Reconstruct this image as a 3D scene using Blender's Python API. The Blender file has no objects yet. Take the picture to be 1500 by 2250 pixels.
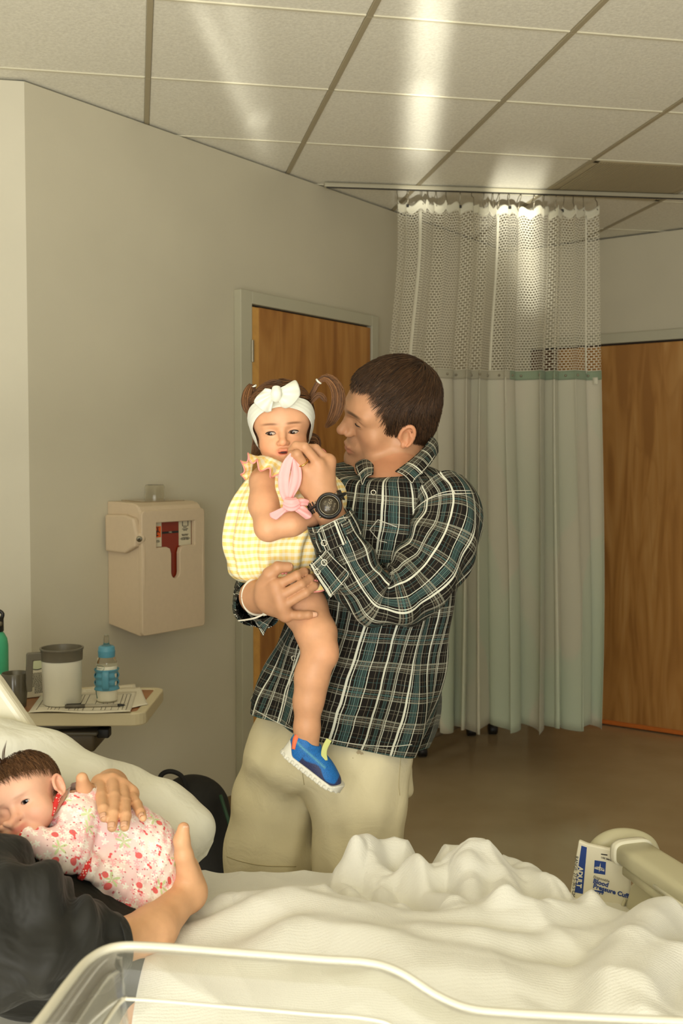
import bpy, bmesh, math, random
import numpy as np
from mathutils import Vector, Matrix

random.seed(7)
RNG = np.random.RandomState(11)
scn = bpy.context.scene
COL = scn.collection

# ------------------------------------------------------------------ camera
FPX, HORIZON, CAMH = 2350.0, 1020.0, 1.477
PITCH = math.atan((1125.0 - HORIZON) / FPX)
cam_data = bpy.data.cameras.new('camera')
cam = bpy.data.objects.new('camera', cam_data)
COL.objects.link(cam)
cam.location = (0, 0, CAMH)
cam.rotation_euler = (math.pi / 2 - PITCH, 0, 0)
cam_data.sensor_fit = 'VERTICAL'
cam_data.sensor_height = 36.0
cam_data.lens = FPX / 2250.0 * 36.0
cam_data.clip_start = 0.02
cam_data.dof.use_dof = True
cam_data.dof.focus_distance = 2.1
cam_data.dof.aperture_fstop = 9.0
scn.camera = cam

# ------------------------------------------------------------------ light
scn.view_settings.view_transform = 'Standard'
scn.view_settings.look = 'None'
scn.view_settings.gamma = 1.0
scn.view_settings.use_curve_mapping = False
scn.view_settings.exposure = 0.0
world = bpy.data.worlds.new('world')
scn.world = world
world.use_nodes = True
_bg = world.node_tree.nodes['Background']
_bg.inputs[0].default_value = (1.0, 0.96, 0.86, 1)
_bg.inputs[1].default_value = 0.36


def light(name, kind, loc, target, energy, color, **kw):
    d = bpy.data.lights.new(name, kind)
    d.energy = energy
    d.color = color
    for k, v in kw.items():
        setattr(d, k, v)
    o = bpy.data.objects.new(name, d)
    COL.objects.link(o)
    o.location = loc
    o.rotation_euler = (Vector(target) - Vector(loc)).to_track_quat('-Z', 'Y').to_euler()
    return o


# daylight through an assumed window behind the camera; added upward fill brightening the ceiling
light('assumed_window_daylight', 'AREA', (-0.35, -1.75, 1.40), (0.0, 3.0, 1.38), 118, (1.0, 0.985, 0.925),
      shape='RECTANGLE', size=2.6, size_y=1.6)
light('floor_bounce_fill', 'AREA', (-0.2, -0.9, 0.06), (0.0, -0.2, 2.7), 230, (1.0, 0.97, 0.87), shape='RECTANGLE', size=2.6, size_y=1.2)  # added fill lamp near the floor, stands in for bounced sunlight


# ------------------------------------------------------------------ geometry of the view: pixels of the photograph to points
_cp, _sp = math.cos(PITCH), math.sin(PITCH)


def ray(px, py):
    u, v = (px - 750.0) / FPX, -(py - 1125.0) / FPX
    return np.array([u, _cp + v * _sp, -_sp + v * _cp])


def at(px, py, Y):
    d = ray(px, py)
    return np.array([0, 0, CAMH]) + d * (Y / d[1])


def atz(px, py, z):
    d = ray(px, py)
    return np.array([0, 0, CAMH]) + d * ((z - CAMH) / d[2])


def onplane(px, py, p0, n):
    d = ray(px, py)
    c = np.array([0, 0, CAMH])
    return c + d * (np.dot(np.asarray(p0) - c, n) / np.dot(d, n))


def M(px, py, dy=0.0):
    """a point near the standing man: dy metres behind (+) or before (-) the plane 2.35 m from the camera"""
    return at(px, py, 2.35 + dy)


# ------------------------------------------------------------------ materials
def nmat(name):
    m = bpy.data.materials.new(name)
    m.use_nodes = True
    nt = m.node_tree
    return m, nt, nt.nodes['Principled BSDF']


def N(nt, kind, **kw):
    n = nt.nodes.new(kind)
    for k, v in kw.items():
        if k.startswith('i_'):
            n.inputs[k[2:].replace('_', ' ')].default_value = v
        elif k.startswith('n'):
            n.inputs[int(k[1:])].default_value = v
        else:
            setattr(n, k, v)
    return n


def L(nt, a, b):
    nt.links.new(a, b)


def srgb(r, g, b):
    f = lambda c: (c / 255.0 / 12.92) if c <= 10 else ((c / 255.0 + 0.055) / 1.055) ** 2.4
    return (f(r), f(g), f(b), 1.0)


def math_(nt, op, a, b=None, c=None):
    n = nt.nodes.new('ShaderNodeMath')
    n.operation = op
    for i, x in enumerate((a, b, c)):
        if x is None:
            continue
        if isinstance(x, (int, float)):
            n.inputs[i].default_value = x
        else:
            nt.links.new(x, n.inputs[i])
    return n.outputs[0]


def mixc(nt, fac, a, b, mode='MIX'):
    n = nt.nodes.new('ShaderNodeMix')
    n.data_type = 'RGBA'
    n.blend_type = mode
    for sock, x in ((n.inputs[0], fac), (n.inputs[6], a), (n.inputs[7], b)):
        if isinstance(x, (int, float)):
            sock.default_value = x
        elif isinstance(x, tuple):
            sock.default_value = x
        else:
            nt.links.new(x, sock)
    return n.outputs[2]


def ramp(nt, fac, stops, interp='LINEAR'):
    n = nt.nodes.new('ShaderNodeValToRGB')
    cr = n.color_ramp
    cr.interpolation = interp
    while len(cr.elements) < len(stops):
        cr.elements.new(0.5)
    for e, (p, c) in zip(cr.elements, stops):
        e.position = p
        e.color = c
    if fac is not None:
        nt.links.new(fac, n.inputs[0])
    return n.outputs[0]


def bump(nt, b, height, strength, dist=0.01):
    n = nt.nodes.new('ShaderNodeBump')
    n.inputs['Strength'].default_value = strength
    n.inputs['Distance'].default_value = dist
    nt.links.new(height, n.inputs['Height'])
    nt.links.new(n.outputs[0], b.inputs['Normal'])
    return n


def coords(nt, kind='Object'):
    return nt.nodes.new('ShaderNodeTexCoord').outputs[kind]


def plain(name, col, rough=0.5, noise=0.0, scale=40.0, bumpy=0.0, metallic=0.0, spec=0.5, sheen=0.0):
    m, nt, b = nmat(name)
    b.inputs['Roughness'].default_value = rough
    b.inputs['Metallic'].default_value = metallic
    b.inputs['Specular IOR Level'].default_value = spec
    b.inputs['Base Color'].default_value = col
    if sheen:
        b.inputs['Sheen Weight'].default_value = sheen
    if noise or bumpy:
        t = N(nt, 'ShaderNodeTexNoise', i_Scale=scale, i_Detail=4.0)
        L(nt, coords(nt), t.inputs['Vector'])
        if noise:
            d = tuple(max(0.0, c * (1 - noise)) for c in col[:3]) + (1,)
            h = tuple(min(1.0, c * (1 + noise)) for c in col[:3]) + (1,)
            L(nt, ramp(nt, t.outputs[0], [(0.3, d), (0.7, h)]), b.inputs['Base Color'])
        if bumpy:
            bump(nt, b, t.outputs[0], bumpy, 0.004)
    return m


def glassy(name, col=(1, 1, 1, 1), rough=0.02, ior=1.45, mix=0.0):
    m, nt, b = nmat(name)
    b.inputs['Base Color'].default_value = col
    b.inputs['Roughness'].default_value = rough
    b.inputs['IOR'].default_value = ior
    b.inputs['Transmission Weight'].default_value = 1.0
    return m


# ------------------------------------------------------------------ objects
def link(name, me, mats=(), parent=None, smooth=True):
    o = bpy.data.objects.new(name, me)
    COL.objects.link(o)
    if not isinstance(mats, (list, tuple)):
        mats = [mats]
    for m in mats:
        me.materials.append(m)
    if parent is not None:
        o.parent = parent
        o.matrix_parent_inverse = Matrix.Identity(4)
    if len(me.polygons):
        me.polygons.foreach_set('use_smooth', np.full(len(me.polygons), bool(smooth)))
    return o


def tag(o, label=None, cat=None, group=None, kind=None):
    if label:
        o['label'] = label
    if cat:
        o['category'] = cat
    if group:
        o['group'] = group
    if kind:
        o['kind'] = kind
    return o


def empty(name, loc=(0, 0, 0), label=None, cat=None, group=None):
    """an Empty at a thing's base; parts are given in world coordinates and keep them"""
    o = bpy.data.objects.new(name, None)
    o.empty_display_size = 0.05
    COL.objects.link(o)
    o.location = [float(c) for c in loc]
    return tag(o, label, cat, group)


def world_of(o):
    m = Matrix.Translation(o.location) @ o.rotation_euler.to_matrix().to_4x4()
    if o.parent is not None:
        return world_of(o.parent) @ o.matrix_parent_inverse @ m
    return m


def put(name, me, mats, parent=None, smooth=True):
    """link a mesh given in world coordinates under a parent without moving it"""
    o = link(name, me, mats, None, smooth)
    if parent is not None:
        o.parent = parent
        o.matrix_parent_inverse = world_of(parent).inverted()
    return o


def mesh_np(name, V, Fq, uv=None, col=None, attr=None):
    """V (n,3), Fq (m,4) or (m,3) arrays or list of arrays; uv per vertex; col per vertex"""
    me = bpy.data.meshes.new(name)
    V = np.asarray(V, dtype=np.float32)
    Fs = Fq if isinstance(Fq, list) else [Fq]
    Fs = [np.asarray(f, dtype=np.int32) for f in Fs if len(f)]
    nl = sum(f.size for f in Fs)
    nf = sum(len(f) for f in Fs)
    me.vertices.add(len(V))
    me.vertices.foreach_set('co', V.ravel())
    me.loops.add(nl)
    loops = np.concatenate([f.ravel() for f in Fs])
    me.loops.foreach_set('vertex_index', loops)
    me.polygons.add(nf)
    tot = np.concatenate([np.full(len(f), f.shape[1], dtype=np.int32) for f in Fs])
    st = np.concatenate([[0], np.cumsum(tot)[:-1]]).astype(np.int32)
    me.polygons.foreach_set('loop_start', st)
    me.polygons.foreach_set('loop_total', tot)
    me.update(calc_edges=True)
    if uv is not None:
        l = me.uv_layers.new(name='UVMap')
        l.data.foreach_set('uv', np.asarray(uv, dtype=np.float32)[loops].ravel())
    if col is not None:
        a = me.color_attributes.new('Col', 'FLOAT_COLOR', 'POINT')
        c = np.ones((len(V), 4), dtype=np.float32)
        c[:, :3] = col
        a.data.foreach_set('color', c.ravel())
    me.validate()
    return me


def grid_mesh(name, P, uv=None, close_u=False, thick=0.0, cap=False):
    """P (nu,nv,3) grid of points; u runs round (closed if close_u), v along"""
    nu, nv = P.shape[:2]
    idx = np.arange(nu * nv).reshape(nu, nv)
    iu = np.arange(nu if close_u else nu - 1)
    a = idx[iu][:, :-1]
    b = idx[(iu + 1) % nu][:, :-1]
    c = idx[(iu + 1) % nu][:, 1:]
    d = idx[iu][:, 1:]
    Fq = np.stack([a, b, c, d], -1).reshape(-1, 4)
    V = P.reshape(-1, 3)
    UV = None if uv is None else uv.reshape(-1, 2)
    F = [Fq]
    if cap and close_u:
        V2 = np.vstack([V, P[:, 0].mean(0), P[:, -1].mean(0)])
        n = len(V)
        k = np.arange(nu)
        F.append(np.stack([idx[(k + 1) % nu, 0], idx[k, 0], np.full(nu, n)], -1))
        F.append(np.stack([idx[k, -1], idx[(k + 1) % nu, -1], np.full(nu, n + 1)], -1))
        V = V2
        if UV is not None:
            UV = np.vstack([UV, UV[0], UV[-1]])
    return mesh_np(name, V, F, UV)


def solidify(o, t, offset=0.0):
    m = o.modifiers.new('solid', 'SOLIDIFY')
    m.thickness = t
    m.offset = offset
    return o


def subsurf(o, n=1):
    m = o.modifiers.new('sub', 'SUBSURF')
    m.levels = n
    m.render_levels = n
    return o


def catmull(pts, n):
    """smooth curve through points (k,d) -> (n,d)"""
    P = np.asarray(pts, dtype=float)
    k = len(P)
    if k == 2:
        t = np.linspace(0, 1, n)[:, None]
        return P[0] * (1 - t) + P[1] * t
    E = np.vstack([2 * P[0] - P[1], P, 2 * P[-1] - P[-2]])
    t = np.linspace(0, k - 1 - 1e-9, n)
    i = t.astype(int)
    f = (t - i)[:, None]
    p0, p1, p2, p3 = E[i], E[i + 1], E[i + 2], E[i + 3]
    return 0.5 * ((2 * p1) + (-p0 + p2) * f + (2 * p0 - 5 * p1 + 4 * p2 - p3) * f ** 2 + (-p0 + 3 * p1 - 3 * p2 + p3) * f ** 3)


def frames(C, up=(0, 0, 1)):
    """tangent, side, normal along a curve, minimal twist"""
    T = np.gradient(C, axis=0)
    T /= np.linalg.norm(T, axis=1, keepdims=True) + 1e-12
    s = np.cross(T[0], up)
    if np.linalg.norm(s) < 1e-4:
        s = np.cross(T[0], (1, 0, 0))
    s /= np.linalg.norm(s)
    S = [s]
    for i in range(1, len(C)):
        s = S[-1] - T[i] * np.dot(S[-1], T[i])
        s /= np.linalg.norm(s) + 1e-12
        S.append(s)
    S = np.array(S)
    return T, S, np.cross(T, S)


def tube_grid(pts, radii, nv=40, nu=24, ry=None, up=(0, 0, 1), power=2.0, smooth=True, disp=None):
    """loft round a curve. radii per control point. returns P (nu,nv,3), uv (metres), arc"""
    pts = np.asarray(pts, float)
    C = catmull(pts, nv) if smooth else np.array([pts[0] + (pts[-1] - pts[0]) * t for t in np.linspace(0, 1, nv)])
    R = catmull(np.asarray(radii, float)[:, None], nv)[:, 0]
    R2 = R if ry is None else catmull(np.asarray(ry, float)[:, None], nv)[:, 0]
    T, S, B = frames(C, up)
    th = np.linspace(0, 2 * math.pi, nu, endpoint=False)
    c, s = np.cos(th), np.sin(th)
    e = 2.0 / power
    cx = np.sign(c) * np.abs(c) ** e
    sx = np.sign(s) * np.abs(s) ** e
    arc = np.concatenate([[0], np.cumsum(np.linalg.norm(np.diff(C, axis=0), axis=1))])
    D = np.zeros((nu, nv)) if disp is None else disp(th[:, None] + 0 * arc[None], arc[None] + 0 * th[:, None])
    A = (R[None] + D)
    Bm = (R2[None] + D)
    P = C[None] + S[None] * (cx[:, None] * A)[..., None] + B[None] * (sx[:, None] * Bm)[..., None]
    uv = np.stack([th[:, None] * float(np.mean(R)) + 0 * arc[None], arc[None] + 0 * th[:, None]], -1)
    return P, uv, arc


def tube(name, pts, radii, mat, parent=None, nv=24, nu=10, cap=True, **kw):
    if isinstance(radii, (int, float)):
        radii = [radii] * len(pts)
    P, uv, _ = tube_grid(pts, radii, nv, nu, **kw)
    return put(name, grid_mesh(name, P, uv, True, cap=cap), mat, parent)


def box(name, lo, hi, mat, parent=None, bevel=0.0, rot=None, seg=2, smooth=False):
    bm = bmesh.new()
    bmesh.ops.create_cube(bm, size=1)
    c = [(a + b) / 2 for a, b in zip(lo, hi)]
    s = [abs(b - a) for a, b in zip(lo, hi)]
    for v in bm.verts:
        v.co = Vector([v.co[i] * s[i] for i in range(3)])
    if bevel:
        bmesh.ops.bevel(bm, geom=list(bm.edges), offset=min(bevel, min(s) * 0.49), segments=seg, affect='EDGES', profile=0.5)
    mtx = Matrix.Translation(c)
    if rot is not None:
        mtx = mtx @ rot
    bm.transform(mtx)
    me = bpy.data.meshes.new(name)
    bm.to_mesh(me)
    bm.free()
    return put(name, me, mat, parent, smooth=smooth or bool(bevel))


def prism(name, poly, axis_o, ax, ay, az, depth, mat, parent=None, bevel=0.0, seg=2):
    """polygon (k,2) in the plane o+x*ax+y*ay, extruded depth along az"""
    bm = bmesh.new()
    o, ax, ay, az = [Vector([float(c) for c in q]) for q in (axis_o, ax, ay, az)]
    vs = [bm.verts.new(o + ax * float(x) + ay * float(y)) for x, y in poly]
    f = bm.faces.new(vs)
    r = bmesh.ops.extrude_face_region(bm, geom=[f])
    nv = [g for g in r['geom'] if isinstance(g, bmesh.types.BMVert)]
    bmesh.ops.translate(bm, vec=az * depth, verts=nv)
    bmesh.ops.recalc_face_normals(bm, faces=list(bm.faces))
    if bevel:
        es = [e for e in bm.edges if len(e.link_faces) == 2 and e.calc_face_angle() > 0.6]
        bmesh.ops.bevel(bm, geom=es, offset=bevel, segments=seg, affect='EDGES', profile=0.5)
    me = bpy.data.meshes.new(name)
    bm.to_mesh(me)
    bm.free()
    ob = put(name, me, mat, parent, smooth=False)
    return ob


def lathe(name, prof, mat, base=(0, 0, 0), parent=None, nu=40, cap=True):
    """profile [(r,z)...] spun round the vertical through base"""
    prof = np.asarray(prof, float)
    th = np.linspace(0, 2 * math.pi, nu, endpoint=False)
    P = np.stack([np.cos(th)[:, None] * prof[None, :, 0], np.sin(th)[:, None] * prof[None, :, 0], prof[None, :, 1] + 0 * th[:, None]], -1)
    P = P + np.asarray(base, float)
    uv = np.stack([th[:, None] / (2 * math.pi) + 0 * prof[None, :, 1], prof[None, :, 1] + 0 * th[:, None]], -1)
    me = grid_mesh(name, P, uv, True, cap=cap)
    o = put(name, me, mat, parent)
    m = o.modifiers.new('edge', 'EDGE_SPLIT')
    m.split_angle = math.radians(50)
    return o


def text(name, body, o, ax, ay, size, mat, parent=None, align='LEFT', depth=0.0002, bold=0.0):
    """flat lettering: origin o, reading direction ax, up ay; turned into a mesh"""
    cu = bpy.data.curves.new(name, 'FONT')
    cu.body = body
    cu.size = size
    cu.align_x = align
    cu.extrude = depth
    cu.offset = bold
    cu.resolution_u = 3
    tmp = bpy.data.objects.new(name + '_tmp', cu)
    COL.objects.link(tmp)
    bpy.context.view_layer.update()
    me = bpy.data.meshes.new_from_object(tmp.evaluated_get(bpy.context.evaluated_depsgraph_get()))
    bpy.data.objects.remove(tmp)
    ax, ay = Vector([float(c) for c in ax]).normalized(), Vector([float(c) for c in ay]).normalized()
    az = ax.cross(ay)
    m = Matrix((ax, ay, az)).transposed().to_4x4()
    m.translation = Vector([float(c) for c in o])
    me.transform(m)
    me.name = name
    return put(name, me, mat, parent, smooth=False)


# ------------------------------------------------------------------ signed distance modelling for bodies
def smin(a, b, k):
    if k <= 0:
        return np.minimum(a, b)
    h = np.maximum(k - np.abs(a - b), 0.0) / k
    return np.minimum(a, b) - h * h * k * 0.25


def smax(a, b, k):
    return -smin(-a, -b, k)


def sph(c, r):
    c = np.asarray(c, np.float32)
    return lambda P: np.sqrt(((P - c) ** 2).sum(1)) - r


def ell(c, r, R=None):
    c = np.asarray(c, np.float32)
    r = np.asarray(r, np.float32)
    R = None if R is None else np.asarray(R, np.float32)

    def f(P):
        q = P - c
        if R is not None:
            q = q @ R
        k0 = np.sqrt(((q / r) ** 2).sum(1))
        k1 = np.sqrt(((q / (r * r)) ** 2).sum(1))
        return np.where(k1 > 1e-9, k0 * (k0 - 1.0) / np.maximum(k1, 1e-9), -r.min())
    return f


def cap(a, b, ra, rb=None):
    """capsule whose radius goes from ra to rb"""
    a = np.asarray(a, np.float32)
    b = np.asarray(b, np.float32)
    rb = ra if rb is None else rb
    ba = b - a
    l2 = float((ba ** 2).sum()) + 1e-12

    def f(P):
        t = np.clip(((P - a) @ ba) / l2, 0, 1)
        return np.sqrt(((P - a - t[:, None] * ba) ** 2).sum(1)) - (ra + (rb - ra) * t)
    return f


def chain(pts, rads, k=0.004):
    return U(k, *[cap(pts[i], pts[i + 1], rads[i], rads[i + 1]) for i in range(len(pts) - 1)])


def U(k, *fs):
    def f(P):
        d = fs[0](P)
        for g in fs[1:]:
            d = smin(d, g(P), k)
        return d
    return f


def Sub(k, f0, *fs):
    def f(P):
        d = f0(P)
        for g in fs:
            d = smax(d, -g(P), k)
        return d
    return f


def Inter(k, f0, *fs):
    def f(P):
        d = f0(P)
        for g in fs:
            d = smax(d, g(P), k)
        return d
    return f


def bound(f, c, r, m=0.03):
    """the same field, worked out only near the ball (c, r) that holds its surface"""
    c = np.asarray(c, np.float32)

    def g(P):
        d = np.sqrt(((P - c) ** 2).sum(1)) - r
        k = d < m
        out = d.astype(np.float32)
        if k.any():
            out[k] = f(P[k])
        return out
    return g


def xf(f, o, R, s=1.0):
    """place a field made in local axes: columns of R are the local axes in the world"""
    o = np.asarray(o, np.float32)
    R = np.asarray(R, np.float32)
    return lambda P: f(((P - o) @ R) / s) * s


def spaced(lo, hi, coarse, fine=()):
    """grid coordinates from lo to hi at step coarse, at finer steps inside (a,b,step) ranges"""
    out = [lo]
    while out[-1] < hi:
        x = out[-1]
        st = coarse
        for a, b, s in fine:
            if a <= x <= b:
                st = min(st, s)
            elif x < a:
                st = min(st, max(s, (a - x) * 0.35 + s))
            elif x > b:
                st = min(st, (x - b) * 0.35 + s)
        out.append(x + st)
    while (len(out) - 1) % 4:
        out.append(out[-1] + coarse)
    return np.array(out, np.float32)


def surface(f, X, Y, Z):
    """surface nets over a rectilinear grid, evaluated coarse then fine near the surface"""
    nx, ny, nz = len(X), len(Y), len(Z)
    cx, cy, cz = X[::4], Y[::4], Z[::4]

    def ev(P):
        out = np.empty(len(P), np.float32)
        for i in range(0, len(P), 200000):
            out[i:i + 200000] = f(P[i:i + 200000])
        return out
    G = np.stack(np.meshgrid(cx, cy, cz, indexing='ij'), -1).reshape(-1, 3)
    Dc = ev(G).reshape(len(cx), len(cy), len(cz))
    # coarse cells near the surface
    hx, hy, hz = np.diff(cx), np.diff(cy), np.diff(cz)
    diag = np.sqrt(hx[:, None, None] ** 2 + hy[None, :, None] ** 2 + hz[None, None, :] ** 2)
    mn = np.full(diag.shape, 1e9, np.float32)
    mx = np.full(diag.shape, -1e9, np.float32)
    for a in (0, 1):
        for b in (0, 1):
            for c in (0, 1):
                s = Dc[a:a + len(hx), b:b + len(hy), c:c + len(hz)]
                mn = np.minimum(mn, s)
                mx = np.maximum(mx, s)
    near = (mn < diag * 0.75) & (mx > -diag * 0.75)
    D = np.repeat(np.repeat(np.repeat(Dc, 4, 0), 4, 1), 4, 2)[:nx, :ny, :nz].astype(np.float32)
    mask = np.zeros((nx, ny, nz), bool)
    ii, jj, kk = np.nonzero(near)
    for a in range(5):
        for b in range(5):
            for c in range(5):
                mask[np.minimum(ii * 4 + a, nx - 1), np.minimum(jj * 4 + b, ny - 1), np.minimum(kk * 4 + c, nz - 1)] = True
    I = np.nonzero(mask)
    D[I] = ev(np.stack([X[I[0]], Y[I[1]], Z[I[2]]], -1))
    S = D < 0
    cs = np.zeros((nx - 1, ny - 1, nz - 1), np.int8)
    for a in (0, 1):
        for b in (0, 1):
            for c in (0, 1):
                cs += S[a:nx - 1 + a, b:ny - 1 + b, c:nz - 1 + c]
    act = (cs > 0) & (cs < 8)
    A = np.stack(np.nonzero(act), -1)
    vid = np.full(act.shape, -1, np.int32)
    vid[act] = np.arange(len(A))
    acc = np.zeros((len(A), 3), np.float64)
    cnt = np.zeros(len(A))
    ax = (X, Y, Z)
    for d in range(3):
        o1, o2 = [q for q in range(3) if q != d]
        for u in (0, 1):
            for w in (0, 1):
                p = A.copy()
                p[:, o1] += u
                p[:, o2] += w
                q = p.copy()
                q[:, d] += 1
                da = D[p[:, 0], p[:, 1], p[:, 2]]
                db = D[q[:, 0], q[:, 1], q[:, 2]]
                m = (da < 0) != (db < 0)
                t = np.clip(da / np.where(m, da - db, 1), 0, 1)
                pt = np.stack([ax[e][p[:, e]] for e in range(3)], -1).astype(np.float64)
                pt[:, d] += t * (ax[d][q[:, d]] - ax[d][p[:, d]])
                acc[m] += pt[m]
                cnt[m] += 1
    V = acc / cnt[:, None]
    quads = []
    for d in range(3):
        o1, o2 = [(1, 2), (2, 0), (0, 1)][d]
        sl_a = [slice(None)] * 3
        sl_b = [slice(None)] * 3
        sl_a[d] = slice(0, -1)
        sl_b[d] = slice(1, None)
        ch = S[tuple(sl_a)] != S[tuple(sl_b)]
        E = np.stack(np.nonzero(ch), -1)
        sh = np.array(act.shape)
        ok = (E[:, o1] > 0) & (E[:, o2] > 0) & (E[:, o1] < sh[o1]) & (E[:, o2] < sh[o2])
        E = E[ok]
        ins = S[E[:, 0], E[:, 1], E[:, 2]]

        def g(a, b):
            e = E.copy()
            e[:, o1] -= a
            e[:, o2] -= b
            return vid[e[:, 0], e[:, 1], e[:, 2]]
        q = np.stack([g(1, 1), g(0, 1), g(0, 0), g(1, 0)], -1)
        q[~ins] = q[~ins][:, ::-1]
        quads.append(q)
    Q = np.concatenate(quads)
    Q = Q[(Q >= 0).all(1)]
    return V, Q


def rot(yaw=0, pitch=0, roll=0):
    """head/hand axes as columns: yaw about up, pitch (nod forward +) about left, roll about forward; degrees.
    canonical axes: face to -Y, up +Z, the subject's left +X"""
    y, p, r = map(math.radians, (yaw, pitch, roll))
    Rz = np.array([[math.cos(y), -math.sin(y), 0], [math.sin(y), math.cos(y), 0], [0, 0, 1]])
    Rx = np.array([[1, 0, 0], [0, math.cos(p), -math.sin(p)], [0, math.sin(p), math.cos(p)]])
    Ry = np.array([[math.cos(r), 0, math.sin(r)], [0, 1, 0], [-math.sin(r), 0, math.cos(r)]])
    return Rz @ Ry @ Rx


def unit(v):
    v = np.asarray(v, float)
    return v / np.linalg.norm(v)


def smooth01(x, a, b):
    t = np.clip((x - a) / (b - a), 0, 1)
    return t * t * (3 - 2 * t)


def blob(V, c, r):
    """soft 0..1 weight round a point, for colouring"""
    return np.exp(-(((V - np.asarray(c)) / np.asarray(r)) ** 2).sum(1))


def noise3(P, s, seed=0):
    """cheap smooth noise from a few sines"""
    r = np.random.RandomState(seed)
    out = np.zeros(P.shape[:-1])
    for _ in range(5):
        d = r.randn(3)
        d /= np.linalg.norm(d)
        out += np.sin((P @ d) * s * (0.6 + r.rand()) * 6.28 + r.rand() * 6.28)
    return out / 5


def proj(p):
    """pixel of a world point"""
    q = np.asarray(p, float) - np.array([0, 0, CAMH])
    f = q[1] * _cp - q[2] * _sp
    v = q[1] * _sp + q[2] * _cp
    return np.array([750 + FPX * q[0] / f, 1125 - FPX * v / f])


def plate(name, outer, holes, o, ax, ay, depth, mat, parent=None, bevel=0.0):
    """flat plate with holes in the plane o + x*ax + y*ay; depth along ax x ay"""
    cu = bpy.data.curves.new(name, 'CURVE')
    cu.dimensions = '2D'
    cu.fill_mode = 'BOTH'
    cu.extrude = depth / 2
    cu.bevel_depth = bevel
    cu.bevel_resolution = 1
    for poly in [outer] + list(holes):
        sp = cu.splines.new('POLY')
        sp.points.add(len(poly) - 1)
        for p, (x, y) in zip(sp.points, poly):
            p.co = (x, y, 0, 1)
        sp.use_cyclic_u = True
    tmp = bpy.data.objects.new(name + '_tmp', cu)
    COL.objects.link(tmp)
    bpy.context.view_layer.update()
    me = bpy.data.meshes.new_from_object(tmp.evaluated_get(bpy.context.evaluated_depsgraph_get()))
    bpy.data.objects.remove(tmp)
    ax, ay = Vector([float(c) for c in ax]).normalized(), Vector([float(c) for c in ay]).normalized()
    az = ax.cross(ay)
    m = Matrix((ax, ay, az)).transposed().to_4x4()
    m.translation = Vector([float(c) for c in o]) + az * (depth / 2)
    me.transform(m)
    me.name = name
    return put(name, me, mat, parent, smooth=False)


def rrect(x0, y0, x1, y1, r, n=5):
    out = []
    for cx, cy, a in ((x1 - r, y1 - r, 0), (x0 + r, y1 - r, 90), (x0 + r, y0 + r, 180), (x1 - r, y0 + r, 270)):
        for k in range(n + 1):
            t = math.radians(a + 90 * k / n)
            out.append((cx + r * math.cos(t), cy + r * math.sin(t)))
    return out
# ------------------------------------------------------------------ added patterned spot imitating reflected sunlight: streaks on the ceiling and the net
def patterned_spot(name, loc, target, energy, color, cone, streaks, sign=1.0):
    """a spot whose beam is masked into streaks by its nodes, added to imitate reflected sunlight.
    streaks: (end A, end B, half width, strength) with A and B points of the room"""
    o = light(name, 'SPOT', loc, target, energy, color, spot_size=cone, spot_blend=0.2, shadow_soft_size=0.005)
    R = np.array(o.rotation_euler.to_matrix())
    d = o.data
    d.use_nodes = True
    nt = d.node_tree
    em = nt.nodes['Emission']
    tc = nt.nodes.new('ShaderNodeTexCoord')
    sp = nt.nodes.new('ShaderNodeSeparateXYZ')
    nt.links.new(tc.outputs['Normal'], sp.inputs[0])
    z = math_(nt, 'MULTIPLY', math_(nt, 'ABSOLUTE', sp.outputs[2]), sign)
    x = math_(nt, 'DIVIDE', sp.outputs[0], z)
    y = math_(nt, 'DIVIDE', sp.outputs[1], z)

    def loc2(p):
        q = R.T @ (np.asarray(p, float) - np.asarray(loc, float))
        return q[:2] / -q[2]
    tot = None
    for A_, B_, w, amp in streaks:
        a, b2 = loc2(A_), loc2(B_)
        w = w / np.linalg.norm(np.asarray(A_, float) - np.asarray(loc, float))
        dv = b2 - a
        ln = np.linalg.norm(dv)
        dv = dv / ln
        xx, yy = math_(nt, 'SUBTRACT', x, float(a[0])), math_(nt, 'SUBTRACT', y, float(a[1]))
        u = math_(nt, 'ADD', math_(nt, 'MULTIPLY', xx, float(dv[0])), math_(nt, 'MULTIPLY', yy, float(dv[1])))
        v = math_(nt, 'SUBTRACT', math_(nt, 'MULTIPLY', yy, float(dv[0])), math_(nt, 'MULTIPLY', xx, float(dv[1])))
        u = math_(nt, 'DIVIDE', math_(nt, 'SUBTRACT', u, float(ln / 2)), float(ln / 2))
        e = math_(nt, 'ADD', math_(nt, 'POWER', math_(nt, 'ABSOLUTE', math_(nt, 'DIVIDE', v, float(w))), 2.0), math_(nt, 'POWER', math_(nt, 'ABSOLUTE', u), 6.0))
        g = math_(nt, 'MULTIPLY', math_(nt, 'EXPONENT', math_(nt, 'MULTIPLY', e, -1.0)), amp)
        tot = g if tot is None else math_(nt, 'ADD', tot, g)
    nt.links.new(tot, em.inputs['Strength'])
    return o


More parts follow.
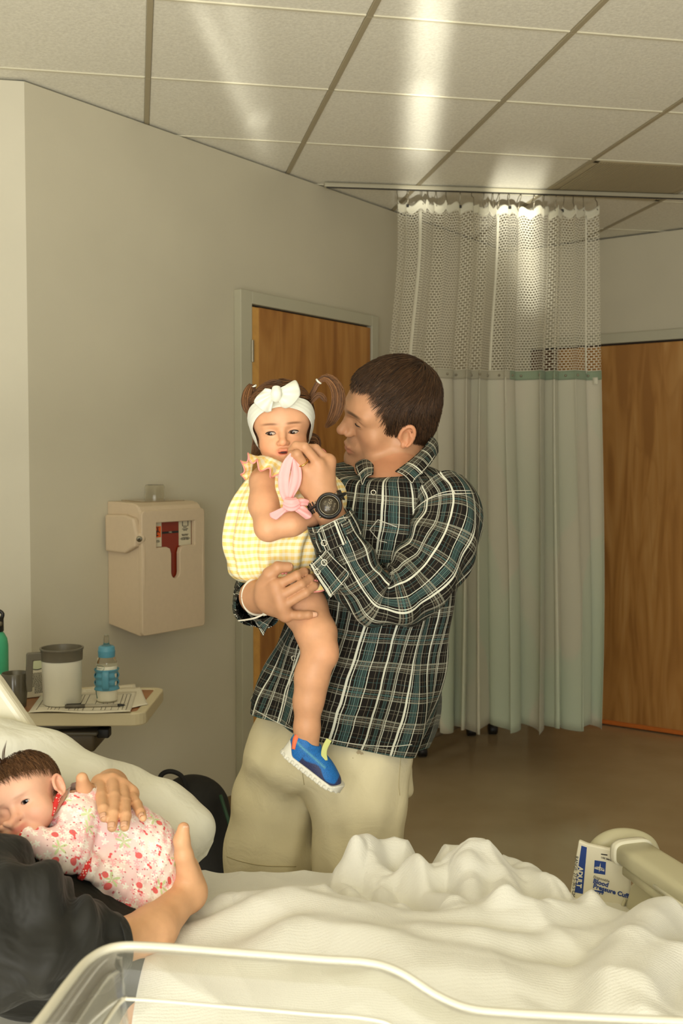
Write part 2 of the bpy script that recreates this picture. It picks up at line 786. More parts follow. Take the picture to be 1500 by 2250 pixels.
_cz = lambda px, py: atz(px, py, 2.74)
patterned_spot('added_streak_spot', (0.25, 0.62, 1.06), _cz(860, 260), 620, (1.0, 0.97, 0.86), 1.9, [  # added spot lamp at the tub; its node pattern draws the bright streaks
    (_cz(945, -60), _cz(912, 430), 0.045, 1.0), (_cz(990, -40), _cz(930, 420), 0.028, 0.35), (_cz(930, 180), _cz(918, 350), 0.055, 0.9),
    (_cz(430, 0), _cz(588, 350), 0.030, 0.38), (_cz(500, -20), _cz(585, 340), 0.050, 0.26), (_cz(545, 262), _cz(592, 268), 0.05, 0.35),
    (_cz(1080, 395), _cz(1200, 400), 0.13, 1.0), (at(1075, 470, 4.7), at(1185, 480, 4.7), 0.16, 2.6), (at(1170, 460, 4.7), at(1178, 700, 4.7), 0.07, 2.2), (at(880, 450, 4.7), at(980, 460, 4.7), 0.06, 1.2)])
# ================================================================== the room
H = 2.74


def wallpaper(name, c, rough=0.75):
    m, nt, b = nmat(name)
    b.inputs['Roughness'].default_value = rough
    co = coords(nt)
    n1 = N(nt, 'ShaderNodeTexNoise', i_Scale=2.2, i_Detail=3.0)
    n2 = N(nt, 'ShaderNodeTexNoise', i_Scale=160.0, i_Detail=2.0)
    L(nt, co, n1.inputs['Vector'])
    L(nt, co, n2.inputs['Vector'])
    lo = tuple(x * 0.96 for x in c[:3]) + (1,)
    hi = tuple(x * 1.04 for x in c[:3]) + (1,)
    L(nt, ramp(nt, n1.outputs[0], [(0.3, lo), (0.7, hi)]), b.inputs['Base Color'])
    bump(nt, b, n2.outputs[0], 0.12, 0.002)
    return m


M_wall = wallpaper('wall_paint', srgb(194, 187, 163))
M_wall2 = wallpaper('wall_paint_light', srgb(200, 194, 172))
M_trim = plain('painted_trim', srgb(184, 182, 162), 0.45, 0.03, 6)

# ceiling tile: fissured white mineral board
M_tile, nt, b = nmat('ceiling_tile')
b.inputs['Roughness'].default_value = 0.9
t1 = N(nt, 'ShaderNodeTexNoise', i_Scale=95.0, i_Detail=6.0, i_Roughness=0.7)
L(nt, coords(nt), t1.inputs['Vector'])
L(nt, ramp(nt, t1.outputs[0], [(0.28, srgb(214, 210, 192)), (0.62, srgb(236, 233, 216))]), b.inputs['Base Color'])
bump(nt, b, t1.outputs[0], 0.35, 0.004)
M_grid = plain('grid_metal', srgb(164, 153, 124), 0.5)
M_gridw = plain('grid_metal_white', srgb(208, 202, 176), 0.5)
M_steel = plain('brushed_steel', srgb(150, 142, 122), 0.35, metallic=0.8)
M_dark = plain('dark_plastic', srgb(28, 26, 22), 0.45)

# wood veneer
def wood(name, c0, c1, c2, ang=0.0):
    m, nt, b = nmat(name)
    b.inputs['Roughness'].default_value = 0.38
    co = coords(nt)
    mp = N(nt, 'ShaderNodeMapping')
    mp.inputs['Rotation'].default_value = (0, 0, ang)
    mp.inputs['Scale'].default_value = (2.4, 2.4, 0.28)
    L(nt, co, mp.inputs['Vector'])
    w = N(nt, 'ShaderNodeTexNoise', i_Scale=1.5, i_Detail=2.0, i_Distortion=0.6)
    L(nt, mp.outputs[0], w.inputs['Vector'])
    rings = math_(nt, 'FRACT', math_(nt, 'MULTIPLY', w.outputs[0], 9.0))
    ring = ramp(nt, rings, [(0.0, (0, 0, 0, 1)), (0.75, (0.25, 0.25, 0.25, 1)), (0.93, (1, 1, 1, 1)), (1.0, (0, 0, 0, 1))])
    mp2 = N(nt, 'ShaderNodeMapping')
    mp2.inputs['Scale'].default_value = (70, 70, 2.5)
    L(nt, co, mp2.inputs['Vector'])
    f = N(nt, 'ShaderNodeTexNoise', i_Scale=1.5, i_Detail=5.0)
    L(nt, mp2.outputs[0], f.inputs['Vector'])
    bl = N(nt, 'ShaderNodeTexNoise', i_Scale=4.5, i_Detail=2.0, i_Distortion=1.2)
    L(nt, mp.outputs[0], bl.inputs['Vector'])
    base = ramp(nt, bl.outputs[0], [(0.36, c0), (0.5, c1), (0.7, c2)])
    mid = mixc(nt, math_(nt, 'MULTIPLY', ring, 0.30), base, c0)
    fin = mixc(nt, math_(nt, 'MULTIPLY', f.outputs[0], 0.35), mid, c0)
    L(nt, fin, b.inputs['Base Color'])
    bump(nt, b, f.outputs[0], 0.05, 0.002)
    return m


M_wood = wood('maple_veneer', srgb(146, 94, 40), srgb(176, 122, 58), srgb(194, 142, 76))
M_wood_r = wood('maple_veneer_pale', srgb(150, 102, 46), srgb(176, 126, 64), srgb(196, 150, 88))
M_woodedge = plain('maple_edge', srgb(206, 154, 78), 0.4, 0.08, 30)
M_woodbase = plain('varnished_base', srgb(190, 104, 40), 0.3, 0.08, 20)

# floor: brown sheet vinyl with a sheen
M_floor, nt, b = nmat('floor_vinyl')
n1 = N(nt, 'ShaderNodeTexNoise', i_Scale=3.0, i_Detail=5.0)
L(nt, coords(nt), n1.inputs['Vector'])
L(nt, ramp(nt, n1.outputs[0], [(0.3, srgb(168, 149, 116)), (0.7, srgb(182, 164, 132))]), b.inputs['Base Color'])
b.inputs['Roughness'].default_value = 0.16
b.inputs['Specular IOR Level'].default_value = 0.5

# ---- plan of the walls from their top edge under the ceiling
cA = onplane(53, 176, (0, 0, H), np.array([0, 0, 1.0]))      # outer corner left
cB = onplane(855, 460, (0, 0, H), np.array([0, 0, 1.0]))
d1 = unit((cB - cA) * np.array([1, 1, 0]))                    # along the back wall, away from the camera
n1_ = np.array([d1[1], -d1[0], 0])                            # into the room
d2 = n1_.copy()                                              # along the right wall
cQ = onplane(1415, 513, (0, 0, H), np.array([0, 0, 1.0]))
n2_ = -d1
# corner of the two walls
_A = np.array([[d1[0], -d2[0]], [d1[1], -d2[1]]])
_t = np.linalg.solve(_A, (cQ - cA)[:2])
cC = cA + d1 * _t[0]
cC[2] = H
ga = unit(np.array([0.982, 0.188, 0]))                       # ceiling grid, cross
gb = np.array([-ga[1], ga[0], 0])                            # ceiling grid, away
Z3 = np.array([0, 0, 1.0])
d0 = -ga                                                     # the left wall runs to the left of the corner
n0_ = np.array([ga[1], -ga[0], 0])


def wall(name, p, q, nrm, mat, h=H - 0.004, t=0.12):
    """slab between two plan points, room side on p-q, thickness away from the room"""
    p, q = np.array(p, float), np.array(q, float)
    p[2] = q[2] = 0
    v = [p, q, q - nrm * t, p - nrm * t]
    V = np.array([[*x[:2], z] for z in (0, h) for x in v])
    F = np.array([[0, 1, 2, 3], [7, 6, 5, 4], [0, 4, 5, 1], [1, 5, 6, 2], [2, 6, 7, 3], [3, 7, 4, 0]])
    me = mesh_np(name, V, F)
    bm = bmesh.new()
    bm.from_mesh(me)
    bmesh.ops.recalc_face_normals(bm, faces=list(bm.faces))
    bm.to_mesh(me)
    bm.free()
    return tag(put(name, me, mat, smooth=False), kind='structure')


wall_left = wall('wall_left', cA + d0 * 2.6, cA, n0_, M_wall2)
wall_back = wall('wall_back', cA, cC, n1_, M_wall)
wall_right = wall('wall_right', cC, cC + d2 * 3.6, n2_, M_wall)

fl = box('floor', (-4.5, -2.6, -0.12), (5.5, 7.8, 0.0), M_floor)
tag(fl, kind='structure')

# ---- ceiling: a slab, lay-in tiles, tees
ce = box('ceiling', (-4.5, -2.6, H + 0.03), (5.5, 7.8, H + 0.1), M_gridw)
tag(ce, kind='structure')
g0 = onplane(727, 200, (0, 0, H), Z3)
PIT = 0.61
rnd = random.Random(3)


def inside(p, m=0.0):
    if np.dot(p - cA, n1_) < -m and np.dot(p - cA, ga) > -m * 0.2:
        return False
    if np.dot(p - cA, n0_) < -m and np.dot(p - cA, ga) < 0:
        return False
    return np.dot(p - cC, n2_) > -m


def slab_mesh(name, w, l, h, chamfer):
    bm = bmesh.new()
    bmesh.ops.create_cube(bm, size=1)
    for v in bm.verts:
        v.co = Vector((v.co.x * w, v.co.y * l, v.co.z * h))
    es = [e for e in bm.edges if all(v.co.z < 0 for v in e.verts)]
    bmesh.ops.bevel(bm, geom=es, offset=chamfer, segments=1, affect='EDGES')
    me = bpy.data.meshes.new(name)
    bm.to_mesh(me)
    bm.free()
    return me


tile_me = slab_mesh('tile', PIT - 0.016, PIT - 0.005, 0.016, 0.003)
tile_me.materials.append(M_tile)
bar_me = slab_mesh('grid_bar', 0.017, PIT, 0.012, 0.001)
bar_me.materials.append(M_grid)
bar2_me = slab_mesh('cross_bar', PIT - 0.02, 0.012, 0.006, 0.001)
bar2_me.materials.append(M_gridw)
rotg = Matrix.Rotation(math.atan2(ga[1], ga[0]), 4, 'Z')
vent_ij = (2, 1)


def piece(name, me, p, jit=0.0):
    o = bpy.data.objects.new(name, me)
    COL.objects.link(o)
    o.parent = ce
    o.matrix_parent_inverse = world_of(ce).inverted()
    o.location = [float(c) for c in p]
    o.rotation_euler = (rnd.uniform(-jit, jit), rnd.uniform(-jit, jit), math.atan2(ga[1], ga[0]))
    return o


for i in range(-4, 6):
    for j in range(-4, 6):
        p = g0 + ga * ((i + 0.5) * PIT) + gb * ((j + 0.5) * PIT)
        if not inside(p, 0.35) or p[1] < 0.6 or abs(p[0]) > 3.2:
            continue
        if (i, j) != vent_ij:
            piece('tile', tile_me, p + Z3 * (0.013), 0.0012)
        q = p - ga * (PIT / 2)
        piece('grid_bar', bar_me, q + Z3 * 0.006)
        q = p - gb * (PIT / 2)
        piece('cross_bar', bar2_me, q + Z3 * 0.0045)

# ---- perforated air diffuser in one bay
M_vent = plain('vent_metal', srgb(172, 160, 128), 0.5)
pv = g0 + ga * ((vent_ij[0] + 0.5) * PIT) + gb * ((vent_ij[1] + 0.5) * PIT)
vent = empty('air_vent', pv, 'beige louvred air diffuser panel set in the ceiling beside the curtain track', 'air vent')
Rg = Matrix.Rotation(math.atan2(ga[1], ga[0]), 4, 'Z')
w = PIT - 0.02
bp = box('backing', (pv[0] - w / 2, pv[1] - w / 2, H + 0.014), (pv[0] + w / 2, pv[1] + w / 2, H + 0.02), plain('vent_dark', srgb(96, 84, 58), 0.7), vent, rot=Rg)
for s, e in (((-1, 0), 'x'), ((1, 0), 'x'), ((0, -1), 'y'), ((0, 1), 'y')):
    c = pv + ga * s[0] * (w / 2 - 0.014) + gb * s[1] * (w / 2 - 0.014)
    hx, hy = (0.014, w / 2) if e == 'x' else (w / 2, 0.014)
    box('vent_frame', (c[0] - hx, c[1] - hy, H + 0.001), (c[0] + hx, c[1] + hy, H + 0.012), M_vent, vent, rot=Rg, bevel=0.003)
for k in range(44):
    c = pv + ga * ((k + 0.5) / 44 - 0.5) * (w - 0.06)
    box('slat', (c[0] - 0.0042, c[1] - (w / 2 - 0.03), H + 0.001), (c[0] + 0.0042, c[1] + (w / 2 - 0.03), H + 0.010), M_vent, vent, rot=Rg)

# ---- baseboards
def strip(name, p, q, nrm, h, t, mat, z0=0.0, kind='structure', parent=None, bev=0.0):
    p, q = np.array(p, float), np.array(q, float)
    d = unit((q - p) * np.array([1, 1, 0]))
    l = np.linalg.norm((q - p)[:2])
    o = prism(name, [(0, z0), (l, z0), (l, z0 + h), (0, z0 + h)], (p[0], p[1], 0), d, Z3, nrm, t, mat, parent, bevel=bev)
    if kind:
        tag(o, kind=kind)
    return o


M_base = plain('rubber_base', srgb(120, 100, 68), 0.55)

# ---- door in the back wall, slightly ajar leaf
def wallpt(px, py):
    return onplane(px, py, cA, n1_)


pL = wallpt(540, 1000)
pR = wallpt(803, 1000)
eL, eR = np.dot(pL - cA, d1), np.dot(pR - cA, d1)     # along the wall
dt = 2.134
oL, oR = np.dot(wallpt(515, 1000) - cA, d1), np.dot(wallpt(817, 1000) - cA, d1)
door = empty('door_1', cA * np.array([1, 1, 0]) + d1 * eL)
tag(door, kind='structure')


def onw(s, z, out=0.0):
    return cA * np.array([1, 1, 0]) + d1 * s + Z3 * z + n1_ * out


M_frame = plain('frame_paint', srgb(180, 176, 152), 0.42, 0.02, 5)
ftop = wallpt(660, 672)[2]


def wbox(name, s0, s1, z0, z1, o0, o1, mat, parent, bev=0.0):
    p = onw(s0, z0, o0)
    return prism(name, [(0, 0), (s1 - s0, 0), (s1 - s0, z1 - z0), (0, z1 - z0)], p, d1, Z3, n1_, o1 - o0, mat, parent, bevel=bev)


ftop = dt + 0.058
wbox('jamb', oL, eL, 0, ftop, 0.0, 0.038, M_frame, door, 0.003)
wbox('jamb', eR, oR, 0, ftop, 0.0, 0.038, M_frame, door, 0.003)
wbox('head_frame', eL, eR, dt + 0.006, ftop, 0.0, 0.038, M_frame, door, 0.003)
wbox('stop', eL, eR, 0.0, dt + 0.006, 0.001, 0.006, plain('door_gap', srgb(40, 26, 12), 0.8), door)
wbox('door_edge', eL, eL + 0.052, 0.01, dt - 0.004, 0.006, 0.03, M_woodedge, door, 0.002)
wbox('door_leaf', eL + 0.052, eR - 0.004, 0.01, dt - 0.002, 0.006, 0.03, M_wood, door, 0.002)
for hz in (0.25, 1.07, 1.9):
    lathe('hinge', [(0.007, 0), (0.007, 0.09)], M_steel, onw(eL - 0.002, hz, 0.04), door, 12)

strip('baseboard_back', onw(0.0, 0), onw(oL - 0.002, 0), n1_, 0.10, 0.012, M_base)
strip('baseboard_side', onw(oR + 0.002, 0), onw(_t[0] - 0.02, 0), n1_, 0.10, 0.012, M_base)
strip('baseboard_left', cA + d0 * 2.5, cA, n0_, 0.10, 0.012, M_base)

# ---- wide wooden door in the right wall
def rw(px, py):
    return onplane(px, py, cC, n2_)


r0 = np.dot(rw(1168, 900) - cC, d2)
r1 = r0 + 1.42


def onr(s, z, out=0.0):
    return cC * np.array([1, 1, 0]) + d2 * s + Z3 * z + n2_ * out


def rbox(name, s0, s1, z0, z1, o0, o1, mat, parent, bev=0.0):
    return prism(name, [(0, 0), (s1 - s0, 0), (s1 - s0, z1 - z0), (0, z1 - z0)], onr(s0, z0, o0), d2, Z3, n2_, o1 - o0, mat, parent, bevel=bev)


rtop = rw(1400, 752)[2]
door2 = empty('door_2', onr(r0, 0))
tag(door2, kind='structure')
rbox('head_frame', r0 - 0.05, r1 + 0.05, rtop, rtop + 0.055, 0, 0.03, M_frame, door2, 0.003)
rbox('jamb', r0 - 0.05, r0, 0, rtop, 0, 0.03, M_frame, door2, 0.003)
rbox('jamb', r1, r1 + 0.05, 0, rtop, 0, 0.03, M_frame, door2, 0.003)
rbox('stop', r0, r1, 0.0, rtop, 0.0005, 0.004, bpy.data.materials['door_gap'], door2)
rbox('door_leaf', r0 + 0.004, r0 + 0.16, 0.012, rtop - 0.012, 0.004, 0.020, plain('door_leaf_dark', srgb(88, 54, 26), 0.5, 0.1, 9), door2)
rbox('door_leaf', r0 + 0.165, r1 - 0.004, 0.028, rtop - 0.012, 0.004, 0.024, M_wood_r, door2, 0.002)
rbox('base_strip', r0 + 0.17, r1 - 0.004, 0.006, 0.03, 0.004, 0.034, M_woodbase, door2, 0.004)
strip('baseboard_right', onr(0.02, 0), onr(r0 - 0.055, 0), n2_, 0.10, 0.012, M_base)
# ================================================================== curtain track and privacy curtain
tz = H - 0.020
tA = onplane(712, 411, (0, 0, tz), Z3)
tB = onplane(1500, 437, (0, 0, tz), Z3)
td = unit(tB - tA)
tn = np.array([td[1], -td[0], 0])          # towards the camera
M_rail = plain('rail_aluminium', srgb(176, 170, 146), 0.4, metallic=0.3)
track = empty('curtain_track', tA, 'thin metal curtain track fixed under the ceiling above the privacy curtain', 'curtain track')
prism('rail', [(-0.014, 0), (0.014, 0), (0.014, 0.018), (-0.014, 0.018)], tA, tn, Z3, td, 3.3, M_rail, track, bevel=0.003)
prism('rail_slot', [(-0.005, -0.003), (0.005, -0.003), (0.005, 0.002), (-0.005, 0.002)], tA + td * 0.01, tn, Z3, td, 3.2, M_dark, track)

cs0 = np.dot(onplane(868, 440, tA, tn) - tA, td)
cs1 = np.dot(onplane(1308, 448, tA, tn) - tA, td)
zTop = onplane(1080, 452, tA, tn)[2]
zMid = onplane(1080, 818, tA, tn)[2]
zBot = onplane(1080, 1602, tA, tn)[2]
NF = 9                                    # folds across
FULL = 2.35                                # cloth width


def curtain_xy(q, z):
    """q 0..1 across the cloth -> offset along the track and in depth at height z"""
    q = np.asarray(q, float)
    hang = np.clip((zTop - z) / (zTop - zBot), 0, 1)
    ph = 2 * np.pi * NF * (q + 0.018 * np.sin(2 * np.pi * 2.3 * q + 0.7) + 0.011 * np.sin(2 * np.pi * 5.1 * q))
    amp = (0.030 + 0.020 * np.sin(9.2 * q + 1.0) ** 2 + 0.012 * np.sin(23 * q) ** 2) * (0.55 + 0.75 * hang)
    left = cs0 - 0.055 * smooth01(hang, 0.05, 0.35) * 1.0
    right = cs1 + 0.03 * smooth01(hang, 0.2, 0.9)
    w = q + 0.012 * np.sin(2 * np.pi * 3 * q + 3.0 * hang)
    s = left + (right - left) * w + 0.018 * np.sin(2 * ph + 0.6) * (0.4 + 0.6 * hang)
    d = amp * np.sin(ph + 0.5 * hang * np.sin(17 * q)) + 0.02 * np.sin(7 * q + 2 * hang)
    return s, d


def cpt(q, z):
    s, d = curtain_xy(q, z)
    z = np.asarray(z, float) + 0 * s
    return tA * np.array([1, 1, 0]) + td * s[..., None] + tn * (d - 0.0)[..., None] + Z3 * z[..., None]


def cloth(name, c, trans=0.25, rough=0.85, pattern=False):
    m, nt, b = nmat(name)
    b.inputs['Roughness'].default_value = rough
    b.inputs['Sheen Weight'].default_value = 0.15
    base = None
    co = coords(nt)
    nz = N(nt, 'ShaderNodeTexNoise', i_Scale=380.0, i_Detail=1.0)
    L(nt, co, nz.inputs['Vector'])
    colo = None
    if pattern:
        uv = coords(nt, 'UV')
        sep = N(nt, 'ShaderNodeSeparateXYZ')
        L(nt, uv, sep.inputs[0])
        vor = N(nt, 'ShaderNodeTexVoronoi', i_Scale=4.0, feature='SMOOTH_F1')
        vor.inputs['Smoothness'].default_value = 0.6
        L(nt, uv, vor.inputs['Vector'])
        sp = N(nt, 'ShaderNodeSeparateColor')
        L(nt, vor.outputs['Color'], sp.inputs[0])
        # woven blocks of pale sea green, denser towards the hem
        low = ramp(nt, sep.outputs[1], [(0.0, (1, 1, 1, 1)), (0.35, (0.75, 0.75, 0.75, 1)), (0.8, (0.35, 0.35, 0.35, 1)), (1.0, (0.2, 0.2, 0.2, 1))])
        blk = ramp(nt, sp.outputs[0], [(0.0, (0.25, 0.25, 0.25, 1)), (0.35, (0.25, 0.25, 0.25, 1)), (0.45, (0.8, 0.8, 0.8, 1)), (0.8, (1, 1, 1, 1))])
        f = mixc(nt, 1.0, low, blk, 'MULTIPLY')
        colo = mixc(nt, f, c, srgb(196, 208, 184))
        L(nt, colo, b.inputs['Base Color'])
    else:
        b.inputs['Base Color'].default_value = c
    bump(nt, b, nz.outputs[0], 0.15, 0.001)
    tr = nt.nodes.new('ShaderNodeBsdfTranslucent')
    if colo is not None:
        L(nt, colo, tr.inputs[0])
    else:
        tr.inputs[0].default_value = c
    mx = nt.nodes.new('ShaderNodeMixShader')
    mx.inputs[0].default_value = trans
    L(nt, b.outputs[0], mx.inputs[1])
    L(nt, tr.outputs[0], mx.inputs[2])
    L(nt, mx.outputs[0], nt.nodes['Material Output'].inputs[0])
    return m


M_curt = cloth('curtain_cloth', srgb(212, 205, 184), 0.25, pattern=True)
M_net = cloth('curtain_net', srgb(228, 223, 202), 0.2)
M_hem = cloth('curtain_hem', srgb(228, 224, 202), 0.3)
M_band = cloth('curtain_band_green', srgb(146, 162, 134), 0.2)
M_bandp = cloth('curtain_band_pale', srgb(186, 180, 156), 0.2)

cur = empty('privacy_curtain', cpt(np.array(0.5), np.array(zBot)), 'pale green and beige hospital privacy curtain with white net top, hanging behind the man', 'curtain')
# solid lower cloth
qs = np.linspace(0, 1, 520)
zs = np.linspace(zMid, zBot, 40)
Q, Zg = np.meshgrid(qs, zs, indexing='ij')
wav = 0.012 * np.sin(2 * np.pi * 7 * Q + 1) * np.clip((zMid - Zg) / (zMid - zBot), 0, 1)
Pc = cpt(Q, Zg - wav)
uvc = np.stack([Q * FULL, (Zg - zBot) / (zMid - zBot)], -1)
o = put('curtain_cloth', grid_mesh('curtain_cloth', Pc, uvc), M_curt, cur)
solidify(o, 0.0012)
# band where cloth joins net: pale on the left, green on the right
for nm, a, b_, mt in (('seam_band', 0.0, 0.60, M_bandp), ('seam_band', 0.60, 1.0, M_band)):
    Q, Zg = np.meshgrid(np.linspace(a, b_, 300), np.linspace(zMid + 0.010, zMid - 0.032, 5), indexing='ij')
    Pb = cpt(Q, Zg) + tn * 0.003
    o = put(nm, grid_mesh(nm, Pb), mt, cur)
    solidify(o, 0.001)
# top hem, scalloped between the hooks
Q, Zg = np.meshgrid(np.linspace(0, 1, 520), np.linspace(0, 1, 6), indexing='ij')
sc = 0.010 * np.cos(2 * np.pi * 20 * Q)
Pt = cpt(Q, zTop + sc - Zg * 0.038) + tn * 0.002
o = put('top_hem', grid_mesh('top_hem', Pt), M_hem, cur)
solidify(o, 0.0015)
# vertical tapes of the net
for q in (0.045, 0.53, 0.965, 0.10):
    Q, Zg = np.meshgrid(np.linspace(q - 0.006, q + 0.006, 4), np.linspace(zTop - 0.03, zMid, 30), indexing='ij')
    o = put('tape', grid_mesh('tape', cpt(Q, Zg) + tn * 0.003), M_hem, cur)
    solidify(o, 0.001)
# net: a brick lattice of threads, every hole open
pc, pr, wt = 0.0185, 0.0118, 0.0034
nq = int(FULL / (pc / 2))
us = []
for k in range(nq + 1):
    us += [k * pc / 2 - wt / 2, k * pc / 2 + wt / 2]
us = np.clip(np.array(us) / (nq * pc / 2), 0, 1)
z0n, z1n = zTop - 0.034, zMid
nr = int((z0n - z1n) / pr)
vs = []
for k in range(nr + 1):
    vs += [k * pr - wt * 0.36, k * pr + wt * 0.36]
vs = np.array(vs)
vs = z0n - vs / (nr * pr) * (z0n - z1n)
Q, Zg = np.meshgrid(us, vs, indexing='ij')
sag = 0.010 * np.sin(2 * np.pi * 20 * Q + 1.0) * np.clip((Zg - z1n) / (z0n - z1n), 0, 1)
Pn = cpt(Q, Zg + sag * 0.5)
nu, nv = len(us), len(vs)
idx = np.arange(nu * nv).reshape(nu, nv)
I, J = np.meshgrid(np.arange(nu - 1), np.arange(nv - 1), indexing='ij')
colw = (I % 2 == 0)                          # on a half-pitch line
roww = (J % 2 == 0)
par = ((I // 2) + (J // 2)) % 2 == 0
keep = roww | (colw & par)
Fq = np.stack([idx[I, J], idx[I + 1, J], idx[I + 1, J + 1], idx[I, J + 1]], -1)[keep]
o = put('net', mesh_np('net', Pn.reshape(-1, 3), Fq), M_net, cur)
tag(o, kind='stuff')
# snaps along the band
sn_me = None
for k in range(19):
    q = (k + 0.5) / 19
    p = cpt(np.array(q), np.array(zMid - 0.012)) + tn * 0.006
    if sn_me is None:
        bm = bmesh.new()
        bmesh.ops.create_uvsphere(bm, u_segments=10, v_segments=6, radius=0.006)
        sn_me = bpy.data.meshes.new('snap')
        bm.to_mesh(sn_me)
        bm.free()
        sn_me.materials.append(M_steel)
    o = put('snap', sn_me, [], cur)
    o.location = [float(c) for c in p]
# care labels
for q, l in ((0.585, 0.13), (0.985, 0.032)):
    Q, Zg = np.meshgrid(np.linspace(q - 0.004, q + 0.004, 3), np.linspace(zMid - 0.02, zMid - 0.02 - l, 6), indexing='ij')
    o = put('care_label', grid_mesh('care_label', cpt(Q, Zg) + tn * 0.006), M_hem, cur)
    solidify(o, 0.0008)
# ball-chain hooks
hk = None
for k in range(20):
    q = np.array((k + 0.0) / 19.0 * 0.985 + 0.008)
    s_, d_ = curtain_xy(q, np.array(zTop))
    top = tA + td * float(s_)
    pt = cpt(q, np.array(zTop + 0.004))
    mid = top * 0.4 + pt * 0.6 + td * (0.004 * math.sin(k * 2.1))
    tube('hook', [top - Z3 * 0.005, top - Z3 * 0.018, mid, pt - Z3 * 0.008, pt - Z3 * 0.016 + tn * 0.006], [0.0022, 0.0022, 0.002, 0.0025, 0.0022], M_steel, cur, nv=9, nu=5)
    if k % 5 == 1:
        lathe('hook_roller', [(0.0, -0.007), (0.007, -0.006), (0.007, 0.006), (0, 0.007)], M_dark, pt - Z3 * 0.012 + tn * 0.006, cur, 10)

# ================================================================== wheeled base standing behind the curtain
cw = atz(927, 1662, 0.0)
ce2 = cw + np.array([0.30, 0.42, 0])
M_standg = plain('stand_grey', srgb(104, 92, 70), 0.4)
stand = empty('rolling_stand', (cw + ce2) / 2, 'low dark rolling stand with a black caster showing under the curtain hem', 'stand')
tube('leg', [cw + Z3 * 0.085, ce2 + Z3 * 0.085], [0.016, 0.016], M_standg, stand, nv=3, nu=8)
tube('leg', [ce2 + Z3 * 0.085, ce2 + Z3 * 0.085 + np.array([0.12, 0.03, 0])], [0.016, 0.016], M_standg, stand, nv=3, nu=8)
for e in (cw, ce2, ce2 + np.array([0.12, 0.03, 0])):
    tube('caster', [e + Z3 * 0.028 - td * 0.022, e + Z3 * 0.028 + td * 0.022], 0.028, M_dark, stand, nv=3, nu=14)
    tube('stem', [e + Z3 * 0.03, e + Z3 * 0.09], 0.010, M_dark, stand, nv=3, nu=8)
tube('pole', [ce2 + Z3 * 0.09, ce2 + Z3 * 0.55], 0.014, M_steel, stand, nv=3, nu=12)
# ================================================================== overbed table and what stands on it
TZ = 0.765
tf = atz(312, 1568, TZ)
tb = atz(331, 1512, TZ)
X1, Y0t, Y1t = tf[0] + 0.004, tf[1], tb[1]
X0 = X1 - 0.98
M_cream = plain('cream_plastic', srgb(212, 200, 164), 0.35)
M_laminate = wood('table_laminate', srgb(150, 98, 58), srgb(166, 112, 70), srgb(180, 128, 86), ang=1.57)
M_greyp = plain('grey_plastic', srgb(98, 92, 76), 0.4)
table = empty('overbed_table', ((X0 + X1) / 2 - 0.2, (Y0t + Y1t) / 2, 0), 'wood topped overbed table with cream edge against the left wall', 'table')
outer = rrect(X0, Y0t, X1, Y1t, 0.035)
inner = rrect(X0 + 0.022, Y0t + 0.014, X1 - 0.022, Y1t - 0.016, 0.02)
plate('tabletop', rrect(X0 + 0.02, Y0t + 0.012, X1 - 0.02, Y1t - 0.012, 0.02), [], (0, 0, TZ - 0.025), (1, 0, 0), (0, 1, 0), 0.024, M_laminate, table)
plate('edge_band', outer, [inner], (0, 0, TZ - 0.032), (1, 0, 0), (0, 1, 0), 0.030, M_cream, table, bevel=0.004)
# grey tray and mechanism below
P, uv, _ = tube_grid([(X1 - 0.62, (Y0t + Y1t) / 2, TZ - 0.052), (X1 - 0.3, (Y0t + Y1t) / 2, TZ - 0.052), (X1 - 0.09, (Y0t + Y1t) / 2, TZ - 0.046), (X1 - 0.035, (Y0t + Y1t) / 2, TZ - 0.038)],
                     [0.12, 0.12, 0.09, 0.03], 20, 28, ry=[0.02, 0.019, 0.012, 0.004], up=(0, 0, 1), power=3.0)
put('support_shell', grid_mesh('support_shell', P, uv, True, cap=True), M_greyp, table)
box('drawer', (X1 - 0.55, Y0t + 0.06, TZ - 0.128), (X1 - 0.155, Y1t - 0.06, TZ - 0.068), plain('drawer_brown', srgb(84, 72, 50), 0.45), table, bevel=0.008)
box('drawer_lip', (X1 - 0.56, Y0t + 0.05, TZ - 0.078), (X1 - 0.145, Y1t - 0.05, TZ - 0.066), M_greyp, table, bevel=0.004)
box('latch', (X1 - 0.15, Y0t + 0.07, TZ - 0.09), (X1 - 0.115, Y0t + 0.11, TZ - 0.062), M_dark, table, bevel=0.004)
box('column', (X0 + 0.1, (Y0t + Y1t) / 2 - 0.04, 0.06), (X0 + 0.19, (Y0t + Y1t) / 2 + 0.04, TZ - 0.03), M_greyp, table, bevel=0.008)
box('foot', (X0 + 0.05, Y0t - 0.02, 0.05), (X0 + 0.24, Y1t + 0.0, 0.085), M_greyp, table, bevel=0.01)
for yy in (Y0t, Y1t - 0.03):
    for xx in (X0 + 0.09, X0 + 0.2):
        tube('caster', [(xx - 0.01, yy, 0.025), (xx + 0.01, yy, 0.025)], 0.025, M_dark, table, nv=3, nu=12)

# ---- paper: printed forms
M_paper = plain('paper', srgb(226, 218, 196), 0.8, 0.015, 8)
M_ink = plain('ink_grey', srgb(104, 96, 80), 0.8)
M_inkd = plain('ink_black', srgb(48, 44, 38), 0.8)


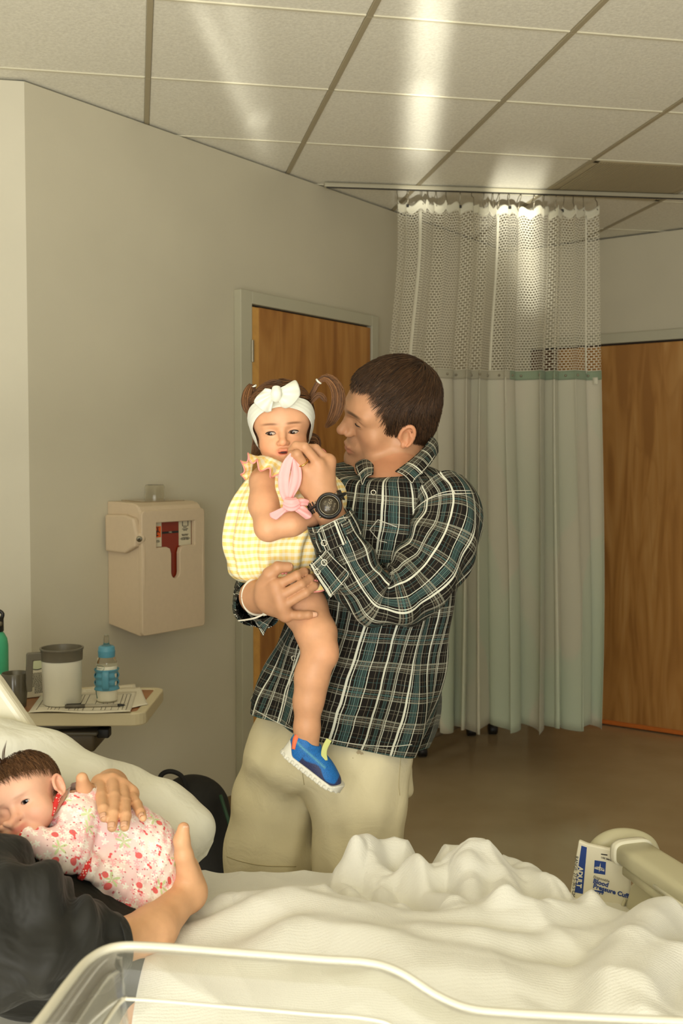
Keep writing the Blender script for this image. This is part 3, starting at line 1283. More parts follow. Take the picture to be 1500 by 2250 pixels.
def sheet(name, corners, z, label, curl=0.0, cat='paper'):
    c = [atz(px, py, z) for px, py in corners]     # fl, fr, br, bl
    n = 12
    u = np.linspace(0, 1, n)
    U_, V_ = np.meshgrid(u, u, indexing='ij')
    Pp = (c[0] * ((1 - U_) * (1 - V_))[..., None] + c[1] * (U_ * (1 - V_))[..., None] + c[2] * (U_ * V_)[..., None] + c[3] * ((1 - U_) * V_)[..., None])
    Pp[..., 2] = z + curl * np.clip(1 - V_ * 6, 0, 1) * (0.5 + 0.5 * np.sin(U_ * 7)) + 0.0008 * np.sin(U_ * 9 + V_ * 5)
    o = put(name, grid_mesh(name, Pp), M_paper)
    solidify(o, 0.0006)
    tag(o, label, cat)
    return o, c


s1, c1 = sheet('printed_form', [(180, 1540), (303, 1538), (297, 1503), (176, 1511)], TZ + 0.0015, 'back sheet of printed paper lying behind the baby bottle')
s3, c3 = sheet('paper_sheet', [(250, 1562), (325, 1548), (308, 1510), (262, 1512)], TZ + 0.0032, 'blank white sheet with a bent corner at the table edge right of the bottle', 0.0)
s2, c2 = sheet('printed_form', [(62, 1567), (286, 1566), (300, 1520), (92, 1524)], TZ + 0.0052, 'printed form with ruled table lines lying under the mug and pen', 0.004)


def on_sheet(c, u, v, dz=0.0012):
    p = c[0] * (1 - u) * (1 - v) + c[1] * u * (1 - v) + c[2] * u * v + c[3] * (1 - u) * v
    return p + Z3 * dz


def lines(parent, c, segs, mat, wd=0.0009, dz=0.0016):
    V, Fq = [], []
    for (u0, v0, u1, v1) in segs:
        a, b = on_sheet(c, u0, v0, dz), on_sheet(c, u1, v1, dz)
        d = unit(b - a)
        s = np.array([-d[1], d[0], 0]) * wd
        k = len(V)
        V += [a - s, b - s, b + s, a + s]
        Fq.append([k, k + 1, k + 2, k + 3])
    return put('ruled_lines', mesh_np('ruled_lines', V, np.array(Fq)), mat, parent, smooth=False)


segs = [(0.06, v, 0.95, v) for v in (0.10, 0.30, 0.40, 0.86, 0.90)]
xs = (0.06, 0.17, 0.2, 0.24, 0.28, 0.38, 0.44, 0.47, 0.52, 0.62, 0.70, 0.74, 0.80, 0.87, 0.91, 0.95)
segs += [(x, 0.10, x, 0.86) for x in xs]
lines(s2, c2, segs, M_ink, 0.0008)
lines(s1, c1, [(0.1, v, 0.55, v) for v in np.linspace(0.15, 0.7, 9)] + [(0.6, v, 0.92, v) for v in (0.12, 0.2, 0.28)], M_ink, 0.0006)

# ---- insulated mug
mb = atz(137, 1545, TZ + 0.007)
mug = empty('water_mug', mb, 'large white insulated mug with grey rim and grey side handle', 'mug')
M_white = plain('white_plastic', srgb(226, 222, 202), 0.35)
M_lid = plain('mug_grey', srgb(104, 98, 82), 0.35)
hM = 0.160
lathe('body', [(0.0, 0.0), (0.052, 0.0), (0.055, 0.003), (0.0585, hM - 0.03), (0.0585, hM - 0.028)], M_white, mb, mug)
lathe('rim', [(0.052, 0.02), (0.055, hM - 0.03), (0.060, hM - 0.03), (0.061, hM), (0.0635, hM + 0.002), (0.0635, hM + 0.006), (0.058, hM + 0.006), (0.056, hM - 0.02), (0.050, 0.02), (0, 0.019)], M_lid, mb, mug, cap=False)
hd = np.array([-0.93, -0.36, 0])
prism('handle', [(0.055, hM - 0.028), (0.055, hM - 0.004), (0.098, hM - 0.004), (0.101, hM - 0.010), (0.104, hM - 0.09), (0.101, hM - 0.118), (0.086, hM - 0.118), (0.082, hM - 0.028)],
      mb - np.cross(hd, Z3) * 0.009, hd, Z3, np.cross(hd, Z3), 0.018, M_lid, mug, bevel=0.003)

# ---- baby bottle
bb = atz(235, 1540, TZ + 0.007)
bot = empty('baby_bottle', bb, 'baby bottle of milk with blue collar, clear nipple and blue grip sleeve', 'bottle')
M_clear = glassy('clear_plastic', (0.96, 0.95, 0.9, 1), 0.05, 1.3)
M_milk = plain('milk', srgb(240, 234, 210), 0.4)
M_blue = plain('bottle_blue', srgb(84, 148, 170), 0.35)
M_sil = glassy('silicone', (0.93, 0.92, 0.86, 1), 0.15, 1.25)
rb_ = 0.0305
lathe('flask', [(0.0, 0.0), (rb_ - 0.003, 0.0), (rb_, 0.004), (rb_, 0.118), (rb_ - 0.003, 0.128), (rb_ - 0.008, 0.133), (rb_ - 0.008, 0.138)], M_clear, bb, bot)
lathe('milk', [(0.0, 0.001), (rb_ - 0.0035, 0.001), (rb_ + 0.0003, 0.005), (rb_ + 0.0003, 0.107), (0, 0.1075)], M_milk, bb, bot)
lathe('collar', [(0.022, 0.132), (0.0245, 0.133), (0.0255, 0.15), (0.0255, 0.152), (0.0245, 0.153), (0.024, 0.162), (0.02, 0.166), (0.0, 0.166)], M_blue, bb, bot)
lathe('nipple', [(0.018, 0.165), (0.012, 0.168), (0.0085, 0.173), (0.0078, 0.19), (0.0065, 0.196), (0.003, 0.1985), (0.0, 0.199)], M_sil, bb, bot)
# grip sleeve with scalloped openings at its sides
th = np.linspace(0, 2 * np.pi, 96, endpoint=False)
zz = np.linspace(0.036, 0.098, 26)
T_, Z_ = np.meshgrid(th, zz, indexing='ij')
r_ = rb_ + 0.0025 + 0.0022 * np.cos((Z_ - 0.036) / 0.062 * 6 * np.pi)
Pg = np.stack([bb[0] + r_ * np.cos(T_), bb[1] + r_ * np.sin(T_), bb[2] + Z_ + 0.003 * np.sin(3 * T_) * 0], -1)
idx = np.arange(96 * 26).reshape(96, 26)
I, J = np.meshgrid(np.arange(96), np.arange(25), indexing='ij')
Fq = np.stack([idx[I, J], idx[(I + 1) % 96, J], idx[(I + 1) % 96, J + 1], idx[I, J + 1]], -1)
ang = (th[:, None] + 0 * zz[None])[:, :25]
hole = np.zeros((96, 25), bool)
for side in (math.radians(-155), math.radians(-25), math.radians(95)):
    for zc in (0.056, 0.079):
        da = (ang - side + np.pi) % (2 * np.pi) - np.pi
        hole |= ((da * rb_ / 0.0085) ** 2 + ((Z_[:, :25] + 0.00125 - zc) / 0.0072) ** 2) < 1
o = put('grip_sleeve', mesh_np('grip_sleeve', Pg.reshape(-1, 3), Fq[~hole]), M_blue, bot)
solidify(o, 0.0022, 1.0)
fd = unit(np.array([0.12, -1, 0]))
tube('grip_loop', [bb + fd * (rb_ + 0.003) + Z3 * 0.094, bb + fd * (rb_ + 0.010) + Z3 * 0.088, bb + fd * (rb_ + 0.012) + Z3 * 0.066, bb + fd * (rb_ + 0.010) + Z3 * 0.046, bb + fd * (rb_ + 0.003) + Z3 * 0.040],
     [0.010, 0.0105, 0.0105, 0.0105, 0.010], M_blue, bot, nv=20, nu=14, ry=[0.003] * 5, up=tuple(fd))
M_teal = plain('label_teal', srgb(70, 110, 100), 0.6)
# oval mark and its word, bent round the flask
lx = np.array([math.cos(math.radians(-128)), math.sin(math.radians(-128)), 0])
lt = np.array([-lx[1], lx[0], 0])
tq = text('lettering', "Brown's", (0, 0, 0), (1, 0, 0), (0, 0, 1), 0.0095, M_teal, None, 'CENTER', 0.0, 0.0)


def bend(me, r, a0, z, c):
    for v in me.vertices:
        a = a0 + v.co.x / r
        v.co = Vector((c[0] + r * math.cos(a), c[1] + r * math.sin(a), c[2] + z + v.co.z))


bend(tq.data, rb_ + 0.0004, math.radians(-122), 0.100, bb)
tq.parent = bot
tq.matrix_parent_inverse = world_of(bot).inverted()
ov = [(0.0175 * math.cos(t), 0.0085 * math.sin(t)) for t in np.linspace(0, 2 * np.pi, 40)]
tube('logo_ring', [np.array([bb[0] + (rb_ + 0.0005) * math.cos(math.radians(-122) + x / rb_), bb[1] + (rb_ + 0.0005) * math.sin(math.radians(-122) + x / rb_), bb[2] + 0.1035 + y]) for x, y in ov], 0.0005, M_teal, bot, nv=60, nu=4, cap=False)
tube('straw_mark', [np.array([bb[0] + (rb_ + 0.001) * math.cos(a), bb[1] + (rb_ + 0.001) * math.sin(a), bb[2] + z]) for a, z in ((math.radians(-165), 0.045), (math.radians(-160), 0.03), (math.radians(-140), 0.012))], 0.0013, M_teal, bot, nv=12, nu=5)

# ---- pen
pa, pb = atz(143, 1552, TZ + 0.011), atz(275, 1549, TZ + 0.011)
pdv = unit(pb - pa)
pen = empty('ballpoint_pen', pa, 'clear and black ballpoint pen lying on the ruled form', 'pen')
M_pen = plain('pen_body', srgb(168, 160, 140), 0.25)
tube('barrel', [pa + pdv * 0.04, pa + pdv * 0.150], 0.0042, M_pen, pen, nv=3, nu=10)
tube('pen_cap', [pa, pa + pdv * 0.056], 0.0056, plain('pen_grey', srgb(92, 86, 72), 0.35), pen, nv=3, nu=10)
tube('tip', [pa + pdv * 0.150, pa + pdv * 0.165, pb], [0.0042, 0.003, 0.0006], M_dark, pen, nv=6, nu=8)
tube('clip', [pa + pdv * 0.004 + Z3 * 0.006, pa + pdv * 0.045 + Z3 * 0.0065], 0.0014, M_dark, pen, nv=3, nu=6)

# ---- folded printed packet behind the mug
k0 = atz(54, 1534, TZ + 0.001)
k1 = atz(100, 1528, TZ + 0.001)
kd = unit((k1 - k0) * np.array([1, 1, 0]))
kn = np.array([kd[1], -kd[0], 0])
ku = unit(Z3 + kd * 0.13 - kn * 0.30)
pk = empty('printed_packet', k0, 'standing folded packet with green band and fine print behind the mug handle', 'packet')
M_pk = plain('packet_white', srgb(222, 214, 188), 0.6)
prism('packet_body', [(0, 0), (0.085, 0), (0.080, 0.118), (0.006, 0.124)], k0 - kn * 0.012, kd, ku, kn, 0.02, M_pk, pk, bevel=0.003)
kf = k0 + kn * 0.0085
rr_ = random.Random(5)
V, Fq = [], []
for r in range(22):
    z = 0.012 + r * 0.0029
    x = 0.016 if r > 6 else 0.028
    while x < 0.078:
        w_ = rr_.uniform(0.002, 0.007)
        q = kf + kd * x + ku * z
        k = len(V)
        V += [q, q + kd * w_, q + kd * w_ + ku * 0.0016, q + ku * 0.0016]
        Fq.append([k, k + 1, k + 2, k + 3])
        x += w_ + 0.0012
tag(put('fine_print', mesh_np('fine_print', V, np.array(Fq)), M_inkd, pk, smooth=False), kind='stuff')
prism('print_band', [(0.006, 0.084), (0.08, 0.084), (0.08, 0.112), (0.008, 0.112)], kf, kd, ku, kn, 0.0004, plain('packet_green', srgb(196, 200, 160), 0.6), pk)
tube('print_swoosh', [kf + kd * 0.012 + ku * 0.09 + kn * 0.0008, kf + kd * 0.04 + ku * 0.084 + kn * 0.0008, kf + kd * 0.075 + ku * 0.1 + kn * 0.0008], 0.0012, M_inkd, pk, nv=10, nu=4)
prism('print_corner', [(0.003, 0.09), (0.012, 0.095), (0.012, 0.108), (0.005, 0.1)], kf + kn * 0.0005, kd, ku, kn, 0.0004, M_blue, pk)

# ---- grey tumbler and green bottle
gc = atz(34, 1552, TZ + 0.001)
M_tum = plain('tumbler_grey', srgb(92, 86, 70), 0.18)
tum = lathe('grey_tumbler', [(0.0, 0.004), (0.029, 0.004), (0.036, 0.098), (0.0375, 0.1), (0.039, 0.098), (0.031, 0.0), (0.0, 0.0)], M_tum, gc, None, 36, cap=False)
tag(tum, 'empty grey plastic tumbler behind the bed rail, left of the mug', 'cup')
fb = atz(-8, 1536, TZ + 0.001)
flask = empty('water_flask', fb, 'sea green metal water bottle with black screw cap at the left edge', 'bottle')
M_green = plain('flask_green', srgb(72, 176, 128), 0.4, 0.03, 90)
lathe('flask_body', [(0, 0), (0.034, 0), (0.037, 0.004), (0.037, 0.165), (0.034, 0.185), (0.026, 0.2), (0.022, 0.204), (0.022, 0.212)], M_green, fb, flask)
lathe('flask_cap', [(0.0235, 0.206), (0.0245, 0.208), (0.0245, 0.248), (0.022, 0.25), (0, 0.25)], M_dark, fb, flask)
tube('strap_loop', [fb + np.array([0.02, 0, 0.244]), fb + np.array([0.022, 0, 0.262]), fb + np.array([0, 0, 0.272]), fb + np.array([-0.022, 0, 0.262]), fb + np.array([-0.02, 0, 0.244])], 0.0055, M_dark, flask, nv=20, nu=8)
tube('rivet', [fb + np.array([0.018, -0.016, 0.232]), fb + np.array([0.022, -0.0195, 0.232])], 0.0075, M_steel, flask, nv=3, nu=12)

# ================================================================== sharps container on the back wall
def wall_s(px, py):
    return np.dot(wallpt(px, py) - cA, d1)


def solve(fn, target, lo, hi, comp=0):
    for _ in range(50):
        m = (lo + hi) / 2
        if proj(fn(m))[comp] < target:
            lo = m
        else:
            hi = m
    return (lo + hi) / 2


sA = wall_s(236, 1250)
zc = 1.34
D_ = solve(lambda d: onw(sA, zc, d), 311, 0.02, 0.5)
sB = solve(lambda s: onw(s, zc, D_), 447, sA, sA + 1)
hiz, loz = 3.0, 0.3


def zat(s, d, py):
    lo, hi = 0.2, 2.7
    for _ in range(50):
        m = (lo + hi) / 2
        if proj(onw(s, m, d))[1] > py:
            lo = m
        else:
            hi = m
    return (lo + hi) / 2


zT = zat(sA, D_, 1106)
zB = zat(sA, D_, 1399)
WB = sB - sA
HB = zT - zB
M_sh = plain('sharps_beige', srgb(202, 182, 152), 0.42, 0.02, 60)
M_red = plain('sharps_red', srgb(128, 38, 14), 0.3)
sh = empty('sharps_container', onw(sA, zB, 0), 'beige wall mounted sharps disposal box with red window and biohazard label', 'sharps box')
ob = onw(sA, zB, 0)
# side view profile of the shell: (out from wall, height), lower part tapers back
prof = [(0, 0.03), (D_ * 0.88, 0.0), (D_ - 0.012, 0.0), (D_, 0.02), (D_ + 0.004, HB * 0.55), (D_, HB - 0.05), (D_ - 0.03, HB - 0.006), (D_ - 0.06, HB), (0, HB + 0.004)]
prism('shell', prof, onw(sA + 0.002, zB, 0.001), n1_, Z3, d1, 0.012, M_sh, sh, bevel=0.003)
prism('shell', prof, onw(sB - 0.014, zB, 0.001), n1_, Z3, d1, 0.012, M_sh, sh, bevel=0.003)
prism('roof', [(0, HB - 0.045), (D_ - 0.008, HB - 0.055), (D_ - 0.006, HB - 0.034), (D_ - 0.02, HB - 0.012), (D_ - 0.05, HB), (0, HB + 0.004)], onw(sA + 0.004, zB, 0.001), n1_, Z3, d1, WB - 0.008, M_sh, sh, bevel=0.003)
prism('bottom', [(0, 0.03), (D_ * 0.9, 0.004), (D_ * 0.9, 0.014), (0, 0.04)], onw(sA + 0.004, zB, 0.001), n1_, Z3, d1, WB - 0.008, M_sh, sh)
# front with T-shaped window
def fr(px, py):
    p = onplane(px, py, onw(sA, zB, D_), n1_)
    return (np.dot(p - ob, d1), p[2] - zB)


wl, wt_ = fr(341, 1147)
wr, wb_ = fr(428, 1198)
sx0 = fr(374, 1230)[0]
sx1 = fr(395, 1230)[0]
sbz = fr(385, 1272)[1]
cx_ = (sx0 + sx1) / 2
sr = (sx1 - sx0) / 2
hole = [(wl, wt_), (wl, wb_), (sx0 - 0.02, wb_), (sx0 - 0.006, wb_ - 0.006), (sx0, wb_ - 0.022)]
hole += [(cx_ + sr * math.cos(t), sbz + sr + sr * math.sin(t)) for t in np.linspace(math.pi, 2 * math.pi, 9)]
hole += [(sx1, wb_ - 0.022), (sx1 + 0.006, wb_ - 0.006), (sx1 + 0.02, wb_), (wr, wb_ + 0.0), (wr, wt_)]
plate('front_cover', rrect(0.001, 0.004, WB - 0.001, HB - 0.03, 0.012), [hole], onw(sA, zB, D_ - 0.012), d1, Z3, 0.012, M_sh, sh, bevel=0.003)
box_o = onw(sA, zB, D_ - 0.03)
prism('red_bin', [(wl - 0.015, 0.05), (wr + 0.015, 0.05), (wr + 0.015, wt_ + 0.015), (wl - 0.015, wt_ + 0.015)], box_o, d1, Z3, n1_, 0.012, M_red, sh)
M_lab = plain('label_white', srgb(206, 196, 166), 0.6)
M_org = plain('label_orange', srgb(222, 92, 24), 0.55)
lo_ = onw(sA, zB, D_ - 0.0178)
ww, hh = wr - wl, wt_ - wb_


def lab(name, x0, y0, x1, y1, mat, lift=0.0):
    return prism(name, [(wl + ww * x0, wb_ + hh * y0), (wl + ww * x1, wb_ + hh * y0), (wl + ww * x1, wb_ + hh * y1), (wl + ww * x0, wb_ + hh * y1)], lo_ + n1_ * lift, d1, Z3, n1_, 0.0004, mat, sh)


lab('label', 0.0, 0.04, 0.235, 1.0, M_lab)
lab('label', 0.67, 0.02, 0.99, 1.0, M_lab)
lab('orange_sign', 0.0, 0.40, 0.22, 0.82, M_org, 0.0006)
lab('level_band', 0.245, 0.52, 0.665, 0.60, M_dark, 0.0006)
bc = lo_ + d1 * (wl + ww * 0.10) + Z3 * (wb_ + hh * 0.60) + n1_ * 0.0016
for k in range(3):
    a = math.radians(90 + 120 * k)
    c = bc + (d1 * math.cos(a) + Z3 * math.sin(a)) * 0.0085
    pts = [c + (d1 * math.cos(t) + Z3 * math.sin(t)) * 0.0082 for t in np.linspace(a + 0.55, a + 2 * math.pi - 0.55, 14)]
    tube('biohazard_symbol', pts, [0.0008] + [0.0019] * 12 + [0.0008], M_inkd, sh, nv=22, nu=5)
tube('biohazard_symbol', [bc + (d1 * math.cos(t) + Z3 * math.sin(t)) * 0.0062 for t in np.linspace(0, 2 * math.pi, 16)], 0.0009, M_inkd, sh, nv=24, nu=5)


def ltx(body, x, y, size, mat, align='LEFT'):
    text('lettering', body, lo_ + d1 * (wl + ww * x) + Z3 * (wb_ + hh * y) + n1_ * 0.0014, d1, Z3, size, mat, sh, align)


ltx('BIOHAZARD', 0.005, 0.755, 0.0062, M_inkd)
ltx('SHARPS', 0.015, 0.425, 0.0062, M_inkd)
ltx('FULL', 0.455, 0.54, 0.0075, M_lab, 'CENTER')
for y, t in ((0.26, 'USE TO DISPOSE'), (0.21, 'OF SHARPS ONLY'), (0.11, 'DO NOT'), (0.07, 'OVERFILL')):
    ltx(t, 0.005, y, 0.0048, M_inkd)
for y, t in ((0.70, 'SHARPS'), (0.63, 'CONTAINER'), (0.58, 'DISPOSE'), (0.42, 'KEEP UPRIGHT'), (0.38, 'WHEN FULL'), (0.30, 'CLOSE THE LID'), (0.26, 'LOCK AND REPLACE'), (0.22, 'DO NOT OPEN')):
    ltx(t, 0.83, y, 0.0055, M_inkd, 'CENTER')
for k in range(4):
    lab('print_box', (0.76, 0.90, 0.76, 0.76)[k], (0.76, 0.76, 0.76, 0.955)[k], (0.775, 0.915, 0.915, 0.915)[k], (0.97, 0.97, 0.775, 0.97)[k], M_inkd, 0.0008)
# collar with the lock on the left side
zc0, zc1 = zat(sA, D_ * 0.5, 1212), zat(sA, D_ * 0.5, 1130)
prism('lock_collar', [(0.012, zc0), (D_ * 0.62, zc0 - 0.004), (D_ - 0.012, zc0 + 0.022), (D_ - 0.004, zc0 + 0.06), (D_ - 0.02, zc1 - 0.012), (D_ * 0.62, zc1), (0.012, zc1 - 0.002)],
      onw(sA - 0.022, 0, 0.0), n1_, Z3, d1, 0.028, M_sh, sh, bevel=0.007)
lk = onw(sA - 0.002, zat(sA, D_, 1184), D_ - 0.012)
ld = unit(n1_ * 0.75 - d1 * 0.66)
tube('lock_boss', [lk, lk + ld * 0.012], [0.022, 0.018], M_sh, sh, nv=3, nu=20)
tube('lock', [lk + ld * 0.008, lk + ld * 0.0155], 0.0105, plain('chrome', srgb(170, 166, 150), 0.15, metallic=1.0), sh, nv=3, nu=18)
tube('keyhole', [lk + ld * 0.0150, lk + ld * 0.0165], 0.0038, M_dark, sh, nv=3, nu=10)
# clear lid tray and cup on top
M_cup = glassy('clear_cup', (0.97, 0.96, 0.92, 1), 0.03, 1.2)
prism('clear_tray', [(0.01, 0), (D_ - 0.05, 0), (D_ - 0.05, 0.006), (0.01, 0.01)], onw(sA + 0.06, zT - 0.002, 0), n1_, Z3, d1, WB - 0.11, M_cup, sh, bevel=0.002)
sC = solve(lambda s: onw(s, zT, D_ * 0.42), 340, sA - 0.2, sA + 1)
cupb = onw(sC, zT + 0.006, D_ * 0.42)
lathe('clear_cup', [(0.037, 0.0), (0.037, 0.048), (0.033, 0.056), (0.0, 0.058), (0, 0.0565), (0.032, 0.0545), (0.0355, 0.047), (0.0355, 0.0)], M_cup, cupb, sh, 36, cap=False)

# ================================================================== black backpack on the floor by the back wall
bpx = onplane(425, 1800, (0, 3.2, 0), np.array([0, 1.0, 0]))
bc_ = np.array([bpx[0], 3.27, 0.0])
M_pack = plain('pack_black', srgb(22, 21, 20), 0.7, 0.2, 60, 0.2)
M_packg = plain('pack_green', srgb(40, 74, 52), 0.6)
f = U(0.05, cap((bc_[0] - 0.04, bc_[1], 0.12), (bc_[0] - 0.03, bc_[1] + 0.01, 0.40), 0.115, 0.10), cap((bc_[0] + 0.035, bc_[1], 0.12), (bc_[0] + 0.0, bc_[1] + 0.01, 0.40), 0.115, 0.10),
      ell((bc_[0] + 0.01, bc_[1] - 0.1, 0.17), (0.12, 0.06, 0.14)))
V, Q = surface(Inter(0.02, f, lambda P: 0.004 - P[:, 2]), spaced(bc_[0] - 0.25, bc_[0] + 0.25, 0.011), spaced(bc_[1] - 0.22, bc_[1] + 0.16, 0.011), spaced(-0.02, 0.56, 0.011))
pack = empty('backpack', bc_, 'black backpack with dark green piping on the floor beside the pillow', 'backpack')
put('pack_body', mesh_np('pack_body', V, Q), M_pack, pack)
hl = at(368, 1708, 3.2)
tube('haul_loop', [hl + np.array([-0.03, 0.0, -0.03]), hl + np.array([-0.018, 0, 0.008]), hl + np.array([0.012, 0, 0.018]), hl + np.array([0.045, 0, 0.0]), hl + np.array([0.06, 0.0, -0.05])], 0.0075, M_pack, pack, nv=24, nu=8)
for dx, dyy in ((-0.05, -0.02), (0.06, -0.02)):
    tube('piping', [(bc_[0] + dx + 0.02, bc_[1] - 0.05, 0.468), (bc_[0] + dx * 1.6 + 0.03, bc_[1] - 0.125, 0.36), (bc_[0] + dx * 2.1 + 0.03, bc_[1] - 0.15, 0.2), (bc_[0] + dx * 2.1 + 0.02, bc_[1] - 0.14, 0.06)], 0.006, M_packg, pack, nv=16, nu=6)
tube('zipper', [(bc_[0] - 0.1, bc_[1] - 0.155, 0.2), (bc_[0], bc_[1] - 0.165, 0.255), (bc_[0] + 0.12, bc_[1] - 0.155, 0.2)], 0.004, M_steel, pack, nv=14, nu=5)
# ================================================================== hospital bed
BZ = 0.66
BY0, BY1 = 1.12, 2.03
M_bedp = plain('bed_plastic', srgb(196, 190, 158), 0.38)
M_bedl = plain('bed_plastic_light', srgb(226, 222, 200), 0.35)
M_sheet = plain('bed_sheet', srgb(232, 228, 210), 0.9, 0.02, 12, 0.15, sheen=0.2)
M_label = plain('rail_label_blue', srgb(44, 104, 138), 0.4)

bed = empty('hospital_bed', (-0.4, 1.55, 0), 'white hospital bed with cream raised head rail and slanted beige foot rail', 'bed')
box('mattress', (-1.75, BY0, BZ - 0.16), (0.56, BY1, BZ), M_sheet, bed, bevel=0.045, seg=4)
box('bed_frame', (-1.75, BY0 + 0.05, 0.30), (0.55, BY1 - 0.05, 0.46), M_greyp, bed, bevel=0.02)
for x in (-1.5, 0.35):
    box('pedestal', (x - 0.12, 1.4, 0.12), (x + 0.12, 1.75, 0.31), M_greyp, bed, bevel=0.02)
    for y in (1.27, 1.87):
        tube('caster', [(x - 0.025, y, 0.065), (x + 0.025, y, 0.065)], 0.065, M_dark, bed, nv=3, nu=18)
        box('leg', (x - 0.03, y - 0.03, 0.08), (x + 0.03, y + 0.03, 0.31), M_greyp, bed, bevel=0.008)
# raised back section with its mattress, out of the frame on the left
Rb = Matrix.Rotation(math.radians(38), 4, 'Y')
box('head_mattress', (-1.62, BY0 + 0.02, BZ + 0.08), (-0.72, BY1 - 0.02, BZ + 0.22), M_sheet, bed, bevel=0.04, seg=4, rot=Rb)

# head-end side rail
RY = 1.93


def rp(px, py, d=0.0):
    return at(px, py, RY + d)


def rail_poly(pts):
    return [(rp(px, py)[0], rp(px, py)[2]) for px, py in pts]


ry_o = (0, RY, 0)
prism('side_rail', rail_poly([(-420, 1480), (-330, 1395), (-130, 1390), (-40, 1440), (4, 1492), (98, 1628), (150, 1740), (120, 1850), (-420, 1850)]), (0, RY + 0.02, 0), (1, 0, 0), Z3, (0, -1, 0), 0.04, M_bedl, bed, bevel=0.012, seg=3)
prism('rail_panel', rail_poly([(-300, 1480), (-120, 1480), (-52, 1540), (30, 1640), (70, 1730), (-300, 1730)]), (0, RY - 0.018, 0), (1, 0, 0), Z3, (0, -1, 0), 0.006, M_bedl, bed, bevel=0.002)
prism('rail_label', rail_poly([(-130, 1500), (-60, 1540), (22, 1640), (26, 1660), (-130, 1660)]), (0, RY - 0.0235, 0), (1, 0, 0), Z3, (0, -1, 0), 0.002, M_label, bed)

# foot-end rail: a hooded arm that slants down towards the camera, with an end cap and a panel below
fa = at(1388, 1872, 1.93)
fb_ = fa + unit(np.array([0.30, -1.0, -0.02])) * 0.62
ax_ = unit(fb_ - fa)
sx_ = unit(np.cross(Z3, ax_))
ux_ = np.cross(ax_, sx_)
if ux_[2] < 0:
    ux_ = -ux_
P, uv, _ = tube_grid([fa, fa * 0.5 + fb_ * 0.5, fb_], [0.036, 0.040, 0.045], 12, 32, ry=[0.019, 0.022, 0.025], up=tuple(Z3), power=4.0)
put('foot_rail', grid_mesh('foot_rail', P, uv, True, cap=True), M_bedp, bed)
P, uv, _ = tube_grid([fa - ax_ * 0.010, fa + ax_ * 0.006], [0.0395, 0.0395], 4, 32, ry=[0.0235, 0.0235], up=tuple(Z3), power=3.6)
put('end_cap', grid_mesh('end_cap', P, uv, True, cap=True), M_bedl, bed)
P, uv, _ = tube_grid([fa + ax_ * 0.02 - ux_ * 0.024, fb_ - ux_ * 0.03], [0.032, 0.040], 8, 24, ry=[0.012, 0.014], up=tuple(Z3), power=4.0)
put('rail_skirt', grid_mesh('rail_skirt', P, uv, True, cap=True), M_bedp, bed)
# hump of the pivot behind the cap
tube('pivot_hump', [at(px, py, 2.03) for px, py in ((1302, 1925), (1306, 1880), (1322, 1856), (1352, 1842), (1388, 1842), (1420, 1854), (1436, 1880))],
     [0.016, 0.017, 0.018, 0.018, 0.018, 0.017, 0.015], M_bedp, bed, nv=40, nu=20)
# side panel under the arm
bp0 = fa + ax_ * 0.08
pl = []
for px, py in ((1362, 1985), (1372, 1945), (1392, 1925), (1440, 1960), (1520, 2030), (1560, 2100), (1350, 2080)):
    p = onplane(px, py, fa + sx_ * -0.01, sx_)
    pl.append((np.dot(p - fa, ax_), p[2]))
prism('rail_panel', pl, (fa[0], fa[1], 0), ax_, Z3, sx_, 0.02, M_bedp, bed, bevel=0.006)
for k in (0.13, 0.34):
    q = fa + ax_ * k - sx_ * (0.038 * (1 if sx_[0] > 0 else -1)) - ux_ * 0.006
    tube('trim_bead', [q, q + ax_ * 0.13], 0.0035, M_bedl, bed, nv=3, nu=6)

# ---- pouch with the printed blood pressure cuff
M_pouch = plain('pouch_white', srgb(222, 216, 194), 0.55)
M_navy = plain('print_navy', srgb(24, 58, 130), 0.5)
pw = [at(px, py, Y) for px, py, Y in ((1248, 1990, 1.985), (1365, 2020, 1.955), (1368, 1880, 1.94), (1272, 1849, 1.98))]
o_ = pw[0]
pax = unit(pw[1] - pw[0])
pay = unit((pw[3] - pw[0]) - pax * np.dot(pw[3] - pw[0], pax))
paz = np.cross(pax, pay)


def inp(px, py):
    p = onplane(px, py, o_, paz)
    return np.array([np.dot(p - o_, pax), np.dot(p - o_, pay)])


pouch = empty('cuff_pouch', o_, 'white printed blood pressure cuff pouch with navy stripe tucked by the foot rail', 'pouch')
poly = [inp(*q) for q in ((1240, 2045), (1384, 2050), (1386, 1876), (1290, 1855), (1271, 1847), (1262, 1900))]
prism('pouch_body', poly, o_, pax, pay, -paz, 0.012, M_pouch, pouch, bevel=0.003)
s0, s1_, s2_, s3_ = inp(1262, 1960), inp(1280, 1964), inp(1289, 1862), inp(1277, 1858)
prism('navy_stripe', [s0, s1_, s2_, s3_], o_, pax, pay, paz, 0.0006, M_navy, pouch)
up_ = unit(s2_ - s1_)
rd = -up_


def ptx(body, px, py, size, mat, direction=None, bold=0.0):
    q = inp(px, py)
    d = np.array([1.0, -0.05]) if direction is None else direction
    d = unit(d)
    x = pax * d[0] + pay * d[1]
    y = np.cross(paz, x)
    text('lettering', body, o_ + pax * q[0] + pay * q[1] + paz * 0.0012, x, y, size, mat, pouch, 'LEFT', 0.0001, bold)


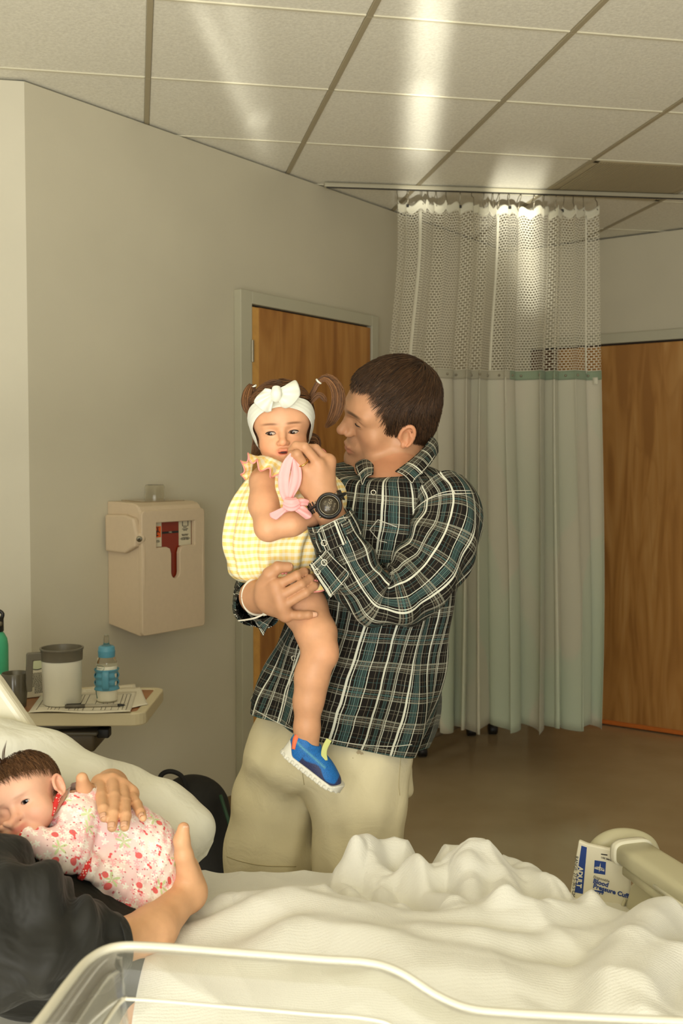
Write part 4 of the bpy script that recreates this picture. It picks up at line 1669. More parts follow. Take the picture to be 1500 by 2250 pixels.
ptx('ADULT', 1270.5, 1903, 0.0125, M_pouch, rd, 0.0005)
ptx('RANGE: 27.5-36.5 CM', 1263.5, 1880, 0.0085, M_inkd, rd)
sq = [inp(1304, 1918), inp(1329, 1922), inp(1331, 1894), inp(1306, 1890)]
prism('logo_square', sq, o_, pax, pay, paz, 0.0006, M_navy, pouch)
ptx('MEDLINE', 1305.5, 1908, 0.0045, M_pouch, None, 0.0002)
c = (inp(1304, 1918) + inp(1331, 1894)) / 2
for (dx, dy) in ((0, 1), (1, 0)):
    a, bq = (0.0085, 0.0011) if dx else (0.0011, 0.0095)
    prism('logo_star', [c + np.array(q) for q in ((-a, 0), (0, -bq), (a, 0), (0, bq))], o_ + paz * 0.0007 + pay * 0.002 * 0, pax, pay, paz, 0.0003, M_pouch, pouch)
ptx('Disposable', 1303, 1928, 0.0068, M_inkd)
ptx('Blood', 1302, 1939, 0.0118, M_navy, None, 0.0004)
ptx('Pressure Cuff', 1302, 1950, 0.0118, M_navy, None, 0.0004)
b0 = [inp(1301, 1963), inp(1326, 1966), inp(1326, 1958), inp(1301, 1955)]
prism('label_bar', b0, o_, pax, pay, paz, 0.0006, M_navy, pouch)
ptx('ADULT', 1303.5, 1962, 0.0062, M_pouch, None, 0.0002)
ptx('USE SMALL', 1320, 1885, 0.0045, M_inkd, None, 0.0001)
prism('print_line', [inp(1320, 1878), inp(1334, 1880), inp(1334, 1877.6), inp(1320, 1875.6)], o_, pax, pay, paz, 0.0004, M_inkd, pouch)
q = inp(1304, 1972)
for dx, dy, r in ((0, 0.004, 0.0016), (0, 0.0005, 0.0022), (-0.0025, -0.002, 0.0014), (0.0025, -0.002, 0.0014)):
    prism('baby_mark', [q + np.array([dx + r * math.cos(t), dy + r * math.sin(t)]) for t in np.linspace(0, 2 * math.pi, 10, endpoint=False)], o_, pax, pay, paz, 0.0005, M_navy, pouch)
tube('cuff_hose', [o_ + pax * 0.055 - pay * 0.0 + paz * 0.005, o_ + pax * 0.072 + pay * 0.008 + paz * 0.012, o_ + pax * 0.092 + pay * 0.016 + paz * 0.008, o_ + pax * 0.10 + pay * 0.04], 0.0035, M_bedp, pouch, nv=20, nu=8)

# ================================================================== white terry blanket, bunched
M_terry, nt, b = nmat('terry')
b.inputs['Roughness'].default_value = 0.95
b.inputs['Sheen Weight'].default_value = 0.35
b.inputs['Base Color'].default_value = srgb(216, 214, 204)
t1 = N(nt, 'ShaderNodeTexNoise', i_Scale=420.0, i_Detail=2.0)
t2 = N(nt, 'ShaderNodeTexNoise', i_Scale=16.0, i_Detail=5.0)
wv = N(nt, 'ShaderNodeTexWave', i_Scale=70.0, i_Distortion=1.0)
wv.bands_direction = 'Y'
for t in (t1, t2, wv):
    L(nt, coords(nt), t.inputs['Vector'])
h = math_(nt, 'ADD', math_(nt, 'ADD', math_(nt, 'MULTIPLY', t1.outputs[0], 0.5), math_(nt, 'MULTIPLY', t2.outputs[0], 1.2)), math_(nt, 'MULTIPLY', wv.outputs[0], 0.12))
bump(nt, b, h, 0.35, 0.004)

BX0, BX1 = -0.27, 0.80
gx = np.linspace(BX0, BX1, 380)
gy = np.linspace(0.98, 2.16, 380)
GX, GY = np.meshgrid(gx, gy, indexing='ij')


def seg_dist(pts):
    """distance on the bed plan to a polyline, and where along it (0..1)"""
    best = np.full(GX.shape, 9.0)
    tt = np.zeros(GX.shape)
    n = len(pts) - 1
    for i in range(n):
        a, b2 = pts[i], pts[i + 1]
        d = b2 - a
        t = np.clip(((GX - a[0]) * d[0] + (GY - a[1]) * d[1]) / (d @ d), 0, 1)
        r = np.hypot(GX - a[0] - t * d[0], GY - a[1] - t * d[1])
        m = r < best
        best = np.where(m, r, best)
        tt = np.where(m, (i + t) / n, tt)
    return best, tt


def ridge(pix, h, w, zref=0.76, sharp=1.6, ends=True):
    pts = np.array([atz(px, py, zref)[:2] for px, py in pix])
    pts = catmull(pts, 24)
    r, t = seg_dist(pts)
    env = np.clip(np.minimum(t, 1 - t) * 6, 0, 1) ** 0.7 if ends else 1.0
    return h * np.exp(-(r / (w * 1.12)) ** 2.3) * (0.2 + 0.8 * env)


Zb = np.full(GX.shape, BZ + 0.035)
Zb += 0.075 * np.exp(-((GY - 1.52) / 0.22) ** 4) * (1 - 0.5 * smooth01(GX, .1, .5))
lumps = [
    # bunched heap
    ([(770, 1905), (800, 1868), (860, 1856), (930, 1860)], 0.100, 0.040, 0.80),
    ([(760, 1925), (790, 1900), (830, 1905), (850, 1940)], 0.060, 0.026, 0.78),
    ([(950, 1864), (1010, 1858), (1055, 1880), (1068, 1930)], 0.095, 0.040, 0.80),
    ([(1075, 1885), (1140, 1892), (1200, 1922), (1260, 1965)], 0.078, 0.036, 0.78),
    ([(880, 1880), (940, 1910), (1000, 1900), (1030, 1925), (1050, 1985)], 0.060, 0.026, 0.80),
    ([(800, 1925), (850, 1965), (870, 2000), (930, 2030)], 0.040, 0.022, 0.77),
    ([(870, 1925), (930, 1950), (985, 1985), (1010, 2030)], 0.046, 0.024, 0.78),
    ([(1100, 1925), (1120, 1970), (1100, 2020), (1120, 2050)], 0.045, 0.025, 0.77),
    ([(1130, 1915), (1190, 1960), (1260, 1990), (1330, 2005)], 0.042, 0.026, 0.77),
    # long folds over the legs
    ([(450, 1985), (560, 1965), (660, 1990), (760, 2015), (900, 2050)], 0.040, 0.030, 0.76),
    ([(610, 1945), (700, 1940), (760, 1975), (790, 2010)], 0.034, 0.022, 0.75),
    ([(430, 2030), (520, 2005), (640, 2030), (800, 2065), (1000, 2080), (1200, 2070), (1340, 2035), (1450, 2010)], 0.038, 0.034, 0.75),
    ([(420, 2085), (600, 2060), (760, 2095), (950, 2130), (1150, 2140), (1330, 2095), (1420, 2050)], 0.030, 0.030, 0.74),
    ([(500, 2150), (700, 2120), (900, 2170), (1150, 2200), (1400, 2190)], 0.028, 0.036, 0.74),
    ([(1010, 2045), (1200, 2040), (1340, 2010), (1420, 2000)], 0.035, 0.028, 0.76),
    # folds heaped over the foot end
    ([(1520, 1995), (1450, 2020), (1410, 2070), (1370, 2150), (1340, 2240)], 0.075, 0.045, 0.78),
    ([(1560, 2050), (1490, 2090), (1440, 2150), (1420, 2250)], 0.055, 0.030, 0.80),
    ([(1580, 2130), (1530, 2160), (1490, 2250)], 0.050, 0.030, 0.80),
]
Hm = np.zeros(GX.shape)
_c = atz(960, 1925, 0.77)
Hm += 0.050 * np.exp(-((GX - _c[0]) / .20) ** 4 - ((GY - _c[1]) / .085) ** 2)
for pix, h, w, zr in lumps:
    r = ridge(pix, h, w, zr)
    Hm = np.sqrt(Hm ** 2 + r ** 2 + 0.35 * Hm * r)
Zb = Zb + Hm
# many small soft folds: along the bed in the middle, fanning out of the heap
rf = random.Random(12)
Hs = np.zeros(GX.shape)
for k in range(42):
    heap = k < 24
    if heap:
        a0 = _c[:2] + np.array([rf.uniform(-.20, .24), rf.uniform(-.10, .06)])
        ang = math.atan2(-abs(rf.gauss(.6, .5)), rf.gauss(0, 1))
        l = rf.uniform(.07, .20)
        h, w = rf.uniform(.010, .024), rf.uniform(.014, .024)
    else:
        a0 = np.array([rf.uniform(BX0 + .05, BX1 - .25), rf.uniform(1.05, 1.9)])
        ang = rf.gauss(-.15, .45)
        l = rf.uniform(.15, .40)
        h, w = rf.uniform(.006, .013), rf.uniform(.018, .030)
    d = np.array([math.cos(ang), math.sin(ang)])
    n_ = np.array([-d[1], d[0]])
    c_ = rf.uniform(-.25, .25) * l
    pts = catmull(np.array([a0, a0 + d * l * .5 + n_ * c_, a0 + d * l]), 10)
    r, t = seg_dist(pts)
    env = np.clip(np.sin(np.clip(t, 0, 1) * math.pi), 0, 1) ** .6
    Hs = np.maximum(Hs, h * np.exp(-(r / w) ** 1.7) * env) + 0.25 * np.minimum(Hs, h * np.exp(-(r / w) ** 1.7) * env)
Zb += Hs
PP = np.stack([GX, GY, Zb], -1)
PW = PP + 0.05 * np.stack([noise3(PP, 2.2, 21), noise3(PP, 2.2, 22), 0 * Zb], -1)
Zb += 0.0045 * noise3(PP, 5.0, 3) + 0.010 * (1 - np.abs(noise3(PW * np.array([1, 1.6, 1]), 2.2, 5)) * 2.4) + 0.003 * (1 - np.abs(noise3(PW, 6.0, 6)) * 2.4)
Zb -= 0.060 * smooth01(GX, .30, .40) * smooth01(GY, 1.62, 1.78)
# drop over both long sides
Zb -= 0.42 * smooth01(GY, 2.02, 2.16) ** 1.0
Zb -= 0.30 * smooth01(-GY, -1.10, -0.98)
Zb -= 0.03 * smooth01(GX, 0.70, 0.80)
blk = put('blanket', grid_mesh('blanket', np.stack([GX + 0.012 * noise3(PP, 3.0, 8), GY + 0.012 * noise3(PP, 3.0, 9), Zb], -1), np.stack([GX, GY], -1)), M_terry)
tag(blk, 'rumpled white terry blanket spread and bunched over the foot of the bed', 'blanket')
solidify(blk, 0.006, -1.0)

# ================================================================== pillow under the mother's far arm
M_pil, nt, b = nmat('pillow_case')
b.inputs['Roughness'].default_value = 0.85
b.inputs['Base Color'].default_value = srgb(218, 217, 202)
t2 = N(nt, 'ShaderNodeTexNoise', i_Scale=9.0, i_Detail=4.0, i_Distortion=0.8)
L(nt, coords(nt), t2.inputs['Vector'])
bump(nt, b, t2.outputs[0], 0.6, 0.02)
PY = 1.84
pp = [at(px, py, PY) for px, py in ((-210, 1690), (-100, 1672), (0, 1680), (150, 1742), (300, 1812), (395, 1842), (440, 1852), (462, 1862))]


def pdisp(th, arc):
    return 0.004 * np.sin(arc * 30 + 2 * np.sin(th * 2)) + 0.003 * np.sin(arc * 55 + th * 3)


P, uv, _ = tube_grid(pp, [0.02, 0.06, 0.07, 0.078, 0.085, 0.078, 0.060, 0.012], 70, 48, ry=[0.03, 0.065, 0.078, 0.082, 0.085, 0.078, 0.060, 0.012], power=2.2, disp=pdisp)
pil = put('pillow', grid_mesh('pillow', P, uv, True, cap=True), M_pil)
tag(pil, 'white pillow lying along the far side of the bed behind the newborn baby', 'pillow')

# ================================================================== clear bassinet in the foreground
RZ = 1.02
cr = [atz(px, py, RZ) for px, py in ((40, 2300), (92, 2238), (150, 2160), (196, 2108), (250, 2082), (330, 2080), (520, 2094), (700, 2108), (810, 2116))]
lowz = 0.985
cr2 = [atz(880, 2138, 1.012), atz(960, 2188, 0.997), atz(1030, 2216, lowz + 0.002), atz(1120, 2226, lowz), atz(1300, 2236, lowz), atz(1500, 2245, lowz)]
far = [np.array(p) for p in cr + cr2]
dir_f = unit(far[-1] - far[-3])
far.append(far[-1] + dir_f * 0.12)
# close the loop towards the camera
ldir = unit((far[0] - far[1]) * np.array([1, 1, 0]))
c0 = far[0] + ldir * 0.30
c1_ = far[-1] + np.array([-0.02, -0.42, 0])
loop = far + [far[-1] + np.array([0.03, -0.03, 0]), c1_ + np.array([0.03, 0.04, 0]), c1_, c1_ * 0.5 + c0 * 0.5 + np.array([0, 0, 0]), c0 + np.array([0.05, -0.03, 0]), c0 + np.array([0, 0.03, 0]), (c0 + far[0]) / 2]
rim = catmull(np.array(loop + [loop[0]]), 220)[:-1]
cen = rim.mean(0)
m, nt, b = nmat('clear_acrylic')
tr = nt.nodes.new('ShaderNodeBsdfTransparent')
tr.inputs[0].default_value = (0.95, 0.955, 0.93, 1)
df = nt.nodes.new('ShaderNodeBsdfDiffuse')
df.inputs[0].default_value = srgb(214, 212, 196)
gl = nt.nodes.new('ShaderNodeBsdfGlossy')
gl.inputs['Roughness'].default_value = 0.12
m1 = nt.nodes.new('ShaderNodeMixShader')
m1.inputs[0].default_value = 0.11
L(nt, tr.outputs[0], m1.inputs[1])
L(nt, df.outputs[0], m1.inputs[2])
fr_ = nt.nodes.new('ShaderNodeFresnel')
fr_.inputs[0].default_value = 1.35
m2 = nt.nodes.new('ShaderNodeMixShader')
L(nt, math_(nt, 'MULTIPLY', fr_.outputs[0], 0.6), m2.inputs[0])
L(nt, m1.outputs[0], m2.inputs[1])
L(nt, gl.outputs[0], m2.inputs[2])
L(nt, m2.outputs[0], nt.nodes['Material Output'].inputs[0])
M_acr = m
M_rim = plain('acrylic_edge', srgb(206, 202, 186), 0.25)
bas = empty('bassinet', (cen[0], cen[1], 0), 'clear plastic hospital bassinet tub with a thick pale rim in the foreground', 'bassinet')
# tub: rim flange, inner lip, wall, floor
K = len(rim)
inw = []
for i in range(K):
    t = rim[(i + 1) % K] - rim[i - 1]
    nrm = np.array([-t[1], t[0], 0])
    nrm /= np.linalg.norm(nrm) + 1e-9
    if np.dot(nrm, cen - rim[i]) < 0:
        nrm = -nrm
    inw.append(nrm)
inw = np.array(inw)
rings = [(0.0, 0.0), (0.020, 0.001), (0.028, -0.010), (0.036, -0.055), (0.05, -0.16), (0.066, -0.19), (0.10, -0.2)]
G = np.stack([rim + inw * a + Z3 * z for a, z in rings], 1)
G[:, 4:, 2] = (RZ - 0.16) + (G[:, 4:, 2] - G[:, 4:5, 2]) * 1.0
put('tub', grid_mesh('tub', G, None, True), M_acr, bas)
fl_ = G[:, -1]
put('tub_floor', mesh_np('tub_floor', np.vstack([fl_, fl_.mean(0)]), np.array([[i, (i + 1) % K, K] for i in range(K)])), M_acr, bas)
def closed_tube(name, C, r, mat, parent, nu=10):
    T = np.roll(C, -1, 0) - np.roll(C, 1, 0)
    T /= np.linalg.norm(T, axis=1, keepdims=True)
    S = np.cross(T, Z3)
    S /= np.linalg.norm(S, axis=1, keepdims=True)
    B = np.cross(S, T)
    th = np.linspace(0, 2 * np.pi, nu, endpoint=False)
    G2 = C[:, None] + (S[:, None] * np.cos(th)[None, :, None] + B[:, None] * np.sin(th)[None, :, None]) * r
    G2 = np.concatenate([G2, G2[:1]], 0).transpose(1, 0, 2)
    return put(name, grid_mesh(name, G2, None, True), mat, parent)


closed_tube('rim_edge', rim, 0.0042, M_rim, bas)
closed_tube('inner_lip', rim + inw * 0.034 - Z3 * 0.034, 0.0016, M_rim, bas)
# cart below
box('cart_cabinet', (cen[0] - 0.26, cen[1] - 0.17, 0.16), (cen[0] + 0.26, cen[1] + 0.14, RZ - 0.225), M_bedl, bas, bevel=0.015)
for sx in (-0.22, 0.22):
    for sy in (-0.14, 0.11):
        tube('caster', [(cen[0] + sx - 0.012, cen[1] + sy, 0.04), (cen[0] + sx + 0.012, cen[1] + sy, 0.04)], 0.04, M_dark, bas, nv=3, nu=14)
        tube('leg', [(cen[0] + sx, cen[1] + sy, 0.05), (cen[0] + sx, cen[1] + sy, 0.17)], 0.014, M_steel, bas, nv=3, nu=8)
# ================================================================== people: shared materials and builders
from mathutils.bvhtree import BVHTree


def skin_mat(name, sss=0.12, rough=0.48):
    m, nt, b = nmat(name)
    at_ = nt.nodes.new('ShaderNodeVertexColor')
    at_.layer_name = 'Col'
    n = N(nt, 'ShaderNodeTexNoise', i_Scale=45.0, i_Detail=5.0)
    L(nt, coords(nt), n.inputs['Vector'])
    c = mixc(nt, 1.0, at_.outputs[0], ramp(nt, n.outputs[0], [(0.3, (0.93, 0.92, 0.91, 1)), (0.7, (1.05, 1.04, 1.04, 1))]), 'MULTIPLY')
    L(nt, c, b.inputs['Base Color'])
    b.inputs['Roughness'].default_value = rough
    b.inputs['Specular IOR Level'].default_value = 0.35
    b.inputs['Subsurface Weight'].default_value = sss
    b.inputs['Subsurface Radius'].default_value = (1.0, 0.4, 0.2)
    b.inputs['Subsurface Scale'].default_value = 0.006
    p = N(nt, 'ShaderNodeTexNoise', i_Scale=420.0, i_Detail=2.0)
    L(nt, coords(nt), p.inputs['Vector'])
    bump(nt, b, p.outputs[0], 0.06, 0.001)
    return m


M_skin = skin_mat('skin')


def hair_mat(name, c0, c1):
    m, nt, b = nmat(name)
    at_ = nt.nodes.new('ShaderNodeVertexColor')
    at_.layer_name = 'Col'
    sp = nt.nodes.new('ShaderNodeSeparateColor')
    L(nt, at_.outputs[0], sp.inputs[0])
    L(nt, ramp(nt, sp.outputs[0], [(0.0, c0), (1.0, c1)]), b.inputs['Base Color'])
    b.inputs['Roughness'].default_value = 0.55
    b.inputs['Specular IOR Level'].default_value = 0.35
    return m


def eye_mat(name, iris, look):
    """eyeball in its own axes: the iris lies round the direction `look` (object coordinates)"""
    m, nt, b = nmat(name)
    b.inputs['Roughness'].default_value = 0.06
    co = coords(nt)
    nv = nt.nodes.new('ShaderNodeVectorMath')
    nv.operation = 'NORMALIZE'
    L(nt, co, nv.inputs[0])
    dp = nt.nodes.new('ShaderNodeVectorMath')
    dp.operation = 'DOT_PRODUCT'
    L(nt, nv.outputs[0], dp.inputs[0])
    dp.inputs[1].default_value = tuple(unit(look))
    L(nt, ramp(nt, dp.outputs['Value'], [(0.0, srgb(204, 190, 172)), (0.835, srgb(200, 184, 164)), (0.855, tuple(c * 0.35 for c in iris[:3]) + (1,)), (0.91, iris), (0.950, iris), (0.96, (0.004, 0.003, 0.003, 1)), (1.0, (0.003, 0.002, 0.002, 1))]), b.inputs['Base Color'])
    return m


def locks(name, roots, dirs, length, field, offset, mat, parent, seg=6, rad=0.0012, lift=0.0, jitter=0.25, bend=None, seed=1, shade=(0.0, 1.0), frame=None, tip=0.15):
    """many tapered hair locks that hug a field's surface. roots (n,3), dirs (n,3) start directions, length (n,)"""
    rs = np.random.RandomState(seed)
    n = len(roots)
    p = roots.astype(np.float32).copy()
    d = dirs + rs.randn(n, 3) * jitter * 0.5
    d /= np.linalg.norm(d, axis=1, keepdims=True)
    path = []
    e = 0.002

    def grad(q):
        g = np.stack([field(q + np.array(v, np.float32) * e) - field(q - np.array(v, np.float32) * e) for v in ((1, 0, 0), (0, 1, 0), (0, 0, 1))], -1)
        return g / (np.linalg.norm(g, axis=1, keepdims=True) + 1e-9)
    off = offset + rs.rand(n) * 0.003
    for k in range(seg + 1):
        t = k / seg
        g = grad(p)
        dist = field(p)
        p = p + g * (off + lift * t * t - dist)[:, None] * 0.9
        path.append(p.copy())
        d = d - g * (d * g).sum(1, keepdims=True) * 0.85
        if bend is not None:
            d = d + bend(p) * 0.35
        d = d + rs.randn(n, 3) * jitter * 0.12
        d /= np.linalg.norm(d, axis=1, keepdims=True) + 1e-9
        p = p + d * (length / seg)[:, None]
    C = np.stack(path, 1)                                   # n, seg+1, 3
    T = np.gradient(C, axis=1)
    T /= np.linalg.norm(T, axis=2, keepdims=True) + 1e-9
    up = rs.randn(n, 1, 3)
    S = np.cross(T, up)
    S /= np.linalg.norm(S, axis=2, keepdims=True) + 1e-9
    B = np.cross(S, T)
    tt = np.linspace(0, 1, seg + 1)
    r = rad * (0.7 + 0.6 * rs.rand(n))[:, None] * (np.minimum(1, 0.55 + tt * 2) * (1 - tt * (1 - tip)))[None]
    ring = []
    for a in (0, 2.094, 4.189):
        ring.append(C + (S * math.cos(a) + B * math.sin(a)) * r[..., None])
    G = np.stack(ring, 2)                                   # n, seg+1, 3(ring), 3
    V = G.reshape(-1, 3)
    base = (np.arange(n) * (seg + 1) * 3)[:, None, None]
    k = np.arange(seg)[None, :, None] * 3
    j = np.arange(3)[None, None, :]
    j2 = (j + 1) % 3
    Fq = np.stack([base + k + j, base + k + j2, base + k + 3 + j2, base + k + 3 + j], -1).reshape(-1, 4)
    sh = shade[0] + (shade[1] - shade[0]) * rs.rand(n)
    colv = np.repeat(sh, (seg + 1) * 3)
    return V, Fq, np.stack([colv] * 3, -1)


def merge(*parts):
    Vs, Fs, Cs, k = [], [], [], 0
    for V, Fq, C in parts:
        Vs.append(V)
        Cs.append(C)
        Fs.append(np.asarray(Fq) + k)
        k += len(V)
    by = {}
    for f in Fs:
        by.setdefault(f.shape[1], []).append(f)
    return np.vstack(Vs), [np.vstack(v) for v in by.values()], np.vstack(Cs)


class Surf:
    """ray tests from the photograph's pixels onto finished meshes, to lay trim on cloth"""

    def __init__(self, *obs):
        V, Fl = [], []
        for o in obs:
            k = len(V)
            V += [tuple(o.matrix_world @ v.co) if False else tuple(v.co) for v in o.data.vertices]
            Fl += [tuple(i + k for i in p.vertices) for p in o.data.polygons]
        self.t = BVHTree.FromPolygons(V, Fl)

    def hit(self, px, py, lift=0.0):
        d = ray(px, py)
        d = d / np.linalg.norm(d)
        h = self.t.ray_cast(Vector((0, 0, CAMH)), Vector([float(c) for c in d]))
        if h[0] is None:
            return None
        return np.array(h[0]) - d * lift


def stitch(name, surf, pix, mat, parent, r=0.0009, lift=0.0015, n=40):
    pts = catmull(np.array(pix, float), n)
    P3 = [surf.hit(x, y, lift) for x, y in pts]
    P3 = [p for p in P3 if p is not None]
    if len(P3) < 4:
        return None
    return tube(name, P3, r, mat, parent, nv=len(P3), nu=5)


# ------------------------------------------------------------------ heads, in their own axes (face to -Y, up Z, subject's left +X)
def both(fn):
    return [fn(1), fn(-1)]


def ear(x, y, z, h, tilt=0.25, out=0.0):
    """one ear on side x>0/x<0: rim, bowl, lobe, tragus; h is its height"""
    s = 1 if x > 0 else -1
    w = h * 0.56
    pts, r = [], h * 0.072
    for a in np.linspace(-2.2, 2.0, 15):
        yy = math.cos(a + 1.2) * w * 0.5
        zz = math.sin(a + 1.2) * h * 0.48
        pts.append((x + s * (0.10 * h + 0.16 * h * (0.5 + yy / w)), y + yy + tilt * zz, z + zz))
    rim = chain(pts, [r * (0.8 + 0.3 * math.sin(i / 14 * 3.14)) for i in range(15)], 0.001)
    sheet = ell((x + s * 0.09 * h, y + 0.02 * h, z + 0.03 * h), (0.085 * h, w * 0.52, h * 0.47))
    bowl = ell((x + s * 0.22 * h, y - 0.02 * h, z + 0.0 * h), (0.14 * h, w * 0.30, h * 0.30))
    anti = chain([(x + s * 0.17 * h, y + 0.16 * h, z - 0.22 * h), (x + s * 0.21 * h, y + 0.19 * h, z + 0.02 * h), (x + s * 0.19 * h, y + 0.14 * h, z + 0.22 * h)], [r * 0.7, r * 0.85, r * 0.6], 0.001)
    lobe = ell((x + s * 0.12 * h, y - 0.06 * h, z - 0.40 * h), (0.07 * h, 0.13 * h, 0.13 * h))
    trag = ell((x + s * 0.09 * h, y - 0.23 * h, z - 0.06 * h), (0.07 * h, 0.06 * h, 0.10 * h))
    return U(0.0025, Sub(0.004, U(0.004, sheet, rim), bowl), anti, lobe, trag)


def eye_cut(c, w, up, lo, tilt, depth):
    """almond opening: overlap of two big discs swept along y"""
    w2 = w / 2
    Ru = (w2 * w2 + up * up) / (2 * up)
    Rl = (w2 * w2 + lo * lo) / (2 * lo)
    ct, st = math.cos(tilt), math.sin(tilt)

    def f(P):
        x = P[:, 0] - c[0]
        z = P[:, 2] - c[2]
        a, b2 = x * ct + z * st, -x * st + z * ct
        du = np.sqrt(a * a + (b2 - up + Ru) ** 2) - Ru
        dl = np.sqrt(a * a + (b2 + lo - Rl) ** 2) - Rl
        d = np.maximum(du, dl)
        return np.maximum(d, np.abs(P[:, 1] - c[1] + depth) - depth)
    return f


def adult_head(lid_gap=(0.0012, 0.0014), fem=False):
    e = 0.0315
    base = U(0.022,
             ell((0, .012, .046), (.0765, .099, .087)),
             ell((0, -.042, .040), (.064, .052, .062)),
             ell((0, -.036, -.028), (.060, .050, .064)),
             ell((0, -.034, -.066), (.049, .046, .036)))
    jaw = U(0.022, base,
            *both(lambda s: chain([(s * .060, .002, -.030), (s * .056, -.008, -.062), (s * .034, -.052, -.088), (s * .012, -.076, -.096)], [.015, .015, .014, .015], .01)),
            ell((0, -.077, -.092), (.022, .016, .016)))
    f = U(0.022, jaw,
          *both(lambda s: ell((s * .044, -.054, -.012), (.024, .020, .022))),
          *both(lambda s: cap((s * .010, -.089, .036), (s * .044, -.074, .036), .0105, .009)))
    f = U(0.024, f, *both(lambda s: ell((s * .043, -.030, -.048), (.020, .036, .032))), ell((0, -.081, -.093), (.019, .014, .014)))
    f = U(0.010, f, ell((0, -.078, -.055), (.033, .020, .026)))
    f = Sub(0.012, f, *both(lambda s: ell((s * (e + .001), -.0985, .017), (.0175, .0145, .0110))))
    f = U(0.004, f, *both(lambda s: ell((s * e, -.0745, .017), (.0155, .0140, .0128))))
    f = Sub(0.0006, f, *both(lambda s: eye_cut((s * e, -.077, .0140), .026, lid_gap[0] + .0006, lid_gap[1] + .0006, -0.12 * s, .012)))
    f = U(0.010, f, *both(lambda s: ell((s * .0165, -.0800, .0150), (.0085, .0085, .0120))))
    # nose
    f = U(0.006, f, *both(lambda s: chain([(s * .0045, -.084, .024), (s * .0070, -.090, .004), (s * .0085, -.0935, -.015)], [.0075, .0085, .0095], .004)))
    f = U(0.008, f, chain([(0, -.086, .034), (0, -.096, .012), (0, -.1125, -.011)], [.0095, .0090, .0088], .006), ell((0, -.1110, -.0150), (.0092, .0098, .0082)))
    f = U(0.005, f, *both(lambda s: ell((s * .0118, -.0980, -.0200), (.0058, .0098, .0062))))
    f = Sub(0.003, f, *both(lambda s: ell((s * .0072, -.1055, -.0310), (.0040, .0060, .0036))))
    # lips
    f = U(0.004, f, chain([(-.024, -.084, -.0575), (-.010, -.0965, -.0525), (0, -.0975, -.0535), (.010, -.0965, -.0525), (.024, -.084, -.0575)], [.003, .0052, .0050, .0052, .003], .003),
          chain([(-.021, -.084, -.0605), (-.008, -.0945, -.0645), (.008, -.0945, -.0645), (.021, -.084, -.0605)], [.003, .0062, .0062, .003], .003))
    f = Sub(0.002, f, chain([(-.026, -.090, -.0595), (-.010, -.1030, -.0580), (.010, -.1030, -.0580), (.026, -.090, -.0595)], [.0008, .0012, .0012, .0008], .001))
    f = U(0.004, f, *both(lambda s: ear(s * .073, .008, -.002, .054)))
    return f, e


